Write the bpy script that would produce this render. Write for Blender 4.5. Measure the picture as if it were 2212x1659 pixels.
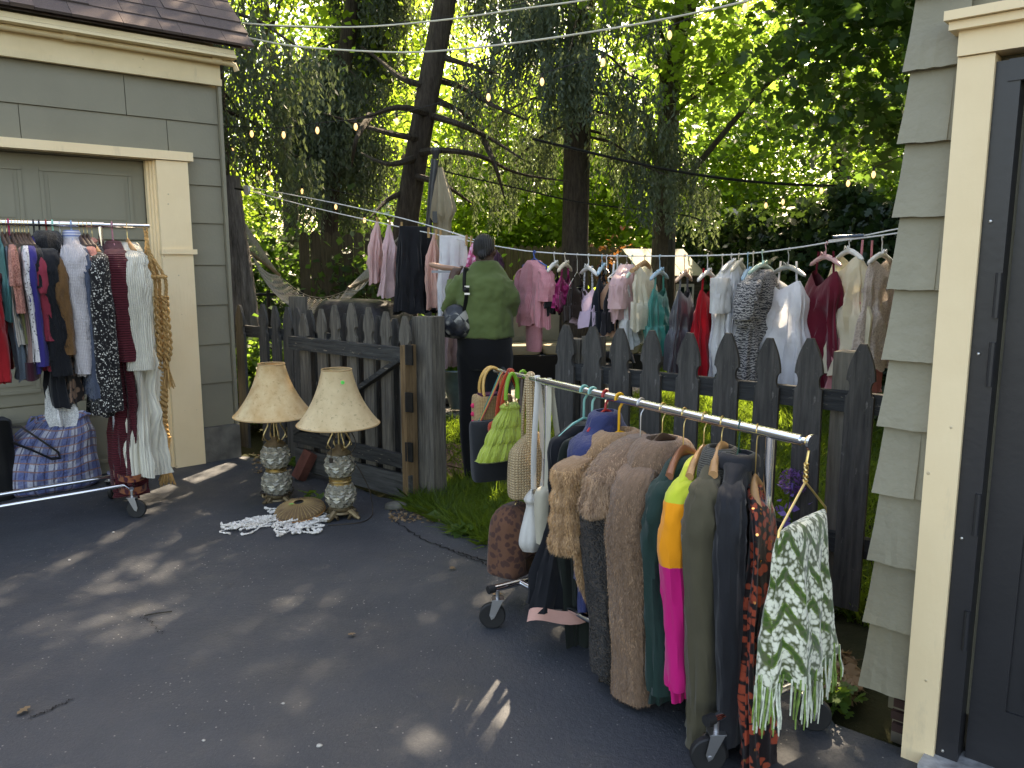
import bpy, bmesh, math, random
import numpy as np
from mathutils import Vector, Matrix, noise
random.seed(7); RNG = np.random.default_rng(11)
S = bpy.context.scene
for o in list(bpy.data.objects): bpy.data.objects.remove(o)
R = math.radians
# ------------------------------------------------------------------ camera
CAMH = 1.5; PITCH = R(8.88); CP, SP = math.cos(PITCH), math.sin(PITCH)
FO, CX, CY = 1728.0, 1106.0, 829.5          # focal length and centre in pixels of a 2212 x 1659 view of the photograph
cd = bpy.data.cameras.new('camera'); cam = bpy.data.objects.new('camera', cd); S.collection.objects.link(cam)
cd.sensor_width = 36; cd.lens = 36 * FO / 2212; cd.clip_end = 2000; cd.clip_start = .05
cam.location = (0, 0, CAMH); cam.rotation_euler = (R(90) - PITCH, 0, 0); S.camera = cam
# ------------------------------------------------------------------ light
SUN_AZ, SUN_EL = R(17), R(46)
wd = bpy.data.worlds.new('World'); S.world = wd; wd.use_nodes = True
nt = wd.node_tree; sky = nt.nodes.new('ShaderNodeTexSky'); sky.sky_type = 'NISHITA'; sky.sun_disc = False
sky.sun_elevation = SUN_EL; sky.sun_rotation = SUN_AZ; sky.air_density = 1.0; sky.dust_density = 2.5; sky.ozone_density = 1.0
nt.nodes['Background'].inputs[1].default_value = .13
nt.links.new(sky.outputs[0], nt.nodes['Background'].inputs[0])
sl = bpy.data.lights.new('sun', 'SUN'); sl.energy = 4.6; sl.angle = R(.53); sl.color = (1, .93, .82)
so = bpy.data.objects.new('sun', sl); S.collection.objects.link(so)
SUN = Vector((math.sin(SUN_AZ) * math.cos(SUN_EL), math.cos(SUN_AZ) * math.cos(SUN_EL), math.sin(SUN_EL)))
so.rotation_euler = SUN.to_track_quat('Z', 'Y').to_euler(); so.location = (6, 20, 30)
S.view_settings.view_transform = 'Standard'; S.view_settings.look = 'None'; S.view_settings.gamma = 1
S.view_settings.use_curve_mapping = False; S.view_settings.exposure = 2.45
S.view_settings.use_white_balance = True; S.view_settings.white_balance_temperature = 8500; S.view_settings.white_balance_tint = 12
S.render.engine = 'CYCLES'
S.cycles.use_denoising = True; S.cycles.max_bounces = 7; S.cycles.diffuse_bounces = 4; S.cycles.glossy_bounces = 3
S.cycles.transmission_bounces = 5; S.cycles.transparent_max_bounces = 6; S.cycles.sample_clamp_indirect = 6; S.cycles.caustics_reflective = False; S.cycles.caustics_refractive = False

# ------------------------------------------------------------------ pixels to places
def ray(u, v):
    a, b = (u - CX) / FO, (v - CY) / FO
    return Vector((a, CP - b * SP, -SP - b * CP))
EYE = Vector((0, 0, CAMH))
def G(u, v, z=0.0):
    d = ray(u, v); return EYE + d * ((z - CAMH) / d.z)
def atY(u, v, y):
    d = ray(u, v); return EYE + d * (y / d.y)
def onpl(u, v, p, n):
    d = ray(u, v); return EYE + d * ((p - EYE).dot(n) / d.dot(n))
def zrow(p, v):
    d = ray(CX, v); return CAMH + p.y * d.z / d.y
def pxm(p, z=1.0):                      # metres per view pixel at a place
    return (p.y * CP + (CAMH - z) * SP) / FO
def V(*a): return Vector(a)
Z = Vector((0, 0, 1))

# ------------------------------------------------------------------ mesh builder
class MB:
    def __init__(s): s.v = []; s.f = []; s.uv = []; s.smooth = True
    def add(s, vs, fs, uvs=None):
        n = len(s.v); s.v += [tuple(p) for p in vs]
        for i, f in enumerate(fs):
            s.f.append(tuple(n + k for k in f)); s.uv.append(uvs[i] if uvs else None)
        return s
    def box(s, c, d, m=None, bev=0):
        hx, hy, hz = d[0] / 2, d[1] / 2, d[2] / 2
        vs = [Vector((x, y, z)) for x in (-hx, hx) for y in (-hy, hy) for z in (-hz, hz)]
        fs = [(0, 1, 3, 2), (4, 6, 7, 5), (0, 4, 5, 1), (2, 3, 7, 6), (0, 2, 6, 4), (1, 5, 7, 3)]
        if m is not None: vs = [m @ p for p in vs]
        c = Vector(c); return s.add([p + c for p in vs], fs)
    def bar(s, a, b, w, t, up=Z):       # rectangular bar between two points
        a, b = Vector(a), Vector(b); d = (b - a); L = d.length; d.normalize()
        x = d.cross(up)
        if x.length < 1e-4: x = d.cross(Vector((1, 0, 0)))
        x.normalize(); y = x.cross(d).normalized()
        m = Matrix((x, y, d)).transposed()
        return s.box((a + b) / 2, (t, w, L), m)
    def prism(s, poly, o, ex, ez, ey, t):   # polygon in (ex,ez) from origin o, extruded by t along ey
        o = Vector(o); n = len(poly)
        a = [o + ex * p[0] + ez * p[1] for p in poly]; b = [p + ey * t for p in a]
        fs = [tuple(range(n)), tuple(range(2 * n - 1, n - 1, -1))] + [(i, n + i, n + (i + 1) % n, (i + 1) % n) for i in range(n)]
        s.add(a + b, fs); return s
    def rings(s, rs, cap0=True, cap1=True, closed=True):
        n = len(rs[0]); vs = [p for r in rs for p in r]; fs = []; uvs = []
        L = 0; tot = [0]
        for i in range(1, len(rs)):
            L += (Vector(rs[i][0]) - Vector(rs[i - 1][0])).length; tot.append(L)
        mid = rs[len(rs) // 2]; pu = [0]
        for j in range(n): pu.append(pu[-1] + (Vector(mid[(j + 1) % n]) - Vector(mid[j])).length)
        for i in range(len(rs) - 1):
            for j in range(n if closed else n - 1):
                k = (j + 1) % n
                fs.append((i * n + j, i * n + k, (i + 1) * n + k, (i + 1) * n + j))
                uvs.append(((pu[j], tot[i]), (pu[j + 1], tot[i]), (pu[j + 1], tot[i + 1]), (pu[j], tot[i + 1])))
        if cap0: fs.append(tuple(range(n - 1, -1, -1))); uvs.append(None)
        if cap1: m0 = (len(rs) - 1) * n; fs.append(tuple(range(m0, m0 + n))); uvs.append(None)
        return s.add(vs, fs, uvs)
    def tube(s, path, r, n=8, caps=True, flat=1.0):
        path = [Vector(p) for p in path]
        if not hasattr(r, '__len__'): r = [r] * len(path)
        rs = []; x = None
        for i, p in enumerate(path):
            d = (path[min(i + 1, len(path) - 1)] - path[max(i - 1, 0)]).normalized()
            if x is None:
                x = d.cross(Z)
                if x.length < 1e-3: x = Vector((1, 0, 0))
            x = (x - d * x.dot(d)); x.normalize(); y = d.cross(x)
            rs.append([p + x * (math.cos(2 * math.pi * j / n) * r[i]) + y * (math.sin(2 * math.pi * j / n) * r[i] * flat) for j in range(n)])
        return s.rings(rs, caps, caps)
    def lathe(s, prof, c=(0, 0, 0), n=24, m=None):
        c = Vector(c); rs = []
        for r, z in prof:
            ring = [Vector((r * math.cos(2 * math.pi * j / n), r * math.sin(2 * math.pi * j / n), z)) for j in range(n)]
            if m is not None: ring = [m @ p for p in ring]
            rs.append([p + c for p in ring])
        return s.rings(rs, prof[0][0] > 1e-5, prof[-1][0] > 1e-5)
    def ball(s, c, r, n=10, m=6, sx=1, sy=1, sz=1):
        return s.lathe([(r * math.sin(math.pi * i / m) + 1e-6, -r * sz * math.cos(math.pi * i / m)) for i in range(m + 1)], c, n)
    def mesh(s, name, smooth=True):
        me = bpy.data.meshes.new(name); me.from_pydata(s.v, [], s.f)
        if any(u is not None for u in s.uv):
            l = me.uv_layers.new(name='UVMap'); k = 0
            for f, u in zip(s.f, s.uv):
                for q in range(len(f)):
                    if u is not None: l.data[k].uv = u[q]
                    else: l.data[k].uv = (s.v[f[q]][0], s.v[f[q]][1])
                    k += 1
        if smooth:
            me.polygons.foreach_set('use_smooth', [True] * len(me.polygons))
            try: me.set_sharp_from_angle(angle=R(42))
            except Exception: pass
        return me
def link(name, me, mat, parent=None):
    o = bpy.data.objects.new(name, me); S.collection.objects.link(o)
    if mat is not None:
        ms = mat if isinstance(mat, (list, tuple)) else [mat]
        if len(me.materials) == 0:
            for q in ms: me.materials.append(q)
    if parent is not None: o.parent = parent
    return o
def obj(name, mb, mat, parent=None, smooth=True): return link(name, mb.mesh(name, smooth), mat, parent)
def tag(o, label=None, cat=None, group=None, kind=None):
    if label: o['label'] = label
    if cat: o['category'] = cat
    if group: o['group'] = group
    if kind: o['kind'] = kind
    return o
def thing(name, label, cat, loc=(0, 0, 0), rz=0, group=None):
    o = bpy.data.objects.new(name, None); o.empty_display_size = .1; S.collection.objects.link(o)
    o.location = loc; o.rotation_euler = (0, 0, rz); return tag(o, label, cat, group)
def struct(name, mb, mat, smooth=False): return tag(obj(name, mb, mat, None, smooth), kind='structure')
def np_mesh(name, verts, faces_n, uv=None):   # verts (k*n,3) grouped n per polygon
    n = faces_n; k = len(verts) // n
    me = bpy.data.meshes.new(name); me.vertices.add(len(verts)); me.vertices.foreach_set('co', np.asarray(verts, np.float32).ravel())
    me.loops.add(k * n); me.loops.foreach_set('vertex_index', np.arange(k * n, dtype=np.int32))
    me.polygons.add(k); me.polygons.foreach_set('loop_start', np.arange(0, k * n, n, dtype=np.int32)); me.polygons.foreach_set('loop_total', np.full(k, n, np.int32))
    me.update(calc_edges=True); return me
def catmull(pts, m):
    pts = [np.array(p, float) for p in pts]; n = len(pts); out = []
    for i in range(m):
        t = i / (m - 1) * (n - 1); k = min(int(t), n - 2); f = t - k
        p0, p1, p2, p3 = pts[max(k - 1, 0)], pts[k], pts[k + 1], pts[min(k + 2, n - 1)]
        out.append(.5 * (2 * p1 + (p2 - p0) * f + (2 * p0 - 5 * p1 + 4 * p2 - p3) * f * f + (3 * p1 - p0 - 3 * p2 + p3) * f ** 3))
    return out

# ------------------------------------------------------------------ materials
_mc = {}
class N:
    def __init__(s, name):
        s.m = bpy.data.materials.new(name); s.m.use_nodes = True; s.t = s.m.node_tree; s.b = s.t.nodes['Principled BSDF']; s.out = s.t.nodes['Material Output']
        s.tc = s.t.nodes.new('ShaderNodeTexCoord')
    def n(s, typ, **kw):
        x = s.t.nodes.new('ShaderNode' + typ)
        for k, v in kw.items():
            if k.startswith('i_'): x.inputs[k[2:].replace('_', ' ')].default_value = v
            else: setattr(x, k, v)
        return x
    def l(s, a, b): s.t.links.new(a, b)
    def co(s, which='Object', scale=(1, 1, 1), rot=(0, 0, 0)):
        mp = s.n('Mapping'); mp.inputs['Scale'].default_value = scale; mp.inputs['Rotation'].default_value = rot
        s.l(s.tc.outputs[which], mp.inputs[0]); return mp.outputs[0]
    def noise(s, co, scale=5, detail=4, rough=.55):
        x = s.n('TexNoise'); x.inputs['Scale'].default_value = scale; x.inputs['Detail'].default_value = detail; x.inputs['Roughness'].default_value = rough
        s.l(co, x.inputs['Vector']); return x.outputs['Fac']
    def ramp(s, fac, stops):
        x = s.n('ValToRGB'); e = x.color_ramp.elements
        while len(e) < len(stops): e.new(.5)
        for q, (p, c) in zip(e, stops): q.position = p; q.color = (*c, 1) if len(c) == 3 else c
        s.l(fac, x.inputs[0]); return x.outputs[0]
    def mix(s, fac, a, b, mode='MIX'):
        x = s.n('Mix', data_type='RGBA', blend_type=mode)
        for val, i in ((fac, 0), (a, 6), (b, 7)):
            if hasattr(val, 'links'): s.l(val, x.inputs[i])
            elif i == 0: x.inputs[0].default_value = val
            else: x.inputs[i].default_value = (*val, 1)
        return x.outputs[2]
    def math(s, op, a, b=None):
        x = s.n('Math', operation=op)
        for i, val in enumerate((a, b)):
            if val is None: continue
            if hasattr(val, 'links'): s.l(val, x.inputs[i])
            else: x.inputs[i].default_value = val
        return x.outputs[0]
    def bump(s, h, strength=.3, dist=.01):
        x = s.n('Bump'); x.inputs['Strength'].default_value = strength; x.inputs['Distance'].default_value = dist
        s.l(h, x.inputs['Height'])
        if s.b.inputs['Normal'].is_linked: s.l(s.b.inputs['Normal'].links[0].from_socket, x.inputs['Normal'])
        s.l(x.outputs[0], s.b.inputs['Normal']); return x.outputs[0]
    def col(s, c):
        if hasattr(c, 'links'): s.l(c, s.b.inputs['Base Color'])
        else: s.b.inputs['Base Color'].default_value = (*c, 1)
    def set(s, rough=.8, metal=0, spec=.3, sheen=0):
        s.b.inputs['Roughness'].default_value = rough; s.b.inputs['Metallic'].default_value = metal; s.b.inputs['Specular IOR Level'].default_value = spec
        s.b.inputs['Sheen Weight'].default_value = sheen
    def translucent(s, colr, fac):
        tr = s.n('BsdfTranslucent'); mx = s.n('MixShader'); mx.inputs[0].default_value = fac
        if hasattr(colr, 'links'): s.l(colr, tr.inputs[0])
        else: tr.inputs[0].default_value = (*colr, 1)
        s.l(s.b.outputs[0], mx.inputs[1]); s.l(tr.outputs[0], mx.inputs[2]); s.l(mx.outputs[0], s.out.inputs[0])
def mul(c, k): return tuple(min(1, x * k) for x in c)
def plain(name, c, rough=.75, metal=0, spec=.3, var=.15, vs=6, bump=0, bs=60, co='Object', trans=0, bd=.004):
    """painted / plastic / metal / wood-like plain surface with a little colour variation and fine relief"""
    key = ('plain', name)
    if key in _mc: return _mc[key]
    m = N(name); v = m.co(co); f = m.noise(v, vs, 5)
    m.col(m.ramp(f, [(.3, mul(c, 1 - var)), (.7, mul(c, 1 + var))])); m.set(rough, metal, spec)
    if bump: m.bump(m.noise(v, bs, 3), bump, bd)
    if trans: m.translucent(c, trans)
    _mc[key] = m.m; return m.m
def fabric(name, c, kind='plain', c2=None, rough=.9, trans=.0, scale=1.0, sheen=.15):
    """cloth: UV is in metres round the garment and down it"""
    key = ('fab', name)
    if key in _mc: return _mc[key]
    m = N(name); uv = m.co('UV'); ob = m.co('Object'); m.set(rough, 0, .2, sheen)
    f = m.noise(ob, 7, 4); base = m.ramp(f, [(.3, mul(c, .86)), (.7, mul(c, 1.1))]); colr = base
    def wave(co, sc, dirn='X', dist=0, prof='SIN'):
        w = m.n('TexWave', wave_type='BANDS', bands_direction=dirn, wave_profile=prof); w.inputs['Scale'].default_value = sc; w.inputs['Distortion'].default_value = dist; w.inputs['Detail'].default_value = 1
        m.l(co, w.inputs[0]); return w.outputs['Fac']
    if kind == 'plain':
        m.bump(m.noise(m.co('UV', (1, .35, 1)), 14, 4), .5, .012); m.bump(m.noise(uv, 500 * scale, 2), .15, .001)
    elif kind == 'satin':
        m.set(.38, 0, .5, .3); m.bump(m.noise(m.co('UV', (1, .3, 1)), 16, 4), .7, .012)
    elif kind == 'pleat':
        m.set(.42, 0, .5, .2); m.bump(m.noise(m.co('UV', (1, .18, 1)), 42, 4, .6), 1, .03); m.bump(m.noise(m.co('UV', (1, .5, 1)), 120, 3), .4, .006)
    elif kind == 'crinkle':
        m.set(.6, 0, .4, .2); m.bump(m.noise(uv, 38, 6, .7), .8, .008)
    elif kind == 'knit':      # waffle stitch
        h = m.math('MULTIPLY', wave(uv, 22 * scale, 'X'), wave(uv, 26 * scale, 'Y')); m.bump(h, .9, .008)
        colr = m.mix(m.ramp(h, [(.0, (0, 0, 0)), (.35, (1, 1, 1))]), c2 or mul(c, .35), base)
    elif kind == 'hrib':
        h = wave(uv, 14 * scale, 'Y', .6); m.bump(h, .7, .006); colr = m.mix(h, mul(c, .5), base); m.bump(m.noise(uv, 220, 3), .4, .002)
    elif kind == 'rib':
        h = wave(uv, 8 * scale, 'X', .4); m.bump(h, .8, .006); colr = m.mix(h, c2 or mul(c, .6), base); m.bump(m.noise(uv, 160, 4, .7), .8, .004)
    elif kind == 'lace':
        vo = m.n('TexVoronoi', feature='DISTANCE_TO_EDGE'); vo.inputs['Scale'].default_value = 70 * scale; m.l(uv, vo.inputs['Vector'])
        h = m.ramp(vo.outputs['Distance'], [(.03, (1, 1, 1)), (.2, (0, 0, 0))]); m.bump(h, .8, .004)
        colr = m.mix(h, c2 or mul(c, .45), base)
    elif kind == 'tweed':
        vo = m.n('TexVoronoi'); vo.inputs['Scale'].default_value = 85 * scale; m.l(uv, vo.inputs['Vector'])
        sp = m.math('MULTIPLY', m.ramp(vo.outputs['Distance'], [(.28, (1, 1, 1)), (.42, (0, 0, 0))]), m.ramp(m.noise(uv, 60, 2), [(.45, (0, 0, 0)), (.55, (1, 1, 1))]))
        colr = m.mix(sp, base, c2 or (.8, .75, .65)); m.bump(sp, .5, .003)
    elif kind == 'fuzz':
        m.set(.95, 0, .1, .25); m.bump(m.noise(m.co('UV', (1, .25, 1)), 120 * scale, 4, .7), .9, .006); m.bump(m.noise(uv, 16, 3), .5, .015)
        f2 = m.noise(m.co('UV', (1, .3, 1)), 60, 4, .7); colr = m.mix(f2, mul(c, .6), c2 or mul(c, 1.25))
    elif kind == 'curl':      # tight lamb curl
        f2 = m.noise(m.co('UV', (1, .55, 1)), 75, 3, .6)
        w = m.n('TexWave', wave_type='RINGS'); w.inputs['Scale'].default_value = 14; w.inputs['Distortion'].default_value = 14; w.inputs['Detail'].default_value = 3; w.inputs['Detail Scale'].default_value = 3
        m.l(uv, w.inputs[0]); h = w.outputs['Fac']; m.bump(h, 1, .01); m.set(.45, 0, .5, .1)
        colr = m.mix(m.ramp(h, [(.55, (0, 0, 0)), (.9, (1, 1, 1))]), c, c2 or mul(c, 4))
    elif kind == 'print':     # blotchy printed pattern
        vo = m.n('TexVoronoi', feature='F1'); vo.inputs['Scale'].default_value = 26 * scale; m.l(m.mix(.04, uv, m.noise(uv, 12, 3)), vo.inputs['Vector'])
        colr = m.mix(m.ramp(vo.outputs['Distance'], [(.40, (1, 1, 1)), (.52, (0, 0, 0))]), base, c2); m.bump(m.noise(m.co('UV', (1, .35, 1)), 14, 4), .5, .012)
    elif kind == 'paisley':
        w = m.n('TexWave', wave_type='RINGS'); w.inputs['Scale'].default_value = 9 * scale; w.inputs['Distortion'].default_value = 9; w.inputs['Detail'].default_value = 3; w.inputs['Detail Scale'].default_value = 2.2
        m.l(uv, w.inputs[0]); h = w.outputs['Fac']; colr = m.mix(m.ramp(h, [(.35, (0, 0, 0)), (.6, (1, 1, 1))]), base, c2); m.bump(h, .3, .003)
    elif kind == 'check':     # seersucker
        h = m.math('MULTIPLY', wave(uv, 40 * scale, 'X'), wave(uv, 40 * scale, 'Y')); colr = m.mix(h, base, c2 or mul(c, 1.5)); m.bump(m.noise(uv, 150, 3), .8, .004)
    elif kind == 'plaid':
        w1 = m.ramp(wave(uv, 3.1 * scale, 'X'), [(.35, (0, 0, 0)), (.5, (1, 1, 1))]); w2 = m.ramp(wave(uv, 3.1 * scale, 'Y'), [(.35, (0, 0, 0)), (.5, (1, 1, 1))])
        w3 = m.ramp(wave(uv, 6.3 * scale, 'X'), [(.9, (0, 0, 0)), (.97, (1, 1, 1))]); w4 = m.ramp(wave(uv, 6.3 * scale, 'Y'), [(.9, (0, 0, 0)), (.97, (1, 1, 1))])
        colr = m.mix(m.math('MULTIPLY', w1, .75), (.46, .47, .56), (.07, .11, .30)); colr = m.mix(m.math('MULTIPLY', w2, .62), colr, (.06, .10, .30))
        colr = m.mix(m.math('MULTIPLY', w3, .8), colr, (.05, .04, .10)); colr = m.mix(m.math('MULTIPLY', w4, .8), colr, (.30, .14, .10))
        m.set(.42, 0, .5); m.bump(m.noise(ob, 9, 5, .65), 1, .05)
    elif kind == 'stripe':
        h = m.ramp(wave(uv, 9 * scale, 'Y'), [(.45, (0, 0, 0)), (.55, (1, 1, 1))]); colr = m.mix(h, base, c2)
    m.col(colr)
    if trans: m.translucent(colr if hasattr(colr, 'links') else c, trans)
    _mc[key] = m.m; return m.m
def wood(name, c, c2, rough=.8, sc=1, axis=2, flake=None):
    key = ('wood', name)
    if key in _mc: return _mc[key]
    m = N(name); s = [9 * sc] * 3; s[axis] = .7 * sc
    v = m.co('Object', tuple(s)); oi = m.n('ObjectInfo'); ad = m.n('VectorMath', operation='ADD'); m.l(v, ad.inputs[0])
    cb = m.n('CombineXYZ'); rr = m.math('MULTIPLY', oi.outputs['Random'], 40); m.l(rr, cb.inputs[0]); m.l(rr, cb.inputs[1]); m.l(cb.outputs[0], ad.inputs[1]); v = ad.outputs[0]
    f = m.noise(v, 5, 7, .65); colr = m.ramp(f, [(.28, c), (.72, c2)])
    colr = m.mix(m.ramp(oi.outputs['Random'], [(0, (.18,) * 3), (1, (0, 0, 0))]), colr, mul(c, .5))
    m.set(rough, 0, .25); m.bump(f, .9, .008)
    if flake:
        ff = m.noise(m.co('Object', tuple(3 if i != axis else .9 for i in range(3))), 16, 8, .75)
        k = m.ramp(ff, [(.6, (0, 0, 0)), (.66, (1, 1, 1))]); colr = m.mix(k, colr, flake); m.bump(k, .4, .004)
    m.col(colr); _mc[key] = m.m; return m.m
def leafmat(name, c, c2, tc, tf=.5, rough=.5):
    key = ('leaf', name)
    if key in _mc: return _mc[key]
    m = N(name); gi = m.n('NewGeometry'); f = m.noise(m.co('Object'), 1.3, 3)
    r = gi.outputs['Random Per Island']; colr = m.mix(r, c, c2); colr = m.mix(m.math('MULTIPLY', f, .5), colr, mul(c, .5))
    m.col(colr); m.set(rough, 0, .35); m.translucent(m.mix(r, tc, mul(tc, .62)), tf); _mc[key] = m.m; return m.m
CHROME = plain('chrome', (.78, .79, .82), .12, 1, .5, .02)
STEEL = plain('zinc', (.55, .55, .56), .35, 1, .5, .08)
BRASS = plain('brass', (.44, .33, .16), .36, 1, .5, .15, 30, .2, 90)
GOLDWIRE = plain('gold wire', (.72, .52, .22), .28, 1, .5, .1)
RUBBER = plain('black rubber', (.015, .015, .016), .55, 0, .4, .1)
def trimm(name, a, b):
    m = N(name); ob = m.co('Object'); m.set(.55, 0, .35); c = m.ramp(m.noise(ob, 2.5, 5), [(.3, a), (.7, b)])
    c = m.mix(m.ramp(m.noise(m.co('Object', (1, 1, .25)), 9, 6, .7), [(.60, (0, 0, 0)), (.78, (.45, .45, .45))]), c, (.42, .35, .25))
    vo = m.n('TexVoronoi'); vo.inputs['Scale'].default_value = 11; m.l(ob, vo.inputs['Vector']); k = m.ramp(vo.outputs['Distance'], [(.035, (1, 1, 1)), (.06, (0, 0, 0))]); c = m.mix(m.math('MULTIPLY', k, .5), c, (.30, .25, .18)); m.col(c)
    m.bump(m.noise(m.co('Object', (1, 1, .15)), 60, 4), .35, .003); m.bump(m.noise(ob, 12, 4), .3, .006); m.bump(k, .6, .004); return m.m
CREAM = trimm('cream house trim', (.86, .66, .40), (.94, .745, .475)); CREAMG = trimm('aged eave-shade garage trim', (.66, .52, .30), (.78, .63, .39))  # garage trim colour darkened for grime and for the shade under the eave
SAGE = plain('sage paint', (.245, .225, .165), .62, 0, .3, .07, 2.5, .35, 50)
# ================================================================== the ground
def asphalt():
    m = N('sealed asphalt'); ob = m.co('Object'); m.set(.62, 0, .45)
    big = m.noise(ob, 1.1, 5, .6); fine = m.noise(ob, 160, 3, .7)
    c = m.ramp(big, [(.3, (.026, .030, .038)), (.62, (.044, .049, .058)), (.8, (.066, .069, .074))])
    c = m.mix(m.ramp(m.noise(ob, 110, 4, .8), [(.45, (0, 0, 0)), (.66, (.5, .5, .5))]), c, (.075, .078, .084))
    c = m.mix(m.ramp(m.noise(ob, 2.6, 6, .7), [(.56, (0, 0, 0)), (.75, (.55, .55, .55))]), c, (.070, .066, .060))
    vo = m.n('TexVoronoi'); vo.inputs['Scale'].default_value = 46; m.l(ob, vo.inputs['Vector'])
    sep = m.n('SeparateColor'); m.l(vo.outputs['Color'], sep.inputs[0])
    pick = m.math('MULTIPLY', m.ramp(vo.outputs['Distance'], [(.09, (1, 1, 1)), (.17, (0, 0, 0))]), m.math('GREATER_THAN', sep.outputs[0], .70))
    dens = m.ramp(m.noise(ob, 1.7, 3), [(.38, (.15, .15, .15)), (.6, (1, 1, 1))])
    c = m.mix(m.math('MULTIPLY', pick, dens), c, (.36, .34, .31))
    m.col(c); m.bump(fine, .55, .004); m.bump(m.noise(ob, 45, 4, .6), .5, .008); m.bump(pick, .3, .003)
    rr = m.ramp(m.noise(ob, 3, 4), [(.3, (.5, .5, .5)), (.7, (.78, .78, .78))]); m.l(rr, m.b.inputs['Roughness'])
    return m.m
def soil():
    m = N('lawn soil'); ob = m.co('Object'); m.set(.95, 0, .1)
    m.col(m.mix(m.noise(ob, 6, 6, .7), (.020, .028, .010), (.055, .050, .028))); m.bump(m.noise(ob, 30, 5, .7), .8, .03); return m.m
ASPH = asphalt()
# fence line, garage corner and house corner come first: they set the edges of the drive
F1 = G(523, 972); F2 = G(935, 1085); FD = (F2 - F1).normalized(); FN = V(FD.y, -FD.x, 0)      # FN points to the drive side
if FN.y > 0: FN = -FN
def FP(u, v, off=0.0): return onpl(u, v, F1 + FN * off, FN)      # place in the fence plane
GC = G(511, 986); A1 = R(49.4); R1 = V(math.sin(A1), math.cos(A1), 0); N1 = V(math.cos(A1), -math.sin(A1), 0)
HC = V(1.14, 2.36, 0); A2 = R(48.2); R2 = V(-math.sin(A2), math.cos(A2), 0); N2 = V(-math.cos(A2), -math.sin(A2), 0)
edge = [G(511, 984), G(640, 1008), G(790, 1060), G(893, 1100), G(945, 1108), G(985, 1140), G(1018, 1156), G(1060, 1172), G(1120, 1196), G(1200, 1225), G(1330, 1275), G(1520, 1360), G(1700, 1450), HC + R2 * .1 + N2 * .02]
def frac(pts, amp, k):
    r = random.Random(5); out = []
    for a, b in zip(pts, pts[1:]):
        for i in range(k):
            p = a.lerp(b, i / k); out.append(V(p.x + r.uniform(-amp, amp), p.y + r.uniform(-amp, amp), p.z))
    return out + [pts[-1]]
ed = frac(edge, .018, 6)
mb = MB(); mb.add([(-300, -300, -.05), (300, -300, -.05), (300, 500, -.05), (-300, 500, -.05)], [(0, 1, 2, 3)]); struct('ground', mb, soil())
mb = MB(); poly = [GC - R1 * 9 - N1 * .5, GC - N1 * .3] + ed + [HC - N2 * .1 - R2 * 4, V(4, -14, 0), V(-14, -14, 0)]
top = [V(p.x, p.y, 0) for p in poly]; bot = [V(p.x, p.y, -.06) for p in poly]; n = len(poly)
mb.add(top + bot, [tuple(range(n - 1, -1, -1))] + [(i, (i + 1) % n, n + (i + 1) % n, n + i) for i in range(n)])
drive = struct('driveway', mb, ASPH)
# cracks in the drive, laid on as thin dark strips
DARK = plain('dark crack strip', (.008, .008, .008), .9)
def crack(pts, w, seed):
    r = random.Random(seed); c = catmull([(*p[:2], 0) for p in pts], 46); m = MB(); L = []; Rr = []
    for i, p in enumerate(c):
        d = Vector(c[min(i + 1, 45)]) - Vector(c[max(i - 1, 0)]); d.normalize(); s = V(-d.y, d.x, 0)
        q = Vector(p) + s * r.uniform(-.012, .012) + Z * .004; ww = w * r.uniform(.25, 1.2) * min(1, i / 5, (45 - i) / 5) + .0004
        L.append(q + s * ww); Rr.append(q - s * ww)
    m.add(L + Rr, [(i, i + 1, 46 + i + 1, 46 + i) for i in range(45)]); obj('crack', m, DARK, drive, False)
crack([G(850, 1125), G(905, 1160), G(960, 1185), G(1010, 1200), G(1065, 1220)], .006, 1)
crack([G(980, 1197), G(1030, 1212), G(1060, 1228), G(1085, 1250)], .004, 2)
crack([G(60, 1555), G(110, 1535), G(160, 1510)], .004, 3)
crack([G(300, 1330), G(330, 1350), G(352, 1372)], .002, 4)
# gravel patio and brick path
def gravelmat():
    m = N('gravel'); ob = m.co('Object'); vo = m.n('TexVoronoi'); vo.inputs['Scale'].default_value = 34; m.l(ob, vo.inputs['Vector'])
    m.col(m.mix(vo.outputs['Distance'], m.mix(.5, vo.outputs['Color'], (.36, .33, .29)), (.06, .05, .045))); m.col(m.ramp(vo.outputs['Distance'], [(.1, (.34, .32, .29)), (.6, (.07, .065, .06))]))
    m.bump(vo.outputs['Distance'], -1, .03); m.set(.9); return m.m
pa = [V(-.6, 7.6, 0), V(.9, 7.9, 0), V(1.9, 9.6, 0), V(1.7, 11.6, 0), V(-2.4, 11.8, 0), V(-2.2, 8.2, 0)]
mb = MB(); mb.add([V(p.x, p.y, -.03) for p in pa], [tuple(range(len(pa)))]); struct('patio', mb, gravelmat())
PAVER = plain('red paver', (.14, .085, .07), .85, 0, .2, .35, 5, .6, 60)
pth = tag(obj('path', MB().add([V(-.75, 5.0, -.035), V(.5, 4.35, -.035), V(.9, 5.6, -.035), V(-.4, 6.3, -.035)], [(0, 1, 2, 3)]), soil(), None, False), kind='structure')
r = random.Random(3); pb = MB().box((0, 0, 0), (.205, .1, .05)).mesh('paver', False)
pc = G(985, 1005)
for i in range(-3, 4):
    for j in range(-2, 9):
        p = pc + FD * (i * .215 + (.1 if j % 2 else 0)) - FN * (j * .108)
        if (p - F1).dot(FN) > .02 or abs((p - pc).dot(FD)) > .5: continue
        o = link('paver', pb, PAVER, pth); o.location = (p.x, p.y, -.022 + r.uniform(-.004, .004)); o.rotation_euler = (r.uniform(-.02, .02), r.uniform(-.02, .02), math.atan2(FD.y, FD.x) + r.uniform(-.03, .03))

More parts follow.
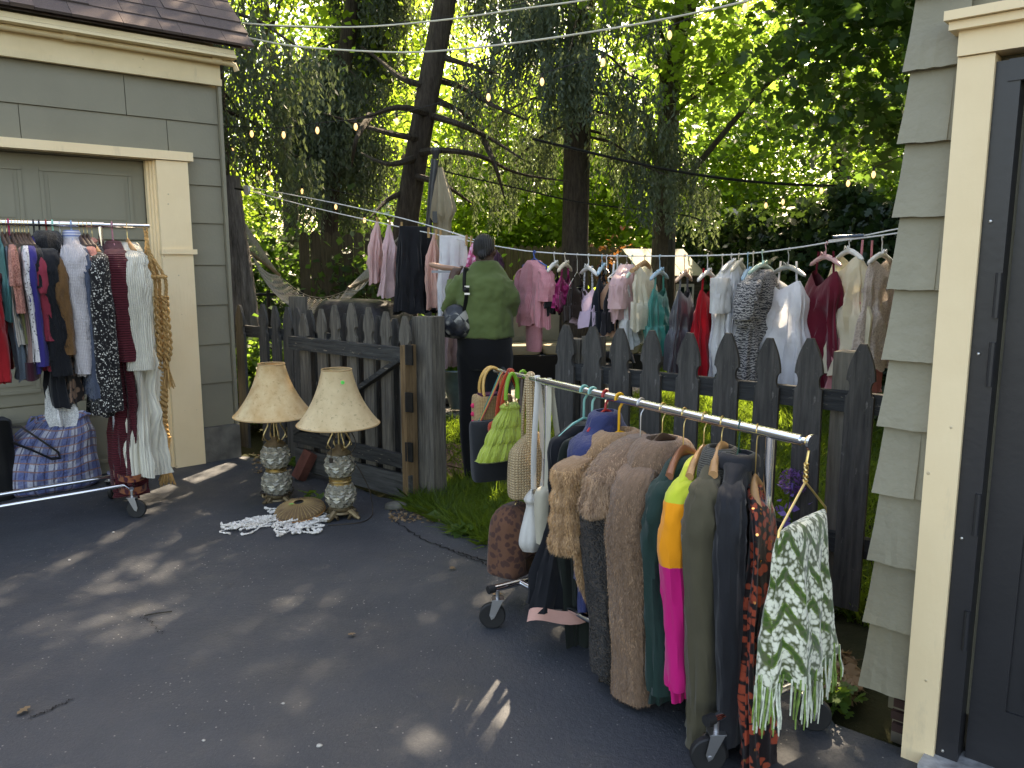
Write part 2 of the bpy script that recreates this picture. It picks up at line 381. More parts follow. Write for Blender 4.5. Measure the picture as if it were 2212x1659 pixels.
# ================================================================== garage
ga = thing('garage', 'sage green garage with cream trim, closed door and brown shingle roof', 'garage', GC, math.atan2(R1.y, R1.x))
def gl(p): q = p - GC; return V(q.dot(R1), -q.dot(N1), q.z)
def gz(v): return zrow(GC, v)
CONC = plain('old concrete', (.15, .14, .12), .9, 0, .2, .35, 9, .8, 70)
DOORP = plain('garage door paint', (.25, .235, .175), .5, 0, .35, .05, 2)
ztop = gz(122); zf = gz(187)
DX1 = gl(onpl(353, 660, GC + N1 * .02, N1)).x; PX1 = gl(onpl(420, 660, GC + N1 * .03, N1)).x       # opening right edge, post right edge
zhead = zrow(GC + R1 * PX1, 352); DX0 = DX1 - 2.75
mb = MB(); zb = gz(915)                                                      # wall behind the siding, with the door opening left free
for x0, x1, z0, z1 in ((DX1 + .02, 0, 0, ztop + .25), (DX0, DX1 + .02, zhead, ztop + .25), (-5.5, DX0, 0, ztop + .25)): mb.box(((x0 + x1) / 2, .1, (z0 + z1) / 2), (x1 - x0, .16, z1 - z0))
mb.box((-.08, 3, (ztop + .25) / 2), (.16, 5.7, ztop + .25)); mb.box((-2.7, 5.8, .9), (5.4, .16, 1.8))
obj('wall', mb, SAGE, ga, False)
mb = MB().box((PX1 / 2 + .012, -.012, zb / 2 - .05), (-PX1 + .02, .06, zb + .1)); obj('foundation', mb, CONC, ga, False)
rows = [187, 270, 345, 403, 484, 573, 658, 742, 824, 915]
wallp = [o for o in ga.children if o.name.startswith('wall')][0]
r = random.Random(8)
def sid(x0, x1, z0, z1):
    m = MB(); g = .0025; zz = [(z1 - g, .003), (z0 + g, .014)]
    vs = []
    for x in (x0 + g, x1 - g):
        for (z, t) in zz: vs += [V(x, .018, z), V(x, .018 - t - .004, z)]
    m.add(vs, [(0, 1, 3, 2), (4, 6, 7, 5), (1, 5, 7, 3), (0, 4, 5, 1), (2, 3, 7, 6), (0, 2, 6, 4)]); obj('siding_sheet', m, SAGE, wallp, False)
for k in range(len(rows) - 1):
    z1, z0 = gz(rows[k]), gz(rows[k + 1])
    if k < 2: xs = [0, -.62 if k == 0 else -.36, -1.25 if k == 1 else -1.85, -2.5 - .3 * k, -3.4 + .2 * k, -4.4]
    else: xs = [0, PX1 + .004]
    for a, b in zip(xs, xs[1:]): sid(b, a, max(z0, zhead + .055) if k == 2 and a < PX1 else z0, z1)
mb = MB().box((.012, -.006, (zb + zf) / 2), (.022, .05, zf - zb)); obj('corner_trim', mb, SAGE, ga, False)
# frieze, eave, gutter board, conduit
zfr = gz(122)
mb = MB().box((-2.2, -.018, (zf + zfr) / 2 + .03), (4.44, .03, zfr - zf + .06)); obj('frieze_board', mb, CREAMG, ga, False)
mb = MB().box((-2.2, -.032, zf + .022), (4.45, .022, .045)); obj('frieze_moulding', mb, CREAMG, ga, False)
OV = .17; E = GC + R1 * .22 + N1 * OV; ze = zrow(E, 104); le = gl(E)
q = onpl(488, 0, E, R1); slope = max(.35, min(1.0, (q.z - ze) / max(.05, (E - V(q.x, q.y, E.z)).dot(N1)))); pit = math.atan(slope)
mb = MB(); pr = [(0, 0), (.008, .02), (.03, .03), (.035, .06), (OV + .05, .075), (OV + .05, .03), (.05, -.005)]
mb.prism([(a, b - .085) for a, b in pr], V(-4.5, -OV + .02, ze), V(0, 1, 0), Z, V(1, 0, 0), 4.5 + .10); obj('eave', mb, CREAMG, ga, False)
mb = MB(); zc = ze - .105
pth2 = [V(-4.4, -.075, zc - .01), V(-2, -.075, zc), V(-1, -.075, zc), V(.06, -.075, zc - .005), V(.11, -.075, zc - .01), V(.125, -.075, zc - .05)]
mb.tube(pth2, .019, 10); 
for x in (-.95, -.02): mb.tube([V(x - .035, -.075, zc), V(x + .035, -.075, zc)], .025, 10)
obj('conduit', mb, CREAMG, ga)
# roof of separate shingles
ROOFM = N('brown shingle'); ob = ROOFM.co('Object'); oi = ROOFM.n('ObjectInfo')
ROOFM.col(ROOFM.mix(ROOFM.noise(ob, 130, 3, .8), ROOFM.ramp(oi.outputs['Random'], [(0, (.045, .035, .034)), (.5, (.085, .062, .056)), (1, (.12, .085, .07))]), (.16, .13, .125), 'MIX')); ROOFM.set(.95, 0, .1); ROOFM.bump(ROOFM.noise(ob, 260, 2), .7, .003)
rf = obj('roof', MB().add([V(le.x - .02, le.y + .03, ze - .012), V(-5, le.y + .03, ze - .012), V(-5, le.y + 3.2, ze + 3.17 * slope - .012), V(le.x - .02, le.y + 3.2, ze + 3.17 * slope - .012)], [(0, 1, 2, 3)]), ROOFM.m, ga, False)
r = random.Random(4)
for i in range(9):
    x = le.x
    while x > -4.2:
        w = r.choice([.13, .2, .24, .3, .3]); x0 = max(x - w, -4.3); s0 = i * .145; th = r.choice([.006, .006, .013])
        m = MB(); cs, sn = math.cos(pit), math.sin(pit)
        def sp(xx, s, h): return V(xx, le.y + s * cs - h * sn, ze + s * sn + h * cs)
        h0 = .012 + .001 * r.random(); vs = [sp(xx, s, h) for xx in (x0 + .002, x - .001) for s, h in ((s0, .0), (s0, h0 + th), (s0 + .3, .004 + .001), (s0 + .3, 0))]
        m.add(vs, [(0, 1, 2, 3), (4, 7, 6, 5), (0, 4, 5, 1), (1, 5, 6, 2), (3, 2, 6, 7), (0, 3, 7, 4)]); obj('shingle', m, ROOFM.m, rf, False); x = x0
# door trim and sectional door
zlin = zhead
mb = MB().box(((-4.3 + PX1 + .02) / 2, -.035, zlin + .035), (4.3 + PX1 + .05, .10, .06)); obj('head_trim', mb, CREAM, ga, False)
mb = MB().box(((DX1 + PX1) / 2, -.032, (zlin + .002) / 2), (PX1 - DX1, .075, zlin - .002)); mb.box(((DX1 + PX1) / 2 + .01, -.03, zlin - .62), (PX1 - DX1 + .03, .11, .035)); obj('door_post', mb, CREAM, ga, False)
mb = MB()
for i, (w, y) in enumerate(((.014, .02), (.014, .045), (.014, .07))): mb.box((DX1 - .007 - i * .014, y - .02, zlin / 2), (.0135, .05, zlin - .004))
obj('door_stop', mb, CREAM, ga, False)
gd = obj('garage_door', MB().box(((DX0 + DX1) / 2 - .1, .135, zlin / 2), (2.9, .03, zlin)), DOORP, ga, False)
nr = 4; ph = zlin / nr
for k in range(nr):
    z0 = k * ph + .006; z1 = (k + 1) * ph - .004; x1 = DX1 - .042; x0 = DX0
    mb = MB().box(((x0 + x1) / 2, .112, (z0 + z1) / 2), (x1 - x0, .03, z1 - z0))
    pn = obj('door_section', mb, DOORP, gd, False)
    # each section carries pressed rectangular panels
for k in range(nr):
    for j in range(4):
        cx = DX1 - .042 - .36 - j * .66; w, h = .56, ph - .17; cz = k * ph + ph / 2; m = MB()
        for (a, b, c, d, t) in ((-w / 2, w / 2, h / 2 - .022, h / 2, .010), (-w / 2, w / 2, -h / 2, -h / 2 + .022, .014)): m.box((cx + (a + b) / 2, .096 - t / 2 + .003, cz + (c + d) / 2), (b - a, t, d - c))
        for sx in (-1, 1): m.box((cx + sx * (w / 2 - .012), .094, cz), (.022, .008, h - .05))
        m.prism([(-w / 2 + .05, -h / 2 + .05), (w / 2 - .05, -h / 2 + .05), (w / 2 - .05, h / 2 - .05), (-w / 2 + .05, h / 2 - .05)], V(cx, .098, cz), V(1, 0, 0), Z, V(0, -1, 0), .006)
        obj('pressed_panel', m, DOORP, gd, False)

# ================================================================== house on the right
XD = -R2
ho = thing('house', 'grey shingled house wall with cream door casing, black storm door and brick base', 'house', HC, math.atan2(XD.y, XD.x))
def hl(p): q = p - HC; return V(q.dot(XD), -q.dot(N2), q.z)
GREY = plain('grey shingle paint', (.285, .262, .19), .6, 0, .3, .10, 3, .6, 24, bd=.010)
BLACKP = plain('black door paint', (.021, .021, .024), .38, 0, .5, .12, 3, .15, 40)
ZS = zrow(HC, 1480)
hw = obj('wall', MB().box((1.8, .12, 2.05 + ZS / 2), (3.6, .2, 4.1 - ZS)).box((.1, 2.2, 2.05), (.2, 4, 4.1)), GREY, ho, False)
hrows = [-165, -5, 155, 312, 470, 625, 776, 920, 1063, 1208, 1342, 1480]
cx0 = hl(onpl(2029, 648, HC + N2 * .05, N2)).x; cx1 = hl(onpl(2106, 648, HC + N2 * .05, N2)).x
zcap = zrow(HC + XD * cx0, 60); zhd = zrow(HC + XD * cx1, 140)
r = random.Random(12)
for k in range(len(hrows) - 1):
    z1, z0 = zrow(HC, hrows[k]), zrow(HC, hrows[k + 1])
    def course(x0, x1, nm, out, jag=0):
        m = MB(); ns = 8; T = []; 
        f = []; bk = []
        for i in range(ns + 1):
            x = x0 + (x1 - x0) * i / ns; dz = r.uniform(-.0012, .0012) + jag * math.sin(i) * .001
            fl_ = (1 - i / ns) * (.016 if nm == 'corner_cap' else 0)
            f += [V(x + fl_ * .9, .0 - .002, z1 + .012), V(x + fl_ * .45, -out * .45 + r.uniform(-.001, .001), (z0 + z1) / 2), V(x - fl_ * .1, -out + r.uniform(-.002, .002), z0 + dz), V(x + fl_ * .5, .018, z0 + dz + .004)]
        fs = []
        for i in range(ns):
            for j in range(3): fs.append((i * 4 + j, i * 4 + j + 1, i * 4 + 5 + j, i * 4 + 4 + j))
        fs += [(3, 2, 1, 0), (ns * 4, ns * 4 + 1, ns * 4 + 2, ns * 4 + 3)]
        m.add(f, fs); return obj(nm, m, GREY, hw, False)
    course(.085, cx0 + (.3 if z0 > zcap - .05 else 0) + (3 if z0 > zcap - .02 else .0), 'shingle', .024 + r.uniform(-.004, .004))
    course(-.03, .10 + r.uniform(-.02, .03), 'corner_cap', .030 + r.uniform(-.003, .003), 1)
# brick base
BRK = plain('dark brick', (.085, .05, .045), .85, 0, .2, .35, 8, .7, 60); MORT = plain('mortar', (.26, .22, .165), .95, 0, .1, .15, 12, .7, 80)
bb = obj('brick_base', MB().box((1.8, .17, ZS / 2 - .02), (3.5, .2, ZS + .04)), MORT, ho, False); r = random.Random(2)
nb = 4; bh = ZS / nb
for k in range(nb):
    for j in range(5):
        L = .205; x = .055 + j * .218 + (-.1 if k % 2 else 0); x0 = max(x, .05); x1 = min(x + L, cx0 + .01)
        if x1 - x0 < .03: continue
        m = MB().box(((x0 + x1) / 2, .066 - r.uniform(0, .004), k * bh + bh / 2), (x1 - x0, .02, bh - .014)); obj('brick', m, BRK, bb, False)
# casing and storm door
cs = obj('door_casing', MB().box(((cx0 + cx1) / 2, -.028, zhd / 2 + .01), (cx1 - cx0, .07, zhd + .02)), CREAM, ho, False)
zh1 = zcap
mb = MB().box((cx0 + .8, -.034, (zhd + .022 + zh1) / 2), (1.6, .078, zh1 - zhd - .022)); mb.box((cx0 + .79, -.05, zh1 + .012), (1.64, .12, .024)); mb.box((cx0 + .79, -.045, zh1 - .012), (1.62, .10, .022)); obj('head_casing', mb, CREAM, ho, False)
mb = MB().box((cx1 + .030, -.012, zhd / 2), (.058, .07, zhd)).box((cx1 + .5, -.014, zhd - .026), (.94, .075, .055)); obj('door_frame', mb, BLACKP, ho, False)
sd = obj('storm_door', MB().box((cx1 + .50, .028, zhd / 2 - .03), (.86, .04, zhd - .07)), BLACKP, ho, False)
mb = MB()
for (a, b, c, d) in ((.07, .16, .02, zhd - .08), (.84, .92, .02, zhd - .08), (.16, .84, zhd - .19, zhd - .08), (.16, .84, .80, .92), (.16, .84, .02, .22)): mb.box((cx1 + (a + b) / 2, .004, (c + d) / 2), (b - a, .012, d - c))
obj('door_rail', mb, BLACKP, sd, False)
mb = MB(); mb.prism([(.2, .27), (.8, .27), (.8, .75), (.2, .75)], V(cx1, .007, 0), V(1, 0, 0), Z, V(0, -1, 0), .004); mb.prism([(.26, .33), (.74, .33), (.74, .69), (.26, .69)], V(cx1, .002, 0), V(1, 0, 0), Z, V(0, -1, 0), .008); obj('kick_panel', mb, BLACKP, sd, False)
GLASS = plain('dark door glass', (.012, .03, .028), .06, 0, .6, .1)
obj('glass_pane', MB().box((cx1 + .5, .005, (.92 + zhd - .19) / 2), (.6, .006, zhd - 1.13)), GLASS, sd, False)
for v in (640, 800, 1150, 1420):
    z = zrow(HC + XD * cx1, v * .9 + 60); mb = MB().tube([V(cx1 + .052, -.052, z - .06), V(cx1 + .052, -.052, z + .06)], .008, 8); obj('hinge', mb, BLACKP, sd)
for v in (480, 760, 1150, 1600):
    z = zrow(HC + XD * cx1, v); obj('screw', MB().ball((cx1 + .02, -.049, z), .005, 8, 4), STEEL, sd)
obj('door_sill', MB().box((cx1 + .45, -.05, .02), (.95, .16, .04)), plain('worn sill paint', (.30, .30, .30), .7, 0, .3, .6, 14, .8, 60), ho, False)
# ================================================================== picket fence
FW = wood('weathered charcoal picket', (.028, .028, .028), (.105, .10, .092), .75, 1.2, 2, (.15, .145, .135))
GW = wood('weathered grey wood', (.050, .046, .039), (.20, .18, .15), .85, 1.3, 2)
RW = wood('flaking dark rail', (.014, .015, .017), (.055, .058, .058), .8, 1.2, 0, (.17, .155, .13))
PW = wood('bare wood post', (.09, .080, .062), (.22, .20, .165), .85, 1.2, 2)
def picket_poly(w, h, head=.15, notch=.066):
    hw_ = w / 2; half = [(hw_, 0), (hw_, h - head - notch)]
    for i in range(1, 8):
        a = math.pi * i / 8; half.append((hw_ - .015 * math.sin(a), h - head - notch + notch * (1 - math.cos(a)) / 2))
    half.append((hw_, h - head))
    for i in range(1, 9):
        t = i / 8; half.append((hw_ * (1 - .78 * t ** 1.25) + .006 * math.sin(t * 3.14) , h - head + head * t))
    half = [(max(a, .012), b) for a, b in half]
    return half + [(-a, b) for a, b in reversed(half)]
def fence_root(name, label, p): return thing(name, label, 'fence', p, math.atan2(FD.y, FD.x))
X_, Y_ = V(1, 0, 0), V(0, 1, 0)
_pc = {}
def picket(root, p, w, h, mat, th=.02, y0=0, tilt=0, z0=.03):
    key = (round(w, 3), round(h, 2), mat.name)
    if key not in _pc: _pc[key] = MB().prism(picket_poly(w, h), V(0, 0, 0), X_, Z, Y_, th).mesh('picket', False); _pc[key].materials.append(mat)
    o = link('picket', _pc[key], None, root); x = (p - root.location).dot(FD); o.location = (x, y0, z0); o.rotation_euler = (0, tilt, 0); return o
r = random.Random(6)
# local +y of a fence root is the yard side (away from the drive)
fl = fence_root('picket_fence', 'charcoal picket fence from garage corner to the wide gate post', F1)
for u, v in ((513, 660), (563, 657), (594, 660), (618, 662), (641, 664), (668, 669), (742, 676), (778, 680), (813, 684), (850, 688), (887, 692)):
    p = FP(u, v); picket(fl, p, r.choice([.1, .105, .112]), round(p.z - .03, 2), FW, tilt=r.uniform(-.018, .018), y0=.0)
xa = (FP(500, 700) - F1).dot(FD); xb = (FP(905, 700) - F1).dot(FD)
for z in (.95, .3): obj('rail', MB().box(((xa + xb) / 2, .05, z), (xb - xa, .038, .085)), RW, fl, False)
for u, w, m_ in ((913, .085, GW), (934, .09, PW)):
    x = (FP(u, 900) - F1).dot(FD); zt = FP(u, 684).z; obj('post', MB().box((x, .02 + (.0 if m_ is GW else -.004), zt / 2), (w, .11, zt)), GW, fl, False)
obj('post', MB().box(((FP(618, 700) - F1).dot(FD), .11, .6), (.1, .09, 1.26)), GW, fl, False)
fr = fence_root('picket_fence', 'charcoal picket fence between brick path and grey house, behind the coats', FP(1218, 900))
fr.location.z = 0
tips = [(1218, 703), (1276, 706), (1340, 709), (1408, 713), (1483, 718), (1568, 722), (1657, 729), (1757, 733), (1862, 741)]
for i, (u, v) in enumerate(tips):
    p = FP(u, v); picket(fr, p, r.choice([.112, .118, .122]), round(p.z - .03, 2), FW, tilt=r.uniform(-.016, .018))
p = FP(1990, 748); picket(fr, p, .118, 1.12, FW)
xa = (FP(1212, 800) - fr.location).dot(FD); xb = (FP(2000, 860) - fr.location).dot(FD)
for va, zz in ((800, None), (0, .3)):
    z = FP(1300, 812).z if zz is None else zz; obj('rail', MB().box(((xa + xb) / 2, .042, z), (xb - xa, .04, .085)), RW, fr, False)
x = (FP(1205, 800) - fr.location).dot(FD)
obj('post', MB().box((x + .05, .10, .54), (.1, .09, 1.08)), GW, fr, False); obj('post', MB().box((x + .155, .105, .55), (.1, .08, 1.1)), GW, fr, False)
x = (FP(1815, 800) - fr.location).dot(FD); obj('post', MB().box((x, .11, .55), (.1, .1, 1.13)), PW, fr, False)
# gate, folded flat against the fence on the drive side
GO = .10; hp = FP(880, 900, GO); hp = V(hp.x, hp.y, 0); gt = thing('picket_gate', 'open wooden gate of pointed pickets swung flat against the fence', 'gate', hp, math.atan2(FD.y, FD.x))
def gx(u, v): p = FP(u, v, GO); return (p - hp).dot(FD), p.z
for u, v in ((653, 671), (690, 661), (720, 653), (754, 647), (791, 656), (830, 665), (871, 676)):
    x, z = gx(u, v); o = picket(gt, hp + FD * x, .095, round(z - .1, 2), GW, y0=.0, z0=.08, tilt=r.uniform(-.01, .01))
xl, z1 = gx(634, 738); xr, z2 = gx(884, 768)
zt = (z1 + z2) / 2; _, zm = gx(750, 965); _, zbm = gx(760, 1045)
TRW = wood('peeling gate rail', (.016, .017, .018), (.075, .075, .07), .8, 1.2, 0, (.30, .25, .18))
RAWW = wood('bare gate stile', (.10, .065, .035), (.27, .17, .085), .85, 1.4, 2)
obj('rail', MB().box(((xl + xr) / 2, -.022, zt), (xr - xl, .04, .088)), TRW, gt, False)
obj('rail', MB().box(((xl + xr) / 2, -.022, zm), (xr - xl - .02, .04, .085)), TRW, gt, False)
obj('bottom_board', MB().box(((xl + xr) / 2 + .02, -.024, max(.11, zbm)), (xr - xl, .03, .15)), wood('gate bottom board', (.03, .031, .03), (.10, .10, .095), .85, 1.2, 0), gt, False)
obj('stile', MB().box((xr - .012, .002, (zt + .06) / 2 + .03), (.045, .09, zt)), RAWW, gt, False)
obj('brace', MB().bar(V(xl + .03, -.024, zm + .03), V(xr - .05, -.024, zt - .03), .06, .03, Y_), TRW, gt, False)
IRON = plain('black iron', (.018, .017, .016), .5, .3, .4, .4, 20, .3, 80)
for v in (766, 868, 975):
    x, z = gx(897, v); m = MB().box((x - .01, -.035, z), (.05, .012, .12)); m.tube([V(x - .035, -.04, z - .06), V(x - .035, -.04, z + .06)], .009, 8); m.box((x - .05, -.034, z), (.03, .01, .1)); obj('hinge', m, IRON, gt, False)
# ================================================================== garments and hangers
def garment(name, label, cat, top, wdir, prof, mat, fold=.012, kf=6, sleeves=(), neck=0, straps=(), smat=None, seed=0, group=None, Nn=64, nr=46, hem=.006, ex=1.0, extra=None, fur=None, collar=None, colmat=None, sr=1.0):
    """top: world place of the collar centre; wdir: direction of the shoulder line; prof: (down, half width, half thickness, shift along width, shift along thickness)"""
    r = random.Random(seed * 13 + 5); ph = [r.uniform(0, 6.28) for _ in range(8)]
    prof = [tuple(p) + (0,) * (5 - len(p)) for p in prof]; pr = catmull(prof, nr); rs = []; LL = prof[-1][0]
    for i, (zd, a, b, sx, sy) in enumerate(pr):
        t = zd / max(LL, .01); am = fold * min(1, max(0, (t - .03) / .35)); ring = []
        for j in range(Nn):
            th = 2 * math.pi * j / Nn; c, s = math.cos(th), math.sin(th)
            f = am * (math.sin(kf * th + ph[0] + 1.3 * math.sin(zd * 3 + ph[1])) + .55 * math.sin((kf * 2 + 1) * th + ph[2] + 2.2 * zd) + .35 * math.sin((kf * 3 + 2) * th + ph[3] - 4 * zd))
            x = math.copysign(abs(c) ** ex, c) * max(a, .004) + sx + f * c * .7; y = s * max(b, .004) + sy + f * s + .012 * t * math.sin(2.2 * zd * 3 + ph[4])
            q_ = V(x * 8 + ph[0], y * 8 + ph[1], zd * 3.2 + ph[2]); nz = (.4 - 2 * abs(noise.noise(q_)) + .5 * (.4 - 2 * abs(noise.noise(q_ * 2.3 + V(0, 0, 3))))) * (am * 1.5 + fold * .25); y += nz * s; x += nz * c * .5
            z = -zd + neck * max(0, 1 - t * 3) * -(1 - abs(c) ** 1.5) + hem * t * t * t * (math.sin(3 * th + ph[5]) + .6 * math.sin(8 * th + ph[7]))
            ring.append(V(x, y, z))
        rs.append(ring)
    body = MB().rings(rs, not neck, False)
    # hem returns inwards so that the cloth has an inside
    last = rs[-1]; cx = sum((p.x for p in last)) / Nn; cy = sum((p.y for p in last)) / Nn
    body.rings([last, [V(cx + (p.x - cx) * .9, cy + (p.y - cy) * .75, p.z + .012) for p in last], [V(cx + (p.x - cx) * .75, cy + (p.y - cy) * .5, p.z + .10) for p in last]], False, True)
    many = bool(sleeves or straps or extra or fur or collar)
    rz = math.atan2(wdir.y, wdir.x)
    if many: root = thing(name, label, cat, top, rz, group); bo = obj('body', body, mat, root)
    else:
        root = obj(name, body, mat); root.location = top; root.rotation_euler = (0, 0, rz); tag(root, label, cat, group); bo = root
    smbs = []
    for sl in sleeves:
        pts = sl['p'] if isinstance(sl, dict) else sl; sm = (sl.get('m') if isinstance(sl, dict) else None) or mat
        pp = catmull([tuple(q) for q in pts], 36); rr = []
        for i, (x, y, z, rx, ry) in enumerate(pp):
            ring = []
            for j in range(28):
                th = 2 * math.pi * j / 28; w = 1 + .06 * math.sin(3 * th + i * .15 + ph[2]) + .26 * sr * (.5 - abs(noise.noise(V(math.cos(th) * 1.5 + ph[1], math.sin(th) * 1.5, i * .13 + ph[3]))) * 2) + .13 * sr * (.4 - abs(noise.noise(V(math.cos(th) * 2.2 + ph[4], math.sin(th) * 2.2 + i * .06, i * .33))) * 2)
                ring.append(V(x + math.cos(th) * rx * w, y + math.sin(th) * ry * w, -z))
            rr.append(ring)
        q = MB().rings(rr, True, False); l = rr[-1]; c = sum(l, V(0, 0, 0)) / 28; q.rings([l, [c + (p - c) * .86 + V(0, 0, .004) for p in l], [c + (p - c) * .7 + V(0, 0, .06) for p in l]], False, True)
        obj('sleeve', q, sm, root); smbs.append(q)
    for st in straps:
        (x0, y0, z0), (x1, y1, z1), w = st[0], st[1], st[2]
        q = MB(); pts = [V(x0, y0, z0).lerp(V(x1, y1, z1), i / 6) + V(0, 0, 0) for i in range(7)]
        q.tube(pts, w, 6, True, .35); obj('strap', q, smat or mat, root)
    if collar:
        rr = []
        for zd, a, b, sx, sy in catmull([tuple(p) + (0,) * (5 - len(p)) for p in collar], 10):
            rr.append([V(sx + math.cos(2 * math.pi * j / 28) * a * (1 + .05 * math.sin(5 * j * .3 + ph[1])), sy + math.sin(2 * math.pi * j / 28) * b * (1 + .06 * math.sin(3 * j * .4 + ph[2])), -zd) for j in range(28)])
        rr = [[V(p.x * .7, p.y * .62, p.z - .05) for p in rr[0]], [V(p.x * .86, p.y * .8, p.z) for p in rr[0]]] + rr
        cm = MB().rings(rr, False, False); obj('collar', cm, colmat or mat, root); smbs.append(cm)
    if extra: extra(root, body)
    if fur: furcoat([body] + smbs if fur.get('all', 1) else smbs, root, fur)
    return root
def furcoat(mbs, root, f):
    P = []; Nm = []
    for mb in mbs:
        v = np.array(mb.v); 
        for fc in mb.f:
            if len(fc) != 4: continue
            a, b, c, d = (v[k] for k in fc); n = np.cross(c - a, d - b); ar = np.linalg.norm(n)
            if ar < 1e-9: continue
            P.append((a, b, c, d)); Nm.append(ar)
    P = np.array(P); w = np.array(Nm); k = f['n']; idx = RNG.choice(len(P), k, p=w / w.sum()); q = P[idx]
    s, t = RNG.random((k, 1)), RNG.random((k, 1)); pos = (q[:, 0] * (1 - s) + q[:, 1] * s) * (1 - t) + (q[:, 3] * (1 - s) + q[:, 2] * s) * t
    nrm = -np.cross(q[:, 2] - q[:, 0], q[:, 3] - q[:, 1]); nrm /= np.linalg.norm(nrm, axis=1, keepdims=True)
    cen = P.reshape(-1, 3).mean(0); 
    nrm *= np.sign(f.get('flip', 1))
    L = f['l'] * (.6 + .6 * RNG.random((k, 1))); d = nrm * f.get('up', .3) + np.array([0, 0, -.9]) + RNG.normal(0, .2, (k, 3)); d /= np.linalg.norm(d, axis=1, keepdims=True)
    side = np.cross(d, RNG.normal(0, 1, (k, 3))); side /= np.linalg.norm(side, axis=1, keepdims=True); wd_ = f.get('w', .0013)
    V3 = np.stack([pos - side * wd_, pos + side * wd_, pos + d * L + nrm * L * .12], 1).reshape(-1, 3)
    me = np_mesh('fur', V3, 3); o = link('fur', me, f['m'], root); tag(o, kind='stuff')
def hook_path(h, r=.018, side=1):
    """hook hung over a rail: contact at z=0, neck at z=-h; lies in the local yz plane turned by the thing"""
    pts = [V(0, side * r * 1.0, -r * 1.3)]
    for i in range(0, 9):
        a = math.pi * (i / 8); pts.append(V(0, side * r * math.cos(a), -r + r * math.sin(a)))
    pts += [V(0, -side * r * .8, -r * 2), V(0, -side * r * .1, -r * 2.9), V(0, 0, -r * 3.6), V(0, 0, -h)]
    return pts
WOODD = plain('dark hanger wood', (.045, .022, .016), .35, 0, .5, .25, 20); WOODL = plain('light hanger wood', (.42, .22, .09), .4, 0, .5, .2, 20)
def hanger(kind, at, wdir, label, h=.085, w=.21, col=None, r=.018, group=None, drop=.06, only_hook=False, fat=.017):
    """at: place where the hook rests on rail or line; returns the hanger; the bar hangs h below"""
    names = {'tube': 'plastic_hanger', 'wood': 'wooden_hanger', 'padded': 'padded_hanger', 'wire': 'wire_hanger'}
    t = thing(names[kind], label, 'hanger', at, math.atan2(wdir.y, wdir.x), group)
    hm = MB()
    # the hook lies in the plane of the shoulders: x is along them
    hp = [V(p.y, 0, p.z + .003) for p in hook_path(h, r)]
    if kind == 'tube': hm.tube(hp, .0048, 7); obj('hook', hm, col, t); b = MB(); b.tube([V(-.0, 0, -h + .006), V(-.05, 0, -h - .012), V(-w, 0, -h - drop), V(-w * .95, 0, -h - drop - .02), V(w * .95, 0, -h - drop - .02), V(w, 0, -h - drop), V(.05, 0, -h - .012), V(0, 0, -h + .006)], .0052, 7); obj('bar', b, col, t)
    elif kind == 'wire': hm.tube(hp, .0022, 6); obj('hook', hm, col or STEEL, t); b = MB(); b.tube([V(0, 0, -h + .01), V(-.03, 0, -h - .006), V(-w, 0, -h - drop - .03), V(-w * .95, 0, -h - drop - .045), V(w * .95, 0, -h - drop - .045), V(w, 0, -h - drop - .03), V(.03, 0, -h - .006), V(0, 0, -h + .01)], .0022, 6); obj('bar', b, col or STEEL, t)
    elif kind == 'wood':
        hm.tube(hp, .0019, 6); obj('hook', hm, GOLDWIRE, t); b = MB(); rs = []
        for i in range(13):
            s = (i - 6) / 6; x = s * w; z = -h - drop * abs(s) ** 1.4 + .004; hh = .019 * (1 - .35 * abs(s)); tt = .009 + .006 * abs(s)
            rs.append([V(x, math.cos(a) * tt + .02 * s * s, z + math.sin(a) * hh) for a in [2 * math.pi * j / 10 for j in range(10)]])
        b.rings(rs); obj('bar', b, col or WOODD, t)
    else:
        hm.tube(hp, .0026, 6); obj('hook', hm, STEEL if col is None else col, t); b = MB(); pts = []; rad = []
        for i in range(15):
            s = (i - 7) / 7; pts.append(V(s * w, 0, -h - drop * abs(s) ** 1.5)); rad.append(fat * (1 - .25 * abs(s)) * (1 + .06 * math.sin(i * 2.3)) if abs(s) < .99 else fat * .4)
        b.tube(pts, rad, 10); obj('bar', b, col, t)
        q = MB()
        for sx in (-1, 1): q.tube([V(0, -.012, -h + .012), V(sx * .02, -.016, -h + .025), V(sx * .032, -.014, -h + .006), V(0, -.014, -h + .01)], .004, 5, True, .5)
        obj('bow', q, col, t)
    return t

# ================================================================== chrome rack before the garage door
def caster(root, p, ang, fwd=1):
    c = bpy.data.objects.new('caster', None); S.collection.objects.link(c); c.parent = root; c.location = p; c.rotation_euler = (0, 0, ang)
    w = MB()
    w.lathe([(.02, -.012), (.05, -.013), (.054, -.009), (.054, .009), (.05, .013), (.02, .012)], (0, 0, 0), 26, Matrix.Rotation(R(90), 3, 'X')); w.v = [(a + .022 * fwd, b, c_ + .054) for a, b, c_ in w.v]
    obj('wheel', w, RUBBER, c); f = MB()
    for sy in (-1, 1): f.prism([(-.022, .125), (.022, .125), (.034, .062), (.026, .042), (.014, .05)], V(0, sy * .019, 0), V(fwd, 0, 0), Z, V(0, sy, 0), .0025)
    f.box((0, 0, .124), (.05, .042, .004)); f.tube([V(.022 * fwd, -.024, .054), V(.022 * fwd, .024, .054)], .006, 8); f.tube([V(0, 0, .124), V(0, 0, .165)], .008, 8); obj('fork', f, STEEL, c); return c
PL1 = V(-2.42, 4.67, 0)
def RL(u, v=481): return onpl(u, v, PL1, N1)
LZ = RL(215, 486).z
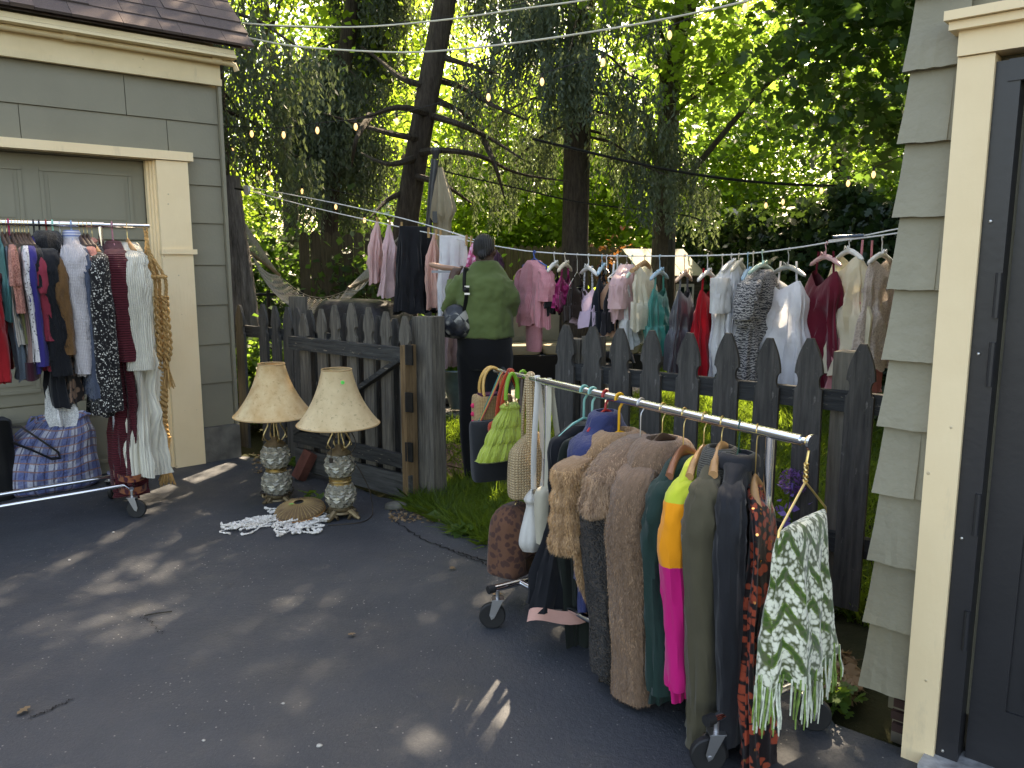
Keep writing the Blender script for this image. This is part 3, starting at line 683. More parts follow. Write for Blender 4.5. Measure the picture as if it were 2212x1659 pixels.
rk = thing('clothes_rack', 'chrome rolling clothes rack parked along the garage door', 'clothes rack', PL1, math.atan2(R1.y, R1.x))
def rkl(p): q = p - PL1; return V(q.dot(R1), -q.dot(N1), q.z)
xe = rkl(RL(322, 486)).x; xp = rkl(RL(216, 490)).x; hw2 = .24
obj('rail', MB().tube([V(-2.2, 0, LZ), V(xp + .02, 0, LZ)], .015, 14), CHROME, rk); obj('rail_extension', MB().tube([V(xp - .02, 0, LZ), V(xe, 0, LZ)], .0115, 12), CHROME, rk)
obj('post', MB().tube([V(xp, 0, .17), V(xp, 0, 1.1)], .0165, 14).tube([V(xp, 0, 1.1), V(xp, 0, LZ - .012)], .0135, 14), CHROME, rk)
obj('post', MB().tube([V(-1.45, 0, .17), V(-1.45, 0, LZ - .012)], .015, 14), CHROME, rk)
for sy in (-1, 1): obj('base_tube', MB().tube([V(-1.5, sy * .13, .172), V(xp + .0, sy * .13, .172)], .0125, 12), CHROME, rk)
for x in (-1.45, xp): obj('end_tube', MB().tube([V(x, -hw2, .172), V(x, hw2, .172)], .0135, 12), CHROME, rk)
for x in (-1.45, xp):
    for sy in (-1, 1): caster(rk, V(x, sy * hw2, 0), R(-35 if sy < 0 else 60))

# profiles
def P_top(L, w=.2, b=.05, hemw=None, hemb=None): return [(0, .055, .035), (.02, .085, .05), (.05, w * .8, b), (.085, w, b * 1.05), (.2, w * .9, b * 1.05), (L * .6, w * .86, b * 1.1), (L, hemw or w * .95, hemb or b * 1.25)]
def SLV(L, x=.2, r0=.06, r1=.045, ry=.04, side=-1, y=0): return [(side * (x - .085), y * .3, .045, .016, .02), (side * (x - .045), y * .5, .058, .026, ry * .75), (side * (x - .012), y * .8, .09, r0 * .72, ry * .95), (side * (x + .006), y, .16, r0 * .95, ry * 1.05), (side * (x + .01), y, .26, r0, ry * 1.05), (side * (x + .0), y + .006, L * .55, (r0 + r1) / 2, ry * .95), (side * (x - .012), y + .012, L * .8, r1 * .95, ry * .9), (side * (x - .018), y + .014, L, r1 * 1.02, ry * .9)]
GL = 'clothes on the rack by the garage'
HL = 'hangers on the rack by the garage'
T_ = lambda n, c: plain('plastic ' + n, c, .35, 0, .5, .05)
def leftg(u, name, label, cat, hem, mat, th=.03, hk=('wood', None), h=.085, w=.19, sleeve=None, turn=-11, hl=None, top=None, fold=.010, **kw):
    """u: column of the hook on the rail; hem, sleeve: image rows where body and sleeve end"""
    p = RL(u); p.z = LZ; wdv = Matrix.Rotation(R(turn), 3, 'Z') @ N1       # shoulder line: +x toward the drive
    if hk: hanger(hk[0], p + Z * .016, wdv, hl or 'dark brown wooden hanger holding the ' + ' '.join(label.split()[:6]), h=h, w=w * .8, col=hk[1], group=HL)
    tp = V(p.x, p.y, LZ - h + .012 if top is None else zrow(p, top)); L = tp.z - zrow(p, hem)
    sl = []
    if sleeve:
        Ls = tp.z - zrow(p + N1 * w, sleeve); sl = [SLV(Ls, w + .015, .055, .042, th * 1.05, 1), SLV(Ls * .97, w + .015, .055, .042, th, -1)]
    pr = kw.pop('prof', None) or P_top(L, w, th)
    return garment(name, label, cat, tp, wdv, pr, mat, fold=fold, sleeves=sl, group=None, seed=int(u * 3 + hem), **kw)
leftg(-26, 'cardigan', 'bright red cardigan with snap cuff at the rack end by the black tote', 'cardigan', 822, fabric('red knit', (.30, .010, .015), 'plain'), .035, ('wood', None), sleeve=822, top=590, w=.2)
leftg(3, 'top', 'turquoise knit vest hung beside the bright red cardigan', 'top', 690, fabric('turquoise knit', (.13, .50, .48), 'knit', scale=3), .022, w=.19)
leftg(12.5, 'cardigan', 'pale blue cardigan squeezed next to the turquoise vest', 'cardigan', 815, fabric('pale blue knit', (.34, .45, .55), 'knit', scale=3), .02)
leftg(18, 'sweater', 'cream sweater on a crimson plastic hanger', 'sweater', 742, fabric('cream knit', (.62, .57, .50), 'fuzz'), .02, ('tube', T_('crimson', (.40, .01, .07))), hl='crimson plastic hanger above the cream sweater', h=.11)
leftg(25, 'top', 'coral open-knit top with scalloped bell sleeve', 'top', 672, fabric('coral lace knit', (.60, .27, .21), 'lace', (.32, .12, .09)), .022, sleeve=676, prof=None, w=.215)
leftg(33, 'sweater', 'olive green fuzzy sweater between coral and mint knits', 'sweater', 735, fabric('olive fuzz', (.16, .16, .045), 'fuzz'), .024)
leftg(39, 'dress', 'mauve dress with dark burgundy hem under olive sweater', 'dress', 812, fabric('mauve', (.28, .18, .16), 'plain'), .026, extra=lambda root, b: obj('hem_band', MB().rings([[V(math.cos(a) * (.205 + .01 * k), math.sin(a) * .038, -(root.location.z - zrow(root.location, 775)) - k * .1) for a in [2 * math.pi * j / 24 for j in range(24)]] for k in range(2)], False, False), fabric('burgundy hem', (.05, .008, .018), 'plain'), root))
leftg(46, 'cardigan', 'mint green cardigan with teal hem', 'cardigan', 778, fabric('mint knit', (.33, .50, .42), 'knit', scale=3), .022)
leftg(52, 'cardigan', 'white cardigan with dark dotted trim', 'cardigan', 780, fabric('white dot', (.62, .60, .60), 'tweed', (.05, .04, .05)), .020, sleeve=780)
leftg(60, 'sweater', 'royal blue velour top beside the dotted white cardigan', 'sweater', 798, fabric('royal blue', (.030, .025, .16), 'plain'), .030, sleeve=790)
leftg(72, 'sweater', 'black fuzzy sweater with white printed collar on black hanger', 'sweater', 690, fabric('black fuzz', (.010, .010, .012), 'fuzz'), .035, ('tube', T_('black', (.012, .012, .012))), hl='black plastic hanger above the black fuzzy sweater', sleeve=668, h=.1,
      collar=[(-.005, .05, .03), (.02, .09, .045), (.07, .12, .04)], colmat=fabric('white print collar', (.7, .69, .68), 'tweed', (.03, .03, .03)))
leftg(84, 'cardigan', 'berry red draped cardigan with long sleeves', 'cardigan', 795, fabric('berry jersey', (.25, .030, .05), 'plain'), .042, ('tube', T_('black', (.012, .012, .012))), hl='black plastic hanger above the berry red cardigan', sleeve=735, h=.115)
leftg(99, 'coat', 'long black coat with black fur collar', 'coat', 872, fabric('black wool', (.008, .009, .012), 'plain'), .05, ('tube', T_('dark red', (.28, .03, .02))), hl='dark red plastic hanger holding the black fur-collared coat', sleeve=810, h=.1,
      collar=[(-.05, .06, .05), (-.01, .12, .075), (.06, .15, .085), (.12, .12, .06)], colmat=fabric('black collar fur', (.008, .008, .009), 'fuzz'), fur=dict(n=5000, l=.03, m=plain('black fur', (.008, .008, .009), .7), all=0))
leftg(113, 'jacket', 'brown suede jacket on a mint plastic hanger', 'jacket', 768, fabric('brown suede', (.135, .066, .024), 'fuzz', (.21, .11, .045)), .050, ('tube', T_('mint', (.25, .62, .48))), hl='mint green plastic hanger above the brown suede jacket', sleeve=765, h=.13)
leftg(128, 'skirt', 'dark floral printed skirt hanging below the black coat', 'skirt', 855, fabric('dark floral', (.02, .014, .012), 'print', (.20, .12, .08)), .045, ('wire', None), hl='thin wire hanger behind the brown suede jacket', top=760, prof=[(0, .13, .035), (.1, .16, .045), (.27, .18, .06)])
leftg(153, 'sweater', 'white waffle-knit sweater with blue striped rolled collar', 'sweater', 807, fabric('white waffle', (.80, .76, .76), 'knit', (.48, .44, .46), scale=1.5), .058, ('tube', T_('sky blue', (.25, .36, .52))), hl='sky blue plastic hanger above the white waffle-knit sweater', sleeve=806, h=.075,
      collar=[(-.03, .05, .04), (.0, .07, .05), (.05, .07, .05), (.10, .09, .055)], colmat=fabric('blue stripe knit', (.55, .55, .6), 'stripe', (.17, .21, .38), scale=2))
leftg(170, 'cardigan', 'slate blue mohair cardigan with furry cuff', 'cardigan', 845, fabric('slate mohair', (.070, .088, .13), 'fuzz'), .038, sleeve=858, fur=dict(n=9000, l=.022, m=plain('slate mohair hair', (.09, .11, .16), .8), all=1))
leftg(179, 'top', 'mustard yellow top seen as a thin strip', 'top', 700, fabric('mustard', (.45, .23, .035), 'plain'), .018)
leftg(187, 'sweater', 'salmon pink fuzzy sweater', 'sweater', 800, fabric('salmon fuzz', (.55, .22, .17), 'fuzz'), .030, sleeve=805, w=.185)
leftg(197, 'coat', 'long black and white tweed coat on a honey-coloured hanger', 'coat', 887, fabric('bw tweed', (.012, .011, .012), 'tweed', (.72, .70, .64)), .062, ('wood', WOODL), hl='honey-coloured wooden hanger holding the tweed coat', sleeve=887, h=.12, w=.22)
leftg(241, 'cardigan', 'long burgundy ribbed cardigan with orange zigzag bands reaching the floor', 'cardigan', 1062, fabric('burgundy rib', (.10, .012, .020), 'hrib', scale=1.6), .065, ('tube', T_('dusty pink', (.40, .16, .20))), hl='dusty pink plastic hanger above the burgundy cardigan', sleeve=780, h=.1, fold=.02,
      extra=lambda root, b: [obj('pattern_band', MB().rings([[V(math.cos(a) * (.216), math.sin(a) * .094, -(root.location.z - zrow(root.location, q))) for a in [2 * math.pi * j / 30 for j in range(30)]] for q in (v0, v0 + 14)], False, False), fabric('orange band', (.26, .085, .035), 'print', (.06, .012, .02)), root) for v0 in (1010, 1035)])
OFFW = fabric('cream slub knit', (.74, .70, .58), 'rib', (.58, .55, .47), scale=3.2)
leftg(273, 'cardigan', 'long white slub-knit cardigan with wide sleeve reaching nearly to the ground', 'cardigan', 1068, OFFW, .075, ('wood', WOODL), hl='honey-coloured wooden hanger holding the long white cardigan', h=.11, fold=.026, sleeve=798, w=.20, kf=7,
      prof=[(0, .06, .05), (.03, .11, .07), (.07, .17, .085), (.12, .195, .09), (.5, .19, .085), (.9, .21, .095), (1.38, .235, .12)])
# white lace blouse hung low
leftg(93, 'blouse', 'short white crochet blouse hanging low above the plaid bag', 'blouse', 912, fabric('white crochet', (.80, .80, .78), 'lace', (.55, .55, .55), scale=1.3), .05, None, top=798, fold=.02, prof=[(0, .05, .03), (.05, .08, .035), (.14, .12, .045), (.24, .15, .07), (.31, .16, .06)])
# macrame plant hanger at the rail end
JUTE = plain('jute', (.50, .31, .13), .9, 0, .2, .3, 60, .9, 220)
pm = RL(318, 486); pm.z = LZ; mc = thing('macrame_hanger', 'tan macrame plant hanger with tassels at the end of the rail', 'macrame', pm + R1 * -.01, math.atan2(N1.y, N1.x))
def twist(m, pts, rad, turns, n=2, rr=.006, k=40):
    c = [Vector(p) for p in catmull(pts, k)]
    for s in range(n):
        q = []
        for i, p in enumerate(c):
            a = 2 * math.pi * (turns * i / (k - 1) + s / n); q.append(p + V(math.cos(a) * rad, math.sin(a) * rad, 0))
        m.tube(q, rr, 5)
def mz(v): return zrow(pm, v) - LZ
m = MB(); m.tube([V(0, .0, .012), V(.0, .012, .0), V(0, .004, -.03), V(0, -.006, -.05), V(0, -.012, 0), V(0, 0, .012)], .005, 6); m.tube([V(0, 0, mz(560)), V(0, 0, mz(600))], .016, 8); obj('top_loop', m, JUTE, mc)
for i, (x, y) in enumerate(((-.05, -.03), (-.02, .06), (.05, .075), (.04, .02))):
    m = MB(); twist(m, [(0, 0, mz(500)), (x * .15, y * .15, mz(545)), (x, y, mz(600)), (x, y, mz(640))], .006, 5, 3, .0055)
    twist(m, [(x, y, mz(640)), (x, y, mz(700)), (x, y, mz(760)), (x * .5, y * .5, mz(800))], .011, 6, 2, .009); obj('cord', m, JUTE, mc)
    obj('bead', MB().ball((x, y, mz(708 + i * 3)), .011, 10, 6), plain('dark bead', (.03, .015, .01), .4), mc)
m = MB(); m.tube([V(math.cos(a) * .07, .02 + math.sin(a) * .075, mz(598)) for a in [2 * math.pi * j / 20 for j in range(21)]], .011, 7); obj('ring', m, JUTE, mc)
m = MB(); twist(m, [(.0, .02, mz(800)), (.01, .03, mz(850)), (.0, .02, mz(905)), (.0, .03, mz(950))], .02, 5, 3, .014)
m.tube([V(0, .03, mz(945)), V(.0, .03, mz(985))], [.036, .014], 8); obj('braid', m, JUTE, mc)
def tassel(root, c, z0, z1, n, w, mat):
    m = MB(); r = random.Random(int(z1 * 100))
    for i in range(n):
        a = r.uniform(0, 6.28); d = r.uniform(.3, 1) * w; m.tube([c + V(0, 0, z0), c + V(math.cos(a) * d * .35, math.sin(a) * d * .35, (z0 + z1) / 2), c + V(math.cos(a) * d, math.sin(a) * d, z1 + r.uniform(-.02, .02))], .0035, 4)
    obj('tassel', m, mat, root)
tassel(mc, V(0, .03, 0), mz(985), mz(1043), 40, .055, JUTE); tassel(mc, V(.03, .06, 0), mz(770), mz(835), 26, .045, JUTE)
m = MB(); twist(m, [(.05, .06, mz(640)), (.045, .06, mz(700)), (.03, .06, mz(775))], .009, 6, 2, .008); obj('cord', m, JUTE, mc)

# plaid laundry bag and black tote under the rack
def sack(name, label, c, rad, prof, mat, rz=0, seed=1, squash=(1, 1), amp=.03):
    r = random.Random(seed); ph = [r.uniform(0, 6.28) for _ in range(9)]; rs = []
    pr = catmull(prof, 26)
    for i, (z, k, ox) in enumerate(pr):
        ring = []
        for j in range(56):
            th = 2 * math.pi * j / 56; w = 1 + amp * (math.sin(3 * th + ph[0] + 5 * z) + .7 * math.sin(5 * th + ph[1] - 9 * z) + .5 * math.sin(9 * th + ph[2] + 14 * z) + .4 * math.sin(13 * th + ph[3]))
            x = math.copysign(abs(math.cos(th)) ** .7, math.cos(th)) * rad * squash[0]; y = math.copysign(abs(math.sin(th)) ** .7, math.sin(th)) * rad * squash[1]
            ring.append(V(x * k * w + ox, y * k * w, z + .012 * math.sin(4 * th + ph[4]) * min(1, z * 6)))
        rs.append(ring)
    m = MB().rings(rs, True, False); l = rs[-1]; m.rings([l, [V(p.x * .93, p.y * .9, p.z - .01) for p in l], [V(p.x * .8, p.y * .7, p.z - .12) for p in l]], False, True)
    t = thing(name, label, 'bag', c, rz); obj('body', m, mat, t); return t
pb_ = G(118, 1062); PLAID = fabric('blue plaid weave', (.2, .25, .4), 'plaid')
lb = sack('laundry_bag', 'large slumped blue plaid woven bag under the rack', V(pb_.x, pb_.y, 0) - N1 * .12, .27, [(.0, .92, 0), (.03, 1.08, 0), (.12, 1.1, 0), (.25, 1.0, .02), (.36, .86, .06), (.44, .62, .10), (.47, .58, .12)], PLAID, math.atan2(R1.y, R1.x), 5, (1.0, .62), .035)
m = MB()
for sy in (-1, 1): m.tube([V(-.1, sy * .08, .40), V(-.06, sy * .10, .47), (V(.05, sy * .12, .46)), V(.12, sy * .09, .40)], .011, 6, True, .4)
obj('handle', m, PLAID, lb)
bt = G(-40, 1085); BLK = plain('black tote cloth', (.010, .011, .012), .5, 0, .4, .2, 9, .5, 20)
t = sack('tote_bag', 'black tote bag with long black handles beside the plaid bag', V(bt.x, bt.y, 0) - N1 * .02, .2, [(0, .95, 0), (.05, 1, 0), (.3, 1, 0), (.5, .98, 0)], BLK, math.atan2(R1.y, R1.x), 2, (1, .5), .02)
m = MB()
for dy in (-.09, -.05): m.tube([V(.19, dy, .46), V(.24, dy - .02, .46), V(.34, dy - .05, .36), V(.42, dy - .07, .28), V(.43, dy - .08, .24), V(.38, dy - .08, .24), V(.28, dy - .05, .31), V(.19, dy, .36)], .013, 8, True, .45)
obj('handle', m, plain('black vinyl', (.012, .012, .013), .3, 0, .5, .1), t)
# ================================================================== chrome rack with coats and bags
PF = V(.145, 3.23, 0); DR = V(.527, -.85, 0).normalized(); NR = V(-DR.y, DR.x, 0); WL = -NR        # WL points to the open drive
def rv(u): return 808 + .224 * (u - 1100)
def RR(u, v=None): return onpl(u, rv(u) if v is None else v, PF, NR)
RZ = (RR(1193).z + RR(1700).z) / 2
rr_ = thing('clothes_rack', 'low chrome rolling rack of coats and handbags before the picket fence', 'clothes rack', PF, math.atan2(DR.y, DR.x))
def rrl(p): q = p - PF; return V(q.dot(DR), q.dot(NR), q.z)
xn = rrl(RR(1664, 945)).x; xend = rrl(RR(1752, 955)).x; xfar = rrl(RR(1070, 801)).x; xcol = rrl(RR(1200)).x
obj('rail', MB().tube([V(-.02, 0, RZ), V(xend - .03, 0, RZ)], .0158, 16).tube([V(xfar, 0, RZ), V(-.02, 0, RZ)], .0125, 14), CHROME, rr_)
obj('rail_end_cap', MB().tube([V(xend - .03, 0, RZ), V(xend + .002, 0, RZ)], .011, 12).tube([V(xend, 0, RZ), V(xend + .008, 0, RZ)], .024, 20), CHROME, rr_)
for x in (0, xn): obj('post', MB().tube([V(x, 0, .17), V(x, 0, .68)], .0165, 14).tube([V(x, 0, .68), V(x, 0, RZ - .012)], .0135, 14).tube([V(x, 0, .672), V(x, 0, .684)], .0178, 14), CHROME, rr_)
obj('base_tube', MB().tube([V(0, -.13, .172), V(xn, -.05, .172)], .013, 12), CHROME, rr_); obj('base_tube', MB().tube([V(0, .13, .172), V(xn, .13, .172)], .013, 12), CHROME, rr_)
for x in (0, xn):
    hx = .26 if x == 0 else .19
    obj('end_tube', MB().tube([V(x, -hx, .172), V(x, .26, .172)], .0145, 12), CHROME, rr_); obj('end_cap', MB().tube([V(x, -hx - .025, .172), V(x, -hx + .005, .172)], .017, 12), RUBBER, rr_)
    for sy in (-1, 1): caster(rr_, V(x, -hx + .02 if sy < 0 else .24, 0), R(-120 if sy < 0 else 40), 1)
m = MB(); m.box((.16, -.13, .19), (.03, .03, .012))
for s in (-1, 1): m.tube([V(.16, -.13, .19), V(.16 + s * .022, -.13, .20), V(.16 + s * .026, -.13, .222), V(.16 + s * .014, -.13, .236)], .005, 6)
obj('rail_clip', m, STEEL, rr_)

HR = 'hangers on the coat rack'
def furm(name, c, c2):
    m = N(name); f = m.noise(m.co('Object', (11, 11, 1.3)), 3.2, 5, .62); g = m.n('NewGeometry'); m.col(m.mix(m.math('MULTIPLY', g.outputs['Random Per Island'], .35), m.ramp(f, [(.40, c), (.60, c2)]), mul(c2, 1.35))); m.set(.36, 0, .5); return m.m
def rightg(u, name, label, cat, top, hem, mat, th=.035, hk=None, w=.19, sleeve=None, sw=(.055, .045), turn=0, hl=None, fold=.012, sy=.0, **kw):
    p = RR(u); p.z = RZ; wv = Matrix.Rotation(R(turn), 3, 'Z') @ WL; tp = V(p.x, p.y, zrow(p, top)); L = tp.z - zrow(p, hem)
    if hk: hanger(hk[0], p + Z * .0165, wv, hl, h=max(.06, RZ - tp.z + .0), w=w * .72, col=hk[1], r=.0185)
    sl = []
    if sleeve:
        Ls = tp.z - zrow(p + wv * w, sleeve); sl = [SLV(Ls, w + .002, sw[0] * .92, sw[1] * .92, th * 1.1, 1, .012), SLV(Ls, w + .002, sw[0], sw[1], th, -1, .01)]
    pr = kw.pop('prof', None) or [(0, .05, .03), (.015, .08, .045), (.04, w * .72, th), (.08, w, th * 1.02), (.14, w * .92, th), (.22, w * .78, th * .95), (L * .55, w * .76, th), (L * .8, w * .82, th * 1.1), (L, w * .88, th * 1.2)]
    return garment(name, label, cat, tp, wv, pr, mat, fold=fold, sleeves=sl, seed=int(u + hem), **kw)
NAVYB = fabric('black crepe', (.007, .008, .011), 'plain')
rightg(1262, 'dress', 'black dress with pale pink ruffled hem beside the white bag', 'dress', 915, 1240, NAVYB, .05, ('tube', T_('seafoam', (.16, .42, .37))), hl='seafoam plastic hanger above the black pink-trimmed dress', fold=.018, w=.17,
       prof=[(0, .06, .04), (.03, .11, .05), (.08, .16, .05), (.3, .15, .05), (.5, .19, .07), (.70, .24, .09)],
       extra=lambda root, b: obj('pink_trim', MB().rings([[V(math.cos(a) * (.242 + .01 * k) + .0, math.sin(a) * (.094 + .012 * math.sin(5 * a + k)), -.695 - .05 * k + .015 * math.sin(4 * a)) for a in [2 * math.pi * j / 40 for j in range(40)]] for k in range(2)], False, False), fabric('pink trim', (.66, .36, .30), 'plain'), root))
rightg(1280, 'trousers', 'very dark green long trousers hanging under the black dress', 'trousers', 940, 1372, fabric('bottle black', (.010, .014, .011), 'plain'), .035, ('tube', T_('aqua', (.22, .50, .44))), hl='aqua plastic hanger above the dark trousers', w=.14, prof=[(0, .1, .03), (.06, .15, .04), (.4, .15, .045), (.86, .10, .04)])
rightg(1308, 'jacket', 'royal blue crinkled jacket on a red hanger', 'jacket', 898, 1300, fabric('royal crinkle', (.009, .020, .10), 'crinkle'), .055, ('tube', T_('red', (.40, .02, .02))), turn=14, hl='red plastic hanger inside the royal blue jacket', w=.14, sleeve=1250, sw=(.05, .045), collar=[(-.02, .045, .04), (-.005, .07, .055), (.03, .09, .055)])
MINK1 = fabric('tan mink', (.22, .125, .066), 'fuzz', (.42, .26, .145)); MINK2 = fabric('brown mink', (.12, .070, .044), 'fuzz', (.30, .19, .125))
HAIR1 = furm('tan mink hair', (.23, .12, .052), (.64, .395, .20)); HAIR2 = furm('brown mink hair', (.11, .056, .030), (.44, .268, .155)); HAIR3 = furm('grey mink hair', (.18, .104, .060), (.52, .335, .205))
def bands(L, x, r, k, side=1):
    pts = [(side * (x - .05), 0, .05, .04, .04)]
    for i in range(k * 2 + 1): t = i / (k * 2); pts.append((side * (x + .01 + .02 * t), 0, .075 + (L - .075) * t, r * (1.02 if i % 2 else .86) * (1 - .15 * t), r * (1.0 if i % 2 else .84)))
    return pts
rightg(1338, 'fur_jacket', 'tan mink jacket with banded pelts on a yellow hanger', 'coat', 945, 1300, MINK1, .07, ('tube', T_('yellow', (.72, .36, .01))), hl='yellow plastic hanger holding the tan mink jacket', w=.185, fold=.008,
       prof=[(0, .07, .06), (.03, .13, .08), (.09, .185, .085), (.3, .18, .075), (.5, .17, .06), (.62, .12, .03)], collar=[(-.03, .07, .06), (.0, .12, .09), (.06, .155, .10), (.11, .13, .08)],
       fur=dict(n=45000, l=.013, m=HAIR1, w=.0009))
p = RR(1338); fj = [o for o in S.objects if o.name.startswith('fur_jacket')][0]; Ls = fj.location.z - zrow(p + WL * .2, 1185)
sm = MB(); rr2 = []
for i, (x, y, z, rx, ry) in enumerate(catmull(bands(Ls, .205, .066, 4), 40)): rr2.append([V(x + math.cos(2 * math.pi * j / 22) * rx, y + math.sin(2 * math.pi * j / 22) * ry, -z) for j in range(22)])
sm.rings(rr2); obj('sleeve', sm, MINK1, fj); furcoat([sm], fj, dict(n=22000, l=.013, m=HAIR1, w=.0009))
rightg(1385, 'fur_coat', 'black curly lamb coat with wide grey-brown mink collar', 'coat', 985, 1452, fabric('persian lamb', (.006, .005, .005), 'curl', (.05, .036, .026)), .065, ('wire', None), hl='white wire hanger inside the mink-collared black coat', w=.175, sleeve=1440, sw=(.058, .05), fold=.01)
fc = [o for o in S.objects if o.name.startswith('fur_coat')][0]
cm = MB(); rr2 = []
for zd, a, b, sx, sy in catmull([(-.07, .05, .05, 0, 0), (-.05, .11, .08, .01, .01), (-.0, .17, .105, .03, .02), (.06, .20, .115, .05, .03), (.105, .205, .10, .06, .03), (.12, .18, .07, .05, .02)], 16):
    rr2.append([V(sx + math.cos(2 * math.pi * j / 36) * a * (1 + .04 * math.sin(j)), sy + math.sin(2 * math.pi * j / 36) * b, -zd + (.05 * max(0, math.cos(2 * math.pi * j / 36)) if zd > .05 else 0) * -1) for j in range(36)])
cm.rings(rr2); obj('collar', cm, MINK2, fc); furcoat([cm], fc, dict(n=45000, l=.016, m=HAIR3, w=.0009))
rightg(1432, 'fur_coat', 'long brown mink coat with turned-up cuff near the ground', 'coat', 958, 1535, MINK2, .075, ('wood', WOODD), turn=8, hl='dark wooden hanger inside the long brown mink coat', w=.165, sleeve=1500, sw=(.062, .062), fold=.010, sr=.4,
       collar=[(-.02, .07, .06), (.0, .11, .085), (.05, .145, .10), (.10, .15, .085)], fur=dict(n=90000, l=.010, m=HAIR2, w=.0007, up=.16))
rightg(1478, 'jacket', 'dark green wool jacket between mink coat and colour-block jacket', 'jacket', 985, 1485, fabric('dark green wool', (.012, .035, .030), 'plain'), .04, ('wood', plain('reddish hanger wood', (.24, .085, .04), .4, 0, .5)), turn=18, hl='reddish wooden hanger above the dark green jacket', w=.17, sleeve=1490, sw=(.05, .045))
def blocks():
    m = N('colour block cloth'); sp = m.n('SeparateXYZ'); m.l(m.tc.outputs['Object'], sp.inputs[0]); z = m.math('MULTIPLY', sp.outputs[2], -1)
    x = m.n('ValToRGB'); x.color_ramp.interpolation = 'CONSTANT'; e = x.color_ramp.elements
    while len(e) < 4: e.new(.5)
    for q, (p, c) in zip(e, ((0, (.48, .55, .045)), (.105, (.85, .30, .012)), (.30, (.58, .008, .17)), (.845, (.48, .55, .045)))): q.position = p; q.color = (*c, 1)
    m.l(z, x.inputs[0]); m.col(x.outputs[0]); m.set(.85, 0, .2, .2); m.bump(m.noise(m.co('UV', (1, .35, 1)), 14, 4), .5, .012); return m.m
rightg(1522, 'jacket', 'colour-block jacket in lime, orange and magenta', 'jacket', 985, 1478, blocks(), .04, ('wood', WOODL), turn=17, hl='pale wooden hanger above the lime shoulder of the colour-block jacket', w=.17, sleeve=1480, sw=(.055, .048), fold=.01)
rightg(1560, 'coat', 'olive canvas parka with ribbed collar and buttoned cuff', 'coat', 978, 1600, fabric('olive canvas', (.078, .068, .042), 'plain'), .045, ('wood', WOODL), turn=25, hl='pale wooden hanger inside the olive parka', w=.17, sleeve=1612, sw=(.052, .048), fold=.014,
       collar=[(-.02, .045, .045), (.0, .075, .06), (.05, .11, .065), (.10, .115, .05)], colmat=fabric('grey rib collar', (.09, .085, .07), 'hrib', scale=3), extra=lambda root, b: obj('cuff_button', MB().ball((.20, .055, -.83), .012, 10, 6), plain('brown button', (.06, .04, .025), .4), root))
rightg(1598, 'jacket', 'black nylon jacket with stand collar on a dark green wire hanger', 'jacket', 985, 1605, fabric('black nylon', (.012, .013, .017), 'plain', rough=.6), .036, ('wire', plain('green wire', (.01, .06, .04), .4)), turn=34, hl='dark green wire hanger inside the black nylon jacket', w=.165, sleeve=1600, sw=(.052, .052), fold=.012, collar=[(-.012, .045, .05), (.0, .062, .06), (.03, .07, .062)])
SEQ = fabric('red sequin print', (.012, .007, .008), 'print', (.33, .055, .026), scale=1.5, rough=.45)
rightg(1636, 'dress', 'black dress covered in rust red petals and copper sequins', 'dress', 1050, 1690, SEQ, .05, ('wood', WOODL), hl='tan wooden hanger holding the rust petal dress', w=.10, sleeve=None, turn=32, fold=.012, prof=[(0, .03, .02, .0, .0), (.03, .07, .025, .01, .01), (.1, .12, .03, .02, .03), (.4, .13, .035, .03, .04), (.9, .15, .045, .04, .045)])
def sequins(root, b):
    r = random.Random(3); m = MB(); vs = [f for f in b.f if len(f) == 4]
    for k in range(120):
        f = r.choice(vs); q = [Vector(b.v[i]) for i in f]; c = sum(q, V(0, 0, 0)) / 4; n = (q[2] - q[0]).cross(q[3] - q[1])
        if n.length < 1e-9: continue
        n.normalize(); ux = n.orthogonal().normalized(); uy = n.cross(ux); c2 = c + n * (.002 if n.dot(c - V(0, 0, c.z)) > 0 else -.002)
        m.add([c2 + ux * math.cos(a) * .0045 + uy * math.sin(a) * .0045 for a in [2 * math.pi * j / 6 for j in range(6)]], [tuple(range(6))])
    tag(obj('sequins', m, plain('copper sequin', (.75, .33, .13), .2, 1, .5, .2), root, False), kind='stuff')
m_ = [o for o in S.objects if o.get('label', '').startswith('black dress covered')][0]
_mb = MB(); _mb.v = [tuple(v.co) for v in m_.data.vertices]; _mb.f = [tuple(p.vertices) for p in m_.data.polygons]; sequins(m_, _mb)

for lb_, L_c in (('olive canvas', .9), ('black nylon', .9), ('dark green wool', .7), ('colour-block', .68), ('royal blue', .5)):
    o_ = [o for o in S.objects if o.get('label', '').startswith(lb_)][0]; bd = [c for c in o_.children if c.name.startswith('body')][0]; me_ = bd.data; strip = MB(); pts_ = []
    for i in range(14):
        z_ = -.10 - (L_c - .12) * i / 13; best = max((v.co for v in me_.vertices if abs(v.co.z - z_) < .03 and abs(v.co.x) < .03), key=lambda c_: c_.y, default=None)
        if best is not None: pts_.append(V(.0, best.y + .003, z_))
    if len(pts_) > 3: strip.tube(pts_, .014, 6, True, .22); obj('placket', strip, me_.materials[0], o_)
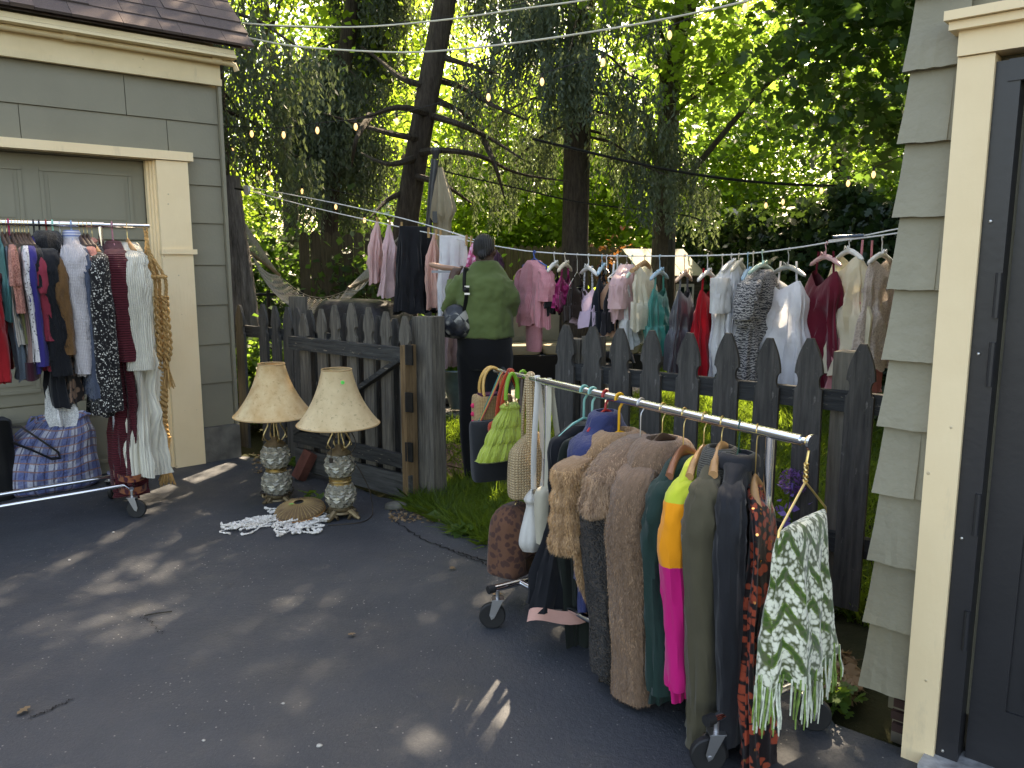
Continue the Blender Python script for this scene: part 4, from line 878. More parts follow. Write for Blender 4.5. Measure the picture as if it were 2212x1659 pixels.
# crochet shawl on twisted gold wire hanger at the rail end
ph_ = RR(1745, 953); ph_.z = RZ; wsh = V(-.70, -.72, 0).normalized()
gh = thing('wire_hanger', 'twisted gold wire hanger at the end of the coat rack rail', 'hanger', ph_ + Z * .012, math.atan2(wsh.y, wsh.x))
zn = zrow(ph_, 1050) - ph_.z; e1 = zrow(ph_ + wsh * .15, 1165) - ph_.z; HW = .15
m = MB(); m.tube([V(-.006, 0, -.035)] + [V(math.cos(a) * .014, 0, -.012 + math.sin(a) * .014) for a in [math.pi * (1.1 - i / 8 * 1.1) for i in range(9)]][::-1] + [V(-.016, 0, -.02), V(-.006, 0, -.05), V(0, 0, -.07), V(0, 0, zn + .05)], .0036, 7); obj('hook', m, GOLDWIRE, gh)
m = MB(); twist(m, [(0, 0, zn + .055), (0, 0, zn + .03), (0, 0, zn)], .0042, 2.5, 2, .0036, 24); m.tube([V(0, 0, zn), V(HW * .98, 0, e1 + .01), V(HW, 0, e1 - .006), V(HW * .9, 0, e1 - .012), V(-HW * .9, 0, e1 - .012), V(-HW, 0, e1 - .006), V(-HW * .98, 0, e1 + .01), V(0, 0, zn)], .0036, 7); obj('bar', m, GOLDWIRE, gh)
def shawlm():
    m = N('green white crochet'); uv = m.co('UV'); m.set(.95, 0, .1, .5)
    sp = m.n('SeparateXYZ'); m.l(uv, sp.inputs[0])
    tri = m.math('PINGPONG', m.math('ADD', sp.outputs[0], m.math('MULTIPLY', m.noise(uv, 9, 2), .05)), .055)
    s = m.math('ADD', m.math('MULTIPLY', sp.outputs[1], 1), m.math('MULTIPLY', tri, 1.5)); f = m.math('PINGPONG', m.math('ADD', s, m.math('MULTIPLY', m.noise(uv, 50, 4, .75), .026)), .052)
    f = m.math('DIVIDE', f, .052)
    vo = m.n('TexVoronoi'); vo.inputs['Scale'].default_value = 95; m.l(m.co('UV', (1, .8, 1)), vo.inputs['Vector'])
    c = m.ramp(f, [(.16, (.045, .10, .012)), (.30, (.17, .24, .05)), (.40, (.76, .75, .60))]); c = m.mix(m.ramp(vo.outputs['Distance'], [(.42, (0, 0, 0)), (.75, (1, 1, 1))]), c, mul((.12, .14, .06), .8)); m.col(c)  # gaps between stitches darkened: shadow painted into the yarn colour
    m.bump(vo.outputs['Distance'], -1, .014); return m.m
tp = ph_ + Z * .012 + V(0, 0, e1 + .006)
sh = garment('shawl', 'green and white zigzag crochet shawl with long fringe on gold hanger', 'shawl', tp, wsh, [(0, .14, .006), (.012, .147, .022), (.06, .15, .036), (.2, .16, .05), (.34, .17, .06), (.44, .18, .062)], shawlm(), fold=.012, kf=4, hem=.02, Nn=64, nr=44, ex=.8)
FRW = plain('white fringe yarn', (.66, .68, .55), .95, 0, .1, .3, 60); FRG = plain('green fringe yarn', (.20, .30, .08), .95, 0, .1, .4, 60)
r = random.Random(9); 
me = sh.data; zmin = -.44; rim = [v.co.copy() for v in me.vertices if abs(v.co.z + .44) < .035 and (abs(v.co.y) > .03 or abs(v.co.x) > .1)]
for mat_, nn in ((FRW, 95), (FRG, 70)):
    m = MB()
    for i in range(nn):
        p = r.choice(rim); L = r.uniform(.085, .135); a = r.uniform(-.012, .012); b = r.uniform(-.012, .012)
        m.tube([p + V(0, 0, .015), p + V(a * .3, b * .3, -L * .3), p + V(a * .8 + r.uniform(-.004, .004), b, -L * .7), p + V(a, b, -L)], [.0028, .003, .0028, .002], 5)
    tag(obj('fringe', m, mat_, sh), kind='stuff')

# ------------------------------------------------------------------ handbags on the far end of the rail
def bagbody(prof, N_=56, fold=.0, kf=12, ex=.6, nr=30, seed=1):
    r = random.Random(seed); ph = [r.uniform(0, 6.28) for _ in range(5)]; rs = []
    for i, (zd, a, b, sx, sy) in enumerate(catmull([tuple(p) + (0,) * (5 - len(p)) for p in prof], nr)):
        ring = []
        for j in range(N_):
            th = 2 * math.pi * j / N_; c, s = math.cos(th), math.sin(th); f = 1 + fold * (math.sin(kf * th + ph[0] + zd * 11) + .6 * math.sin(kf * 1.7 * th + ph[1] - zd * 17))
            ring.append(V(math.copysign(abs(c) ** ex, c) * a * (1 + (f - 1) * .4) + sx, math.copysign(abs(s) ** ex, s) * b * f + sy, -zd))
        rs.append(ring)
    return MB().rings(rs, True, True)
def bag(u, name, label, cat, turn=0):
    p = RR(u); p.z = RZ + .0; wv = Matrix.Rotation(R(turn), 3, 'Z') @ WL; t = thing(name, label, cat, p, math.atan2(wv.y, wv.x)); t['_p'] = 0; del t['_p']; return t, p
def bz(p, v): return RZ - zrow(p, v)
def loop(x, z_bot, rad, w=None, y=0, top=.014, dy=.02, flat=1.0, mat=None, root=None, name='handle'):
    # strap over the rail: down both sides
    m = MB(); pts = [V(x, y - dy, -z_bot), V(x * .8, y - dy * .9, -z_bot * .5), V(x * .4, y - .016, -.03), V(0, y - .012, top * .6), V(0, y, top), V(0, y + .012, top * .6), V(x * .4, y + .016, -.03), V(x * .8, y + dy * .9, -z_bot * .5), V(x, y + dy, -z_bot)]
    m.tube([Vector(q) for q in catmull([tuple(q) for q in pts], 30)], rad, 8, True, flat); obj(name, m, mat, root)
STRAW = fabric('straw weave', (.74, .52, .25), 'knit', (.36, .21, .08), scale=1.9); STRAW2 = fabric('natural crochet straw', (.72, .54, .32), 'knit', (.38, .26, .14), scale=1.1)
HWOOD = plain('honey wood handle', (.60, .35, .10), .35, 0, .5, .12, 12)
t, p = bag(1072, 'basket_bag', 'straw basket handbag with curved wooden handles', 'handbag', -12)
z0, z1 = bz(p, 852), bz(p, 940); m = bagbody([(z0 - .0, .082, .05, .02), (z0 + .02, .088, .055, .02), ((z0 + z1) / 2, .09, .058, .02), (z1, .088, .055, .02)], ex=.4); obj('body', m, STRAW, t)
for dy in (-.03, .03):
    m = MB(); pts = []; 
    for i in range(15):
        a = math.pi * (-.12 + 1.24 * i / 14); pts.append(V(.02 + math.cos(a) * .052, dy * (1 - .6 * max(0, math.sin(a))), -z0 + .035 + .0 + math.sin(a) * (z0 - .02)))
    m.tube(pts, .0105, 8, True, .65); obj('handle', m, HWOOD, t)
m = MB()
for i in range(3): m.ball((.11, .0, -z0 - .045 - .038 * i), .012, 8, 5)
obj('flower_patch', m, plain('pink raffia', (.55, .03, .10), .8), t)
obj('lining', MB().box((.02, 0, -z0 + .002), (.12, .07, .012)), plain('plum lining', (.06, .01, .04), .8), t)
t, p = bag(1090, 'tote_bag', 'dark denim tote bag with rainbow striped strap', 'handbag', -8)
z0, z1 = bz(p, 905), bz(p, 1032); obj('body', bagbody([(z0, .13, .02, .03), (z0 + .04, .135, .035, .03), (z1 - .05, .13, .045, .03), (z1, .12, .035, .03)], ex=.5, fold=.03, kf=3), fabric('dark denim', (.020, .022, .025), 'plain'), t)
for k, c in enumerate(((.04, .16, .19), (.10, .22, .10), (.50, .32, .08), (.45, .12, .05), (.28, .05, .05))):
    m = MB(); y = -.014 + k * .007; m.tube([V(.12, y - .02, -z0 - .02), V(.06, y, -z0 * .45), V(.02, y, -.01), V(.0, y, .014)], .0042, 5, True, .5); obj('strap_stripe', m, plain('rainbow %d' % k, c, .8), t)
loop(-.09, z0, .012, dy=.012, flat=.3, mat=plain('denim strap', (.02, .024, .03), .8), root=t)
t, p = bag(1103, 'shoulder_bag', 'orange red fabric shoulder bag squeezed behind the green bag', 'handbag', 0)
z0, z1 = bz(p, 905), bz(p, 985); OR_ = fabric('orange felt', (.42, .05, .018), 'fuzz'); obj('body', bagbody([(z0, .09, .012), (z0 + .03, .11, .03), (z1, .09, .03)], fold=.05, kf=3), OR_, t)
loop(.06, z0 + .01, .011, dy=.02, mat=OR_, root=t); loop(-.07, z0 + .01, .011, dy=.02, mat=OR_, root=t)
LIME = fabric('lime satin', (.34, .42, .04), 'pleat'); LIMEH = plain('lime tube', (.16, .36, .03), .45, 0, .4, .1)
t, p = bag(1122, 'handbag', 'lime green ruched satin handbag with green tube handles', 'handbag', 6)
z0, z1 = bz(p, 868), bz(p, 985)
pr = [(z0, .062, .02, .02), (z0 + .014, .078, .034, .02), (z0 + .03, .074, .030, .022)]; hgt = (z1 - z0 - .045) / 3
for k in range(3):
    zz = z0 + .04 + k * hgt; w_ = .090 + .026 * k
    pr += [(zz + hgt * .35, w_ + .010, .044 + .004 * k, .028 + .011 * k), (zz + hgt * .75, w_ + .018, .045 + .004 * k, .032 + .011 * k), (zz + hgt * .97, w_ + .019, .040 + .004 * k, .036 + .011 * k)]
pr += [(z1 - .008, .168, .055, .06), (z1, .152, .04, .06)]
obj('body', bagbody(pr, 120, .045, 17, .8, 70, 3), LIME, t)
for sx in (-.028, .05):
    m = MB(); q = []
    for i in range(17): a = math.pi * i / 16; q.append(V(sx + .0 + (.004 if sx > 0 else 0) + math.cos(a) * .034, -.012 + .03 * (sx > 0), -z0 + .02 + math.sin(a) * (z0 - .004)))
    m.tube(q, .0085, 8); obj('handle', m, LIMEH, t)
    for s2 in (-1, 1): m = MB(); m.tube([V(sx + s2 * .034 + math.cos(a) * .0, -.012 + .03 * (sx > 0) + math.cos(a) * .011, -z0 + .006 + math.sin(a) * .011) for a in [2 * math.pi * i / 12 for i in range(13)]], .003, 6); obj('ring', m, GOLDWIRE, t)
m = MB().prism([(.0, 0), (.05, 0), (.06, -.03), (.045, -.06), (.015, -.055)], V(-.05, .052, -z0 - .02), X_, Z, Y_, .006); obj('tab', m, LIMEH, t)
t, p = bag(1143, 'shoulder_bag', 'natural straw crochet shoulder bag with wide strap', 'handbag', 4)
z0, z1 = bz(p, 960), bz(p, 1070); obj('body', bagbody([(z0 - .05, .03, .012, -.02), (z0, .075, .03, .0), (z0 + .05, .088, .045, .01), (z1 - .03, .088, .05, .012), (z1, .08, .04, .012)], ex=.7, fold=.03, kf=5), STRAW2, t); loop(.015, z0 + .03, .019, dy=.03, flat=.4, mat=STRAW2, root=t, name='strap')
t, p = bag(1128, 'handbag', 'brown paisley tapestry handbag on a long brown leather strap', 'handbag', 20)
TAP = fabric('paisley tapestry', (.15, .068, .040), 'print', (.075, .036, .028), scale=1.6); LEA = plain('brown leather', (.045, .022, .015), .42, 0, .5, .2, 12, .3, 60)
z0, z1 = bz(p, 1082), bz(p, 1222); obj('body', bagbody([(z0, .055, .03, .06), (z0 + .03, .085, .06, .06), (z0 + .09, .105, .08, .06), (z1 - .03, .112, .09, .06), (z1, .105, .08, .06)], ex=.55, fold=.035, kf=4), TAP, t)
obj('strap', MB().tube([V(.05, .01, -z0 + .0), V(.03, .005, -z0 * .6), V(.01, .0, -.03), V(.0, .0, .015), V(-.012, 0, -.03), V(-.03, -.005, -z0 * .6), V(.0, -.03, -z0 - .01)], .010, 8, True, .4), LEA, t)
obj('pocket', MB().prism([(-.045, 0), (.045, 0), (.045, -.045), (.035, -.058), (-.035, -.058), (-.045, -.045)], V(.06, .088, -z1 + .085), X_, Z, Y_, .014), LEA, t); obj('snap', MB().ball((.06, .104, -z1 + .05), .006, 8, 5), GOLDWIRE, t)
for k in range(2): obj('ring', MB().tube([V(.05 + math.cos(a) * .014, .012, -z0 + .03 - .035 * k + math.sin(a) * .014) for a in [2 * math.pi * i / 14 for i in range(15)]], .0028, 6), GOLDWIRE, t)
WHL = plain('white leather', (.60, .58, .54), .5, 0, .4, .08, 8, .5, 30)
t, p = bag(1160, 'shoulder_bag', 'white leather slouch bag on a long white strap', 'handbag', 10)
z0, z1 = bz(p, 1065), bz(p, 1182); obj('body', bagbody([(z0 - .02, .02, .012, .01), (z0 + .02, .05, .035, .01), (z0 + .06, .04, .03, .01), (z1 - .05, .075, .05, .015), (z1, .06, .04, .015)], fold=.06, kf=5, ex=.8), WHL, t)
obj('strap', MB().tube([Vector(q) for q in catmull([(.035, .02, -z0 + .0), (.03, .015, -z0 * .6), (.01, .012, -.06), (.003, .008, .0), (0, 0, .016), (-.012, -.008, 0), (-.03, -.012, -.1), (-.05, -.015, -z0 * .6), (-.03, 0, -z0 + .01)], 30)], .012, 8, True, .22), WHL, t)
obj('buckle', MB().box((.035, .026, -z0 + .02), (.024, .006, .018)), STEEL, t, False)
t, p = bag(1186, 'shoulder_bag', 'cream canvas bag on a long cream strap next to the rack post', 'handbag', 0)
CRC = fabric('cream canvas', (.50, .46, .36), 'plain'); z0, z1 = bz(p, 1050), bz(p, 1170); obj('body', bagbody([(z0, .06, .02, -.03), (z0 + .04, .09, .04, -.03), (z1, .08, .035, -.03)], fold=.04, kf=3), CRC, t)
obj('strap', MB().tube([Vector(q) for q in catmull([(.02, .015, -z0), (.012, .012, -z0 * .6), (.006, .01, -.06), (.0, .0, .017), (-.02, -.008, -.05), (-.05, -.01, -z0 * .5), (-.09, -.01, -z0)], 30)], .012, 8, True, .22), CRC, t)

# ================================================================== lamps and the wicker shade with shells
def crystalm():
    m = N('pressed crystal glass'); m.col((.40, .37, .29)); m.set(.20, .15, .6); m.b.inputs['Transmission Weight'].default_value = .35; m.b.inputs['IOR'].default_value = 1.45
    return m.m
CRY = crystalm(); ANT = plain('antique brass', (.20, .15, .085), .5, .7, .4, .35, 25, .7, 60)
def shadem(name, c, c2, c3):
    m = N(name); ob = m.co('Object'); m.set(.85, 0, .2); f = m.noise(ob, 5, 6, .6); c_ = m.ramp(f, [(.34, c), (.66, c2)]); c_ = m.mix(m.ramp(m.noise(ob, 45, 6, .75), [(.56, (0, 0, 0)), (.70, (.8, .8, .8))]), c_, c3)
    m.col(c_); m.bump(m.noise(ob, 90, 4), .4, .003); m.translucent(c_, .28); return m.m
def crystal_ball(c, r):
    m = MB(); rows, cols = 7, 11                       # grid of small raised pyramids: eight-pointed cut stars
    for i in range(rows):
        t0, t1 = math.pi * (.10 + .80 * i / rows), math.pi * (.10 + .80 * (i + 1) / rows)
        for j in range(cols):
            a0 = 2 * math.pi * (j + .5 * (i % 2)) / cols; a1 = a0 + 2 * math.pi / cols
            def q(t, a, k): return V(c[0] + r * k * math.sin(t) * math.cos(a), c[1] + r * k * math.sin(t) * math.sin(a), c[2] + r * k * math.cos(t))
            tm, am = (t0 + t1) / 2, (a0 + a1) / 2; rim = [q(t0, a0, 1), q(t0, am, .94), q(t0, a1, 1), q(tm, a1, .94), q(t1, a1, 1), q(t1, am, .94), q(t1, a0, 1), q(tm, a0, .94)]
            m.add(rim + [q(tm, am, 1.06)], [(k, 8, (k + 1) % 8) for k in range(8)])
    m.ball(c, r * .94, 20, 12); return m
def lamp(name, label, u, vfoot, vsh_t, vsh_b, wsh_t, wsh_b, vcap, vb2, vring, vb1, rb, shm, tilt, sticker):
    p = G(u, vfoot); p.y += .07; p.x *= (p.y / (p.y - .07)); t = thing(name, label, 'lamp', V(p.x, p.y, 0), R(20)); k = pxm(p, .5); zr = lambda v: zrow(p, v)
    rb *= k; zb1 = zr(vb1); zb2 = zr(vb2); zring = zr(vring); zf0 = zb1 - rb * .93
    m = MB(); m.lathe([(.0, zf0 - .005), (.07, zf0 - .01), (.075, zf0 - .02), (.05, zf0 - .035), (.0, zf0 - .035)], n=24); m.lathe([(.055, zf0 + .012), (.062, zf0 + .004), (.058, zf0 - .006)], n=24)
    for i in range(4):
        a = math.pi / 4 + i * math.pi / 2; d = V(math.cos(a), math.sin(a), 0)
        m.tube([d * .03 + Z * (zf0 - .02), d * .07 + Z * (zf0 - .012), d * .105 + Z * (zf0 - .035), d * .115 + Z * .012, d * .13 + Z * .006], [.018, .020, .017, .013, .009], 8)
        for s in (-.5, .5): e = V(math.cos(a + s * .8), math.sin(a + s * .8), 0); m.tube([d * .075 + Z * (zf0 - .02), e * .095 + Z * (zf0 - .03), e * .08 + Z * (zf0 - .045)], .008, 6)
    obj('foot', m, ANT, t)
    obj('globe', crystal_ball(V(0, 0, zb1), rb), CRY, t, False); obj('globe', crystal_ball(V(0, 0, zb2), rb * .97), CRY, t, False)
    m = MB(); m.lathe([(.05, zring - .03), (.066, zring - .026), (.058, zring - .018), (.066, zring - .008), (.058, zring), (.066, zring + .010), (.056, zring + .018), (.05, zring + .024)], n=30); obj('collar_ring', m, BRASS, t)
    zc = zr(vcap); zt = zb2 + rb * .78; m = MB(); m.lathe([(.066, zt - .008), (.068, zt), (.05, zt + .018), (.026, zt + .03), (.014, zt + .05), (.010, zc)], n=28); obj('cap', m, ANT, t)
    zs0, zs1 = zr(vsh_b), zr(vsh_t); m = MB().tube([V(0, 0, zc - .02), V(0, 0, zs1 - .03)], .0075, 8); obj('stem', m, BRASS, t)
    for i in range(4):
        a = i * math.pi / 2 + .3; d = V(math.cos(a), math.sin(a), 0); h = zs0 - zc; m = MB()
        m.tube([d * q[0] + Z * (zc + q[1] * h) for q in catmull([(.008, .0), (.03, -.12), (.058, .02), (.070, .2), (.052, .45), (.040, .62), (.05, .85), (.075, .97), (.092, .88)], 26)], .0052, 6)
        m.tube([d * q[0] + Z * (zc + q[1] * h) for q in catmull([(.058, .05), (.075, .12), (.078, .02), (.066, .0)], 10)], .003, 5); obj('scroll', m, BRASS, t)
    # bell shade
    r0, r1 = wsh_b * k / 2, wsh_t * k / 2; m = MB(); prof = []
    for i in range(15):
        s = i / 14; prof.append((r1 + (r0 - r1) * (.46 * s + .54 * s ** 2.5), zs1 + (zs0 - zs1) * s))
    n = 56
    def scal(th, z): return 1 + .006 * math.cos(8 * th)
    rs = [[V(r_ * scal(2 * math.pi * j / n, z) * math.cos(2 * math.pi * j / n), r_ * scal(2 * math.pi * j / n, z) * math.sin(2 * math.pi * j / n), z) for j in range(n)] for r_, z in prof]
    inn = [[V(p_.x * .985, p_.y * .985, p_.z) for p_ in ring] for ring in reversed(rs)]
    m.rings(rs + inn, False, False); sh_ = obj('shade', m, shm, t)
    for r_, z in ((r1, zs1), (r0, zs0)): obj('shade_trim', MB().tube([V(math.cos(a) * r_, math.sin(a) * r_, z) for a in [2 * math.pi * j / 48 for j in range(49)]], .0042, 6), plain('shade trim ' + name + str(round(z, 2)), (.45, .30, .15), .8), sh_)
    m = MB()
    for i in range(3): a = i * 2.09; m.tube([V(0, 0, zs1 - .02), V(math.cos(a) * r1, math.sin(a) * r1, zs1 - .005)], .002, 5)
    obj('spider', m, BRASS, sh_)
    if sticker:
        a = R(-60) - R(20); s = .2; r_ = r1 + (r0 - r1) * (.46 * s + .54 * s ** 2.5); z = zs1 + (zs0 - zs1) * s; d = V(math.cos(a), math.sin(a), 0)
        c = d * (r_ * 1.012) + Z * z; n_ = (d + Z * .45).normalized(); ux = Z.cross(d).normalized(); uy = n_.cross(ux); q = MB(); q.add([c + n_ * .003 + ux * math.cos(b) * .011 + uy * math.sin(b) * .011 for b in [2 * math.pi * j / 16 for j in range(16)]], [tuple(range(16))]); obj('price_sticker', q, plain('green sticker', (.10, .75, .12), .5), sh_, False)
        q = MB()
        for (x0, y0, x1, y1) in ((-.004, -.005, -.004, .005), (.0, .005, .005, .005), (.0, .005, .0, -.005), (.005, .005, .005, -.005), (.0, -.005, .005, -.005)): q.tube([c + n_ * .0038 + ux * x0 + uy * y0, c + n_ * .0038 + ux * x1 + uy * y1], .0006, 4)
        obj('handwriting', q, plain('ink', (.01, .02, .02), .6), sh_)
    if tilt: sh_.rotation_euler = tilt
    return t, p
L1, lp1 = lamp('table_lamp', 'twin-globe crystal lamp with rust-stained tan bell shade', 600, 1085, 786, 896, 55, 168, 948, 984, 1013, 1041, 33, shadem('rust stained shade', (.62, .38, .16), (.88, .72, .44), (.42, .22, .08)), None, False)
L2, lp2 = lamp('table_lamp', 'twin-globe crystal lamp with speckled cream shade and green sticker', 738, 1124, 798, 915, 63, 176, 965, 1003, 1035, 1067, 34, shadem('speckled shade', (.66, .49, .27), (.86, .70, .44), (.26, .17, .08)), None, True)
CORD = plain('brown cord', (.035, .025, .018), .5)
k = pxm(lp2, .5)
obj('cord', MB().tube([Vector(q) for q in catmull([(.0, -.05, zrow(lp2, 925)), (.06, -.05, zrow(lp2, 930)), (.09, -.04, zrow(lp2, 960)), (.05, -.06, zrow(lp2, 985)), (.10, -.07, zrow(lp2, 1010)), (.16, -.05, zrow(lp2, 1060)), (.18, -.02, .04), (.16, -.08, .006), (.08, -.16, .005), (-.1, -.15, .005)], 60)], .003, 5), CORD, L2)
obj('plug_cord', MB().tube([V(-.03, -.06, zrow(lp2, 930)), V(-.055, -.08, zrow(lp2, 960)), V(-.062, -.10, zrow(lp2, 980))], .003, 5).box((-.062, -.104, zrow(lp2, 984)), (.022, .016, .026)), CORD, L2)
obj('cord', MB().tube([V(math.cos(a) * (.10 + .01 * math.sin(3 * a)), math.sin(a) * .10, .05 + .008 * math.sin(2 * a)) for a in [i * .4 for i in range(34)]], .003, 5), CORD, L1)
# shells
WICK = fabric('wicker weave', (.40, .24, .09), 'knit', (.10, .05, .02), scale=2.2)
ws = G(640, 1128); wt = thing('shell_lampshade', 'wicker cone shade with heaped strands of white shells on the asphalt', 'lampshade', V(ws.x, ws.y + .1, 0), 0)
kk = pxm(ws, 0); Rw = 54 * kk
m = MB(); rs = []; n = 60
pf = [(.026, .085), (.03, .085), (.05, .078), (.08, .064), (.11, .048), (.135, .030), (Rw, .010), (Rw, .004), (.12, .016), (.06, .05), (.024, .07)]
for r_, z in pf: rs.append([V(r_ * math.cos(2 * math.pi * j / n), r_ * math.sin(2 * math.pi * j / n), z * .62 + .03 + .001 * math.sin(j * 9)) for j in range(n)])
m.rings(rs, False, False); wk = obj('wicker_cone', m, WICK, wt); wk.rotation_euler = (R(9), R(-3), 0); wk.location = (0, 0, .012)
obj('rim', MB().tube([V(math.cos(a) * Rw, math.sin(a) * Rw, .038) for a in [2 * math.pi * j / 48 for j in range(49)]], .005, 6), plain('rim cane', (.36, .17, .06), .6), wt).rotation_euler = (R(9), R(-3), 0)
for i in range(36): a = i / 36 * 6.283; obj('cane_rib', MB().tube([V(math.cos(a) * .03, math.sin(a) * .03, .0845), V(math.cos(a) * .08, math.sin(a) * .08, .0705), V(math.cos(a) * .135, math.sin(a) * .135, .0495), V(math.cos(a) * Rw, math.sin(a) * Rw, .038)], .0014, 4), plain('cane', (.46, .30, .12), .6), wk)
ps = MB(); ps.add([V(-.035 + math.cos(b) * .014, -.03 + math.sin(b) * .012, .088 + math.sin(b) * -.003) for b in [2 * math.pi * j / 14 for j in range(14)]], [tuple(range(14))]); obj('price_sticker', ps, plain('green sticker', (.10, .75, .12), .5), wk, False)
SHELL = plain('white shell', (.72, .68, .62), .35, 0, .5, .12, 40); r = random.Random(21)
bead = [(0, 0, 1), (1, 0, 0), (0, 1, 0), (-1, 0, 0), (0, -1, 0), (0, 0, -1)]; bf = [(0, 1, 2), (0, 2, 3), (0, 3, 4), (0, 4, 1), (5, 2, 1), (5, 3, 2), (5, 4, 3), (5, 1, 4)]
w0 = [G(505, 1145), G(540, 1152), G(600, 1158), G(660, 1152), G(690, 1128), G(560, 1128), G(620, 1140), G(530, 1140), G(585, 1110)]
for s in range(60):
    a = r.uniform(0, 6.28); c0 = V(math.cos(a) * .1, -.0 + math.sin(a) * .06, .02); q = [c0]; tgt = r.choice(w0) - V(ws.x, ws.y + .1, 0) + V(r.uniform(-.05, .05), r.uniform(-.05, .04), 0)
    for i in range(1, 5): f = i / 4; q.append(c0.lerp(tgt, f) + V(r.uniform(-.06, .06), r.uniform(-.04, .04), 0))
    q.append(q[-1] + V(r.uniform(-.05, .07), r.uniform(-.04, .05), 0)); cc = catmull([tuple(x) for x in q], 64); m = MB(); zz = .009 + r.random() * .028 * (1 - s / 60)
    for i, x in enumerate(cc):
        b = .0056 * r.uniform(.7, 1.3) * (1.5 if i > 60 else 1); d = Matrix.Rotation(r.uniform(0, 6.28), 3, 'Z') @ Matrix.Rotation(r.uniform(-.6, .6), 3, 'X')
        m.add([d @ V(v_[0] * b * 1.35, v_[1] * b, v_[2] * b) + V(x[0], x[1], max(.006, zz + r.uniform(-.003, .003))) for v_ in bead], bf)
    obj('shell_strand', m, SHELL, wt)
# brick leaning at the gate, stones
bp = G(622, 1035); tag(obj('brick', MB().box((0, 0, 0), (.2, .095, .06)), plain('red brick', (.13, .05, .038), .85, 0, .2, .35, 12, .7, 70), None, False), 'old red brick propped on end against the gate', 'brick')
bo = [o for o in S.objects if o.get('category') == 'brick'][0]; bq = G(655, 1040); bo.location = (bq.x, bq.y + .05, .10); bo.rotation_euler = (R(20), R(-62), R(25))
def stone(p, s, label, col=(.14, .13, .12), seed=1):
    r = random.Random(seed); m = MB().ball((0, 0, 0), 1, 12, 8); m.v = [(x * s[0] * (1 + r.uniform(-.12, .12)), y * s[1] * (1 + r.uniform(-.12, .12)), z * s[2] * (1 + r.uniform(-.1, .1))) for x, y, z in m.v]
    o = obj('stone', m, plain('stone %d' % seed, col, .9, 0, .2, .4, 14, .8, 60)); o.location = (p.x, p.y, s[2] * .5); return tag(o, label, 'stone')
stone(G(855, 1098), (.075, .05, .03), 'flat grey stone at the foot of the gate post', (.12, .115, .10), 3)
# ================================================================== clothes line in the yard
LA = V(-2.42, 7.3, 0); LB = V(1.98, 3.95, 0); LD = (LB - LA).normalized(); LN = V(-LD.y, LD.x, 0)
LPX = [(533, 411), (680, 449), (820, 481), (930, 504), (1020, 522), (1110, 538), (1170, 545), (1300, 552), (1450, 553), (1600, 549), (1720, 535), (1800, 522), (1915, 507), (2010, 492)]
def lrow(u):
    for (a, b), (c, d) in zip(LPX, LPX[1:]):
        if u <= c: return b + (d - b) * (u - a) / (c - a)
    return 490
def LP(u): return onpl(u, lrow(u), LA, LN)
LINE = plain('white line cord', (.66, .66, .64), .7, 0, .3, .08, 80, .4, 300)
clt = thing('clothes_line', 'white pulley clothes line strung across the yard', 'clothes line', V(LP(533).x, LP(533).y, 0), 0)
base = clt.location.copy()
pts = [Vector(q) - base for q in catmull([tuple(LP(u)) for u, v in LPX], 70)]; obj('cord', MB().tube(pts, .0042, 6), LINE, clt)
up = [(548, 406), (700, 434), (850, 467), (960, 497), (1030, 520)]
pts = [Vector(q) - base for q in catmull([tuple(onpl(u, v, LA + LN * .02, LN)) for u, v in up], 40)]; obj('cord', MB().tube(pts, .0042, 6), LINE, clt)
pts = [Vector(q) - base for q in catmull([tuple(onpl(u, v, LA + LN * .02, LN)) for u, v in ((1790, 520), (1850, 512), (1920, 498), (2010, 482))], 16)]; obj('cord', MB().tube(pts, .004, 6), LINE, clt)
pp = LP(533) - base; m = MB(); mrot = Matrix.Rotation(math.atan2(LD.y, LD.x), 3, 'Z') @ Matrix.Rotation(R(90), 3, 'X')
m.lathe([(.004, -.012), (.04, -.012), (.044, -.008), (.034, 0), (.044, .008), (.04, .012), (.004, .012)], pp, 24, mrot); obj('pulley', m, plain('white pulley', (.62, .64, .62), .45, 0, .4), clt)
obj('pulley_hook', MB().tube([pp, pp + V(-.06, .03, .01), pp + V(-.12, .05, .02)], .009, 8), IRON, clt)
tk = onpl(1830, 514, LA, LN) - base; obj('tightener', MB().tube([tk - LD * .07 + Z * .006, tk + LD * .08 + Z * .012], .008, 8), plain('blue grey tightener', (.10, .13, .17), .4, .3), clt)
PIN = plain('clothespin wood', (.46, .28, .12), .7, 0, .3, .15, 20)
for u in (815, 842, 868, 926, 943, 952, 1008, 1018, 1066):
    p = LP(u); t = thing('clothespin', 'small wooden clothespin gripping ' + {815: 'the blush pink camisole', 842: 'the longer blush pink slip', 868: 'one end of the black skirt waistband', 926: 'the black skirt waistband beside the peach slip', 943: 'the peach satin slip', 952: 'the white pettipants beside the peach slip', 1008: 'the white pettipants beside the shopper', 1018: 'the hot pink floral camisole', 1066: 'the plum camisole'}[u], 'clothespin', p, math.atan2(LN.y, LN.x) + random.uniform(-.3, .3), 'clothespins on the line')
    for s in (-1, 1): obj('prong', MB().prism([(s * .001, -.04), (s * .008, -.038), (s * .009, .0), (s * .006, .035), (s * .002, .035)], V(0, -.005, .004), X_, Z, Y_, .01), PIN, t, False)
def facing(px_w, real_w, p, sgn=1):
    """turn of the shoulder line that makes a real width show as px_w pixels"""
    want = px_w * pxm(p, 1.2); c = max(.12, min(1, want / real_w)); a = math.acos(c); vd = math.atan2(p.x, p.y); return V(math.cos(a * sgn - vd), math.sin(a * sgn - vd), 0)
HP = {}
def padc(n, c): return fabric('padded ' + n, c, 'satin')
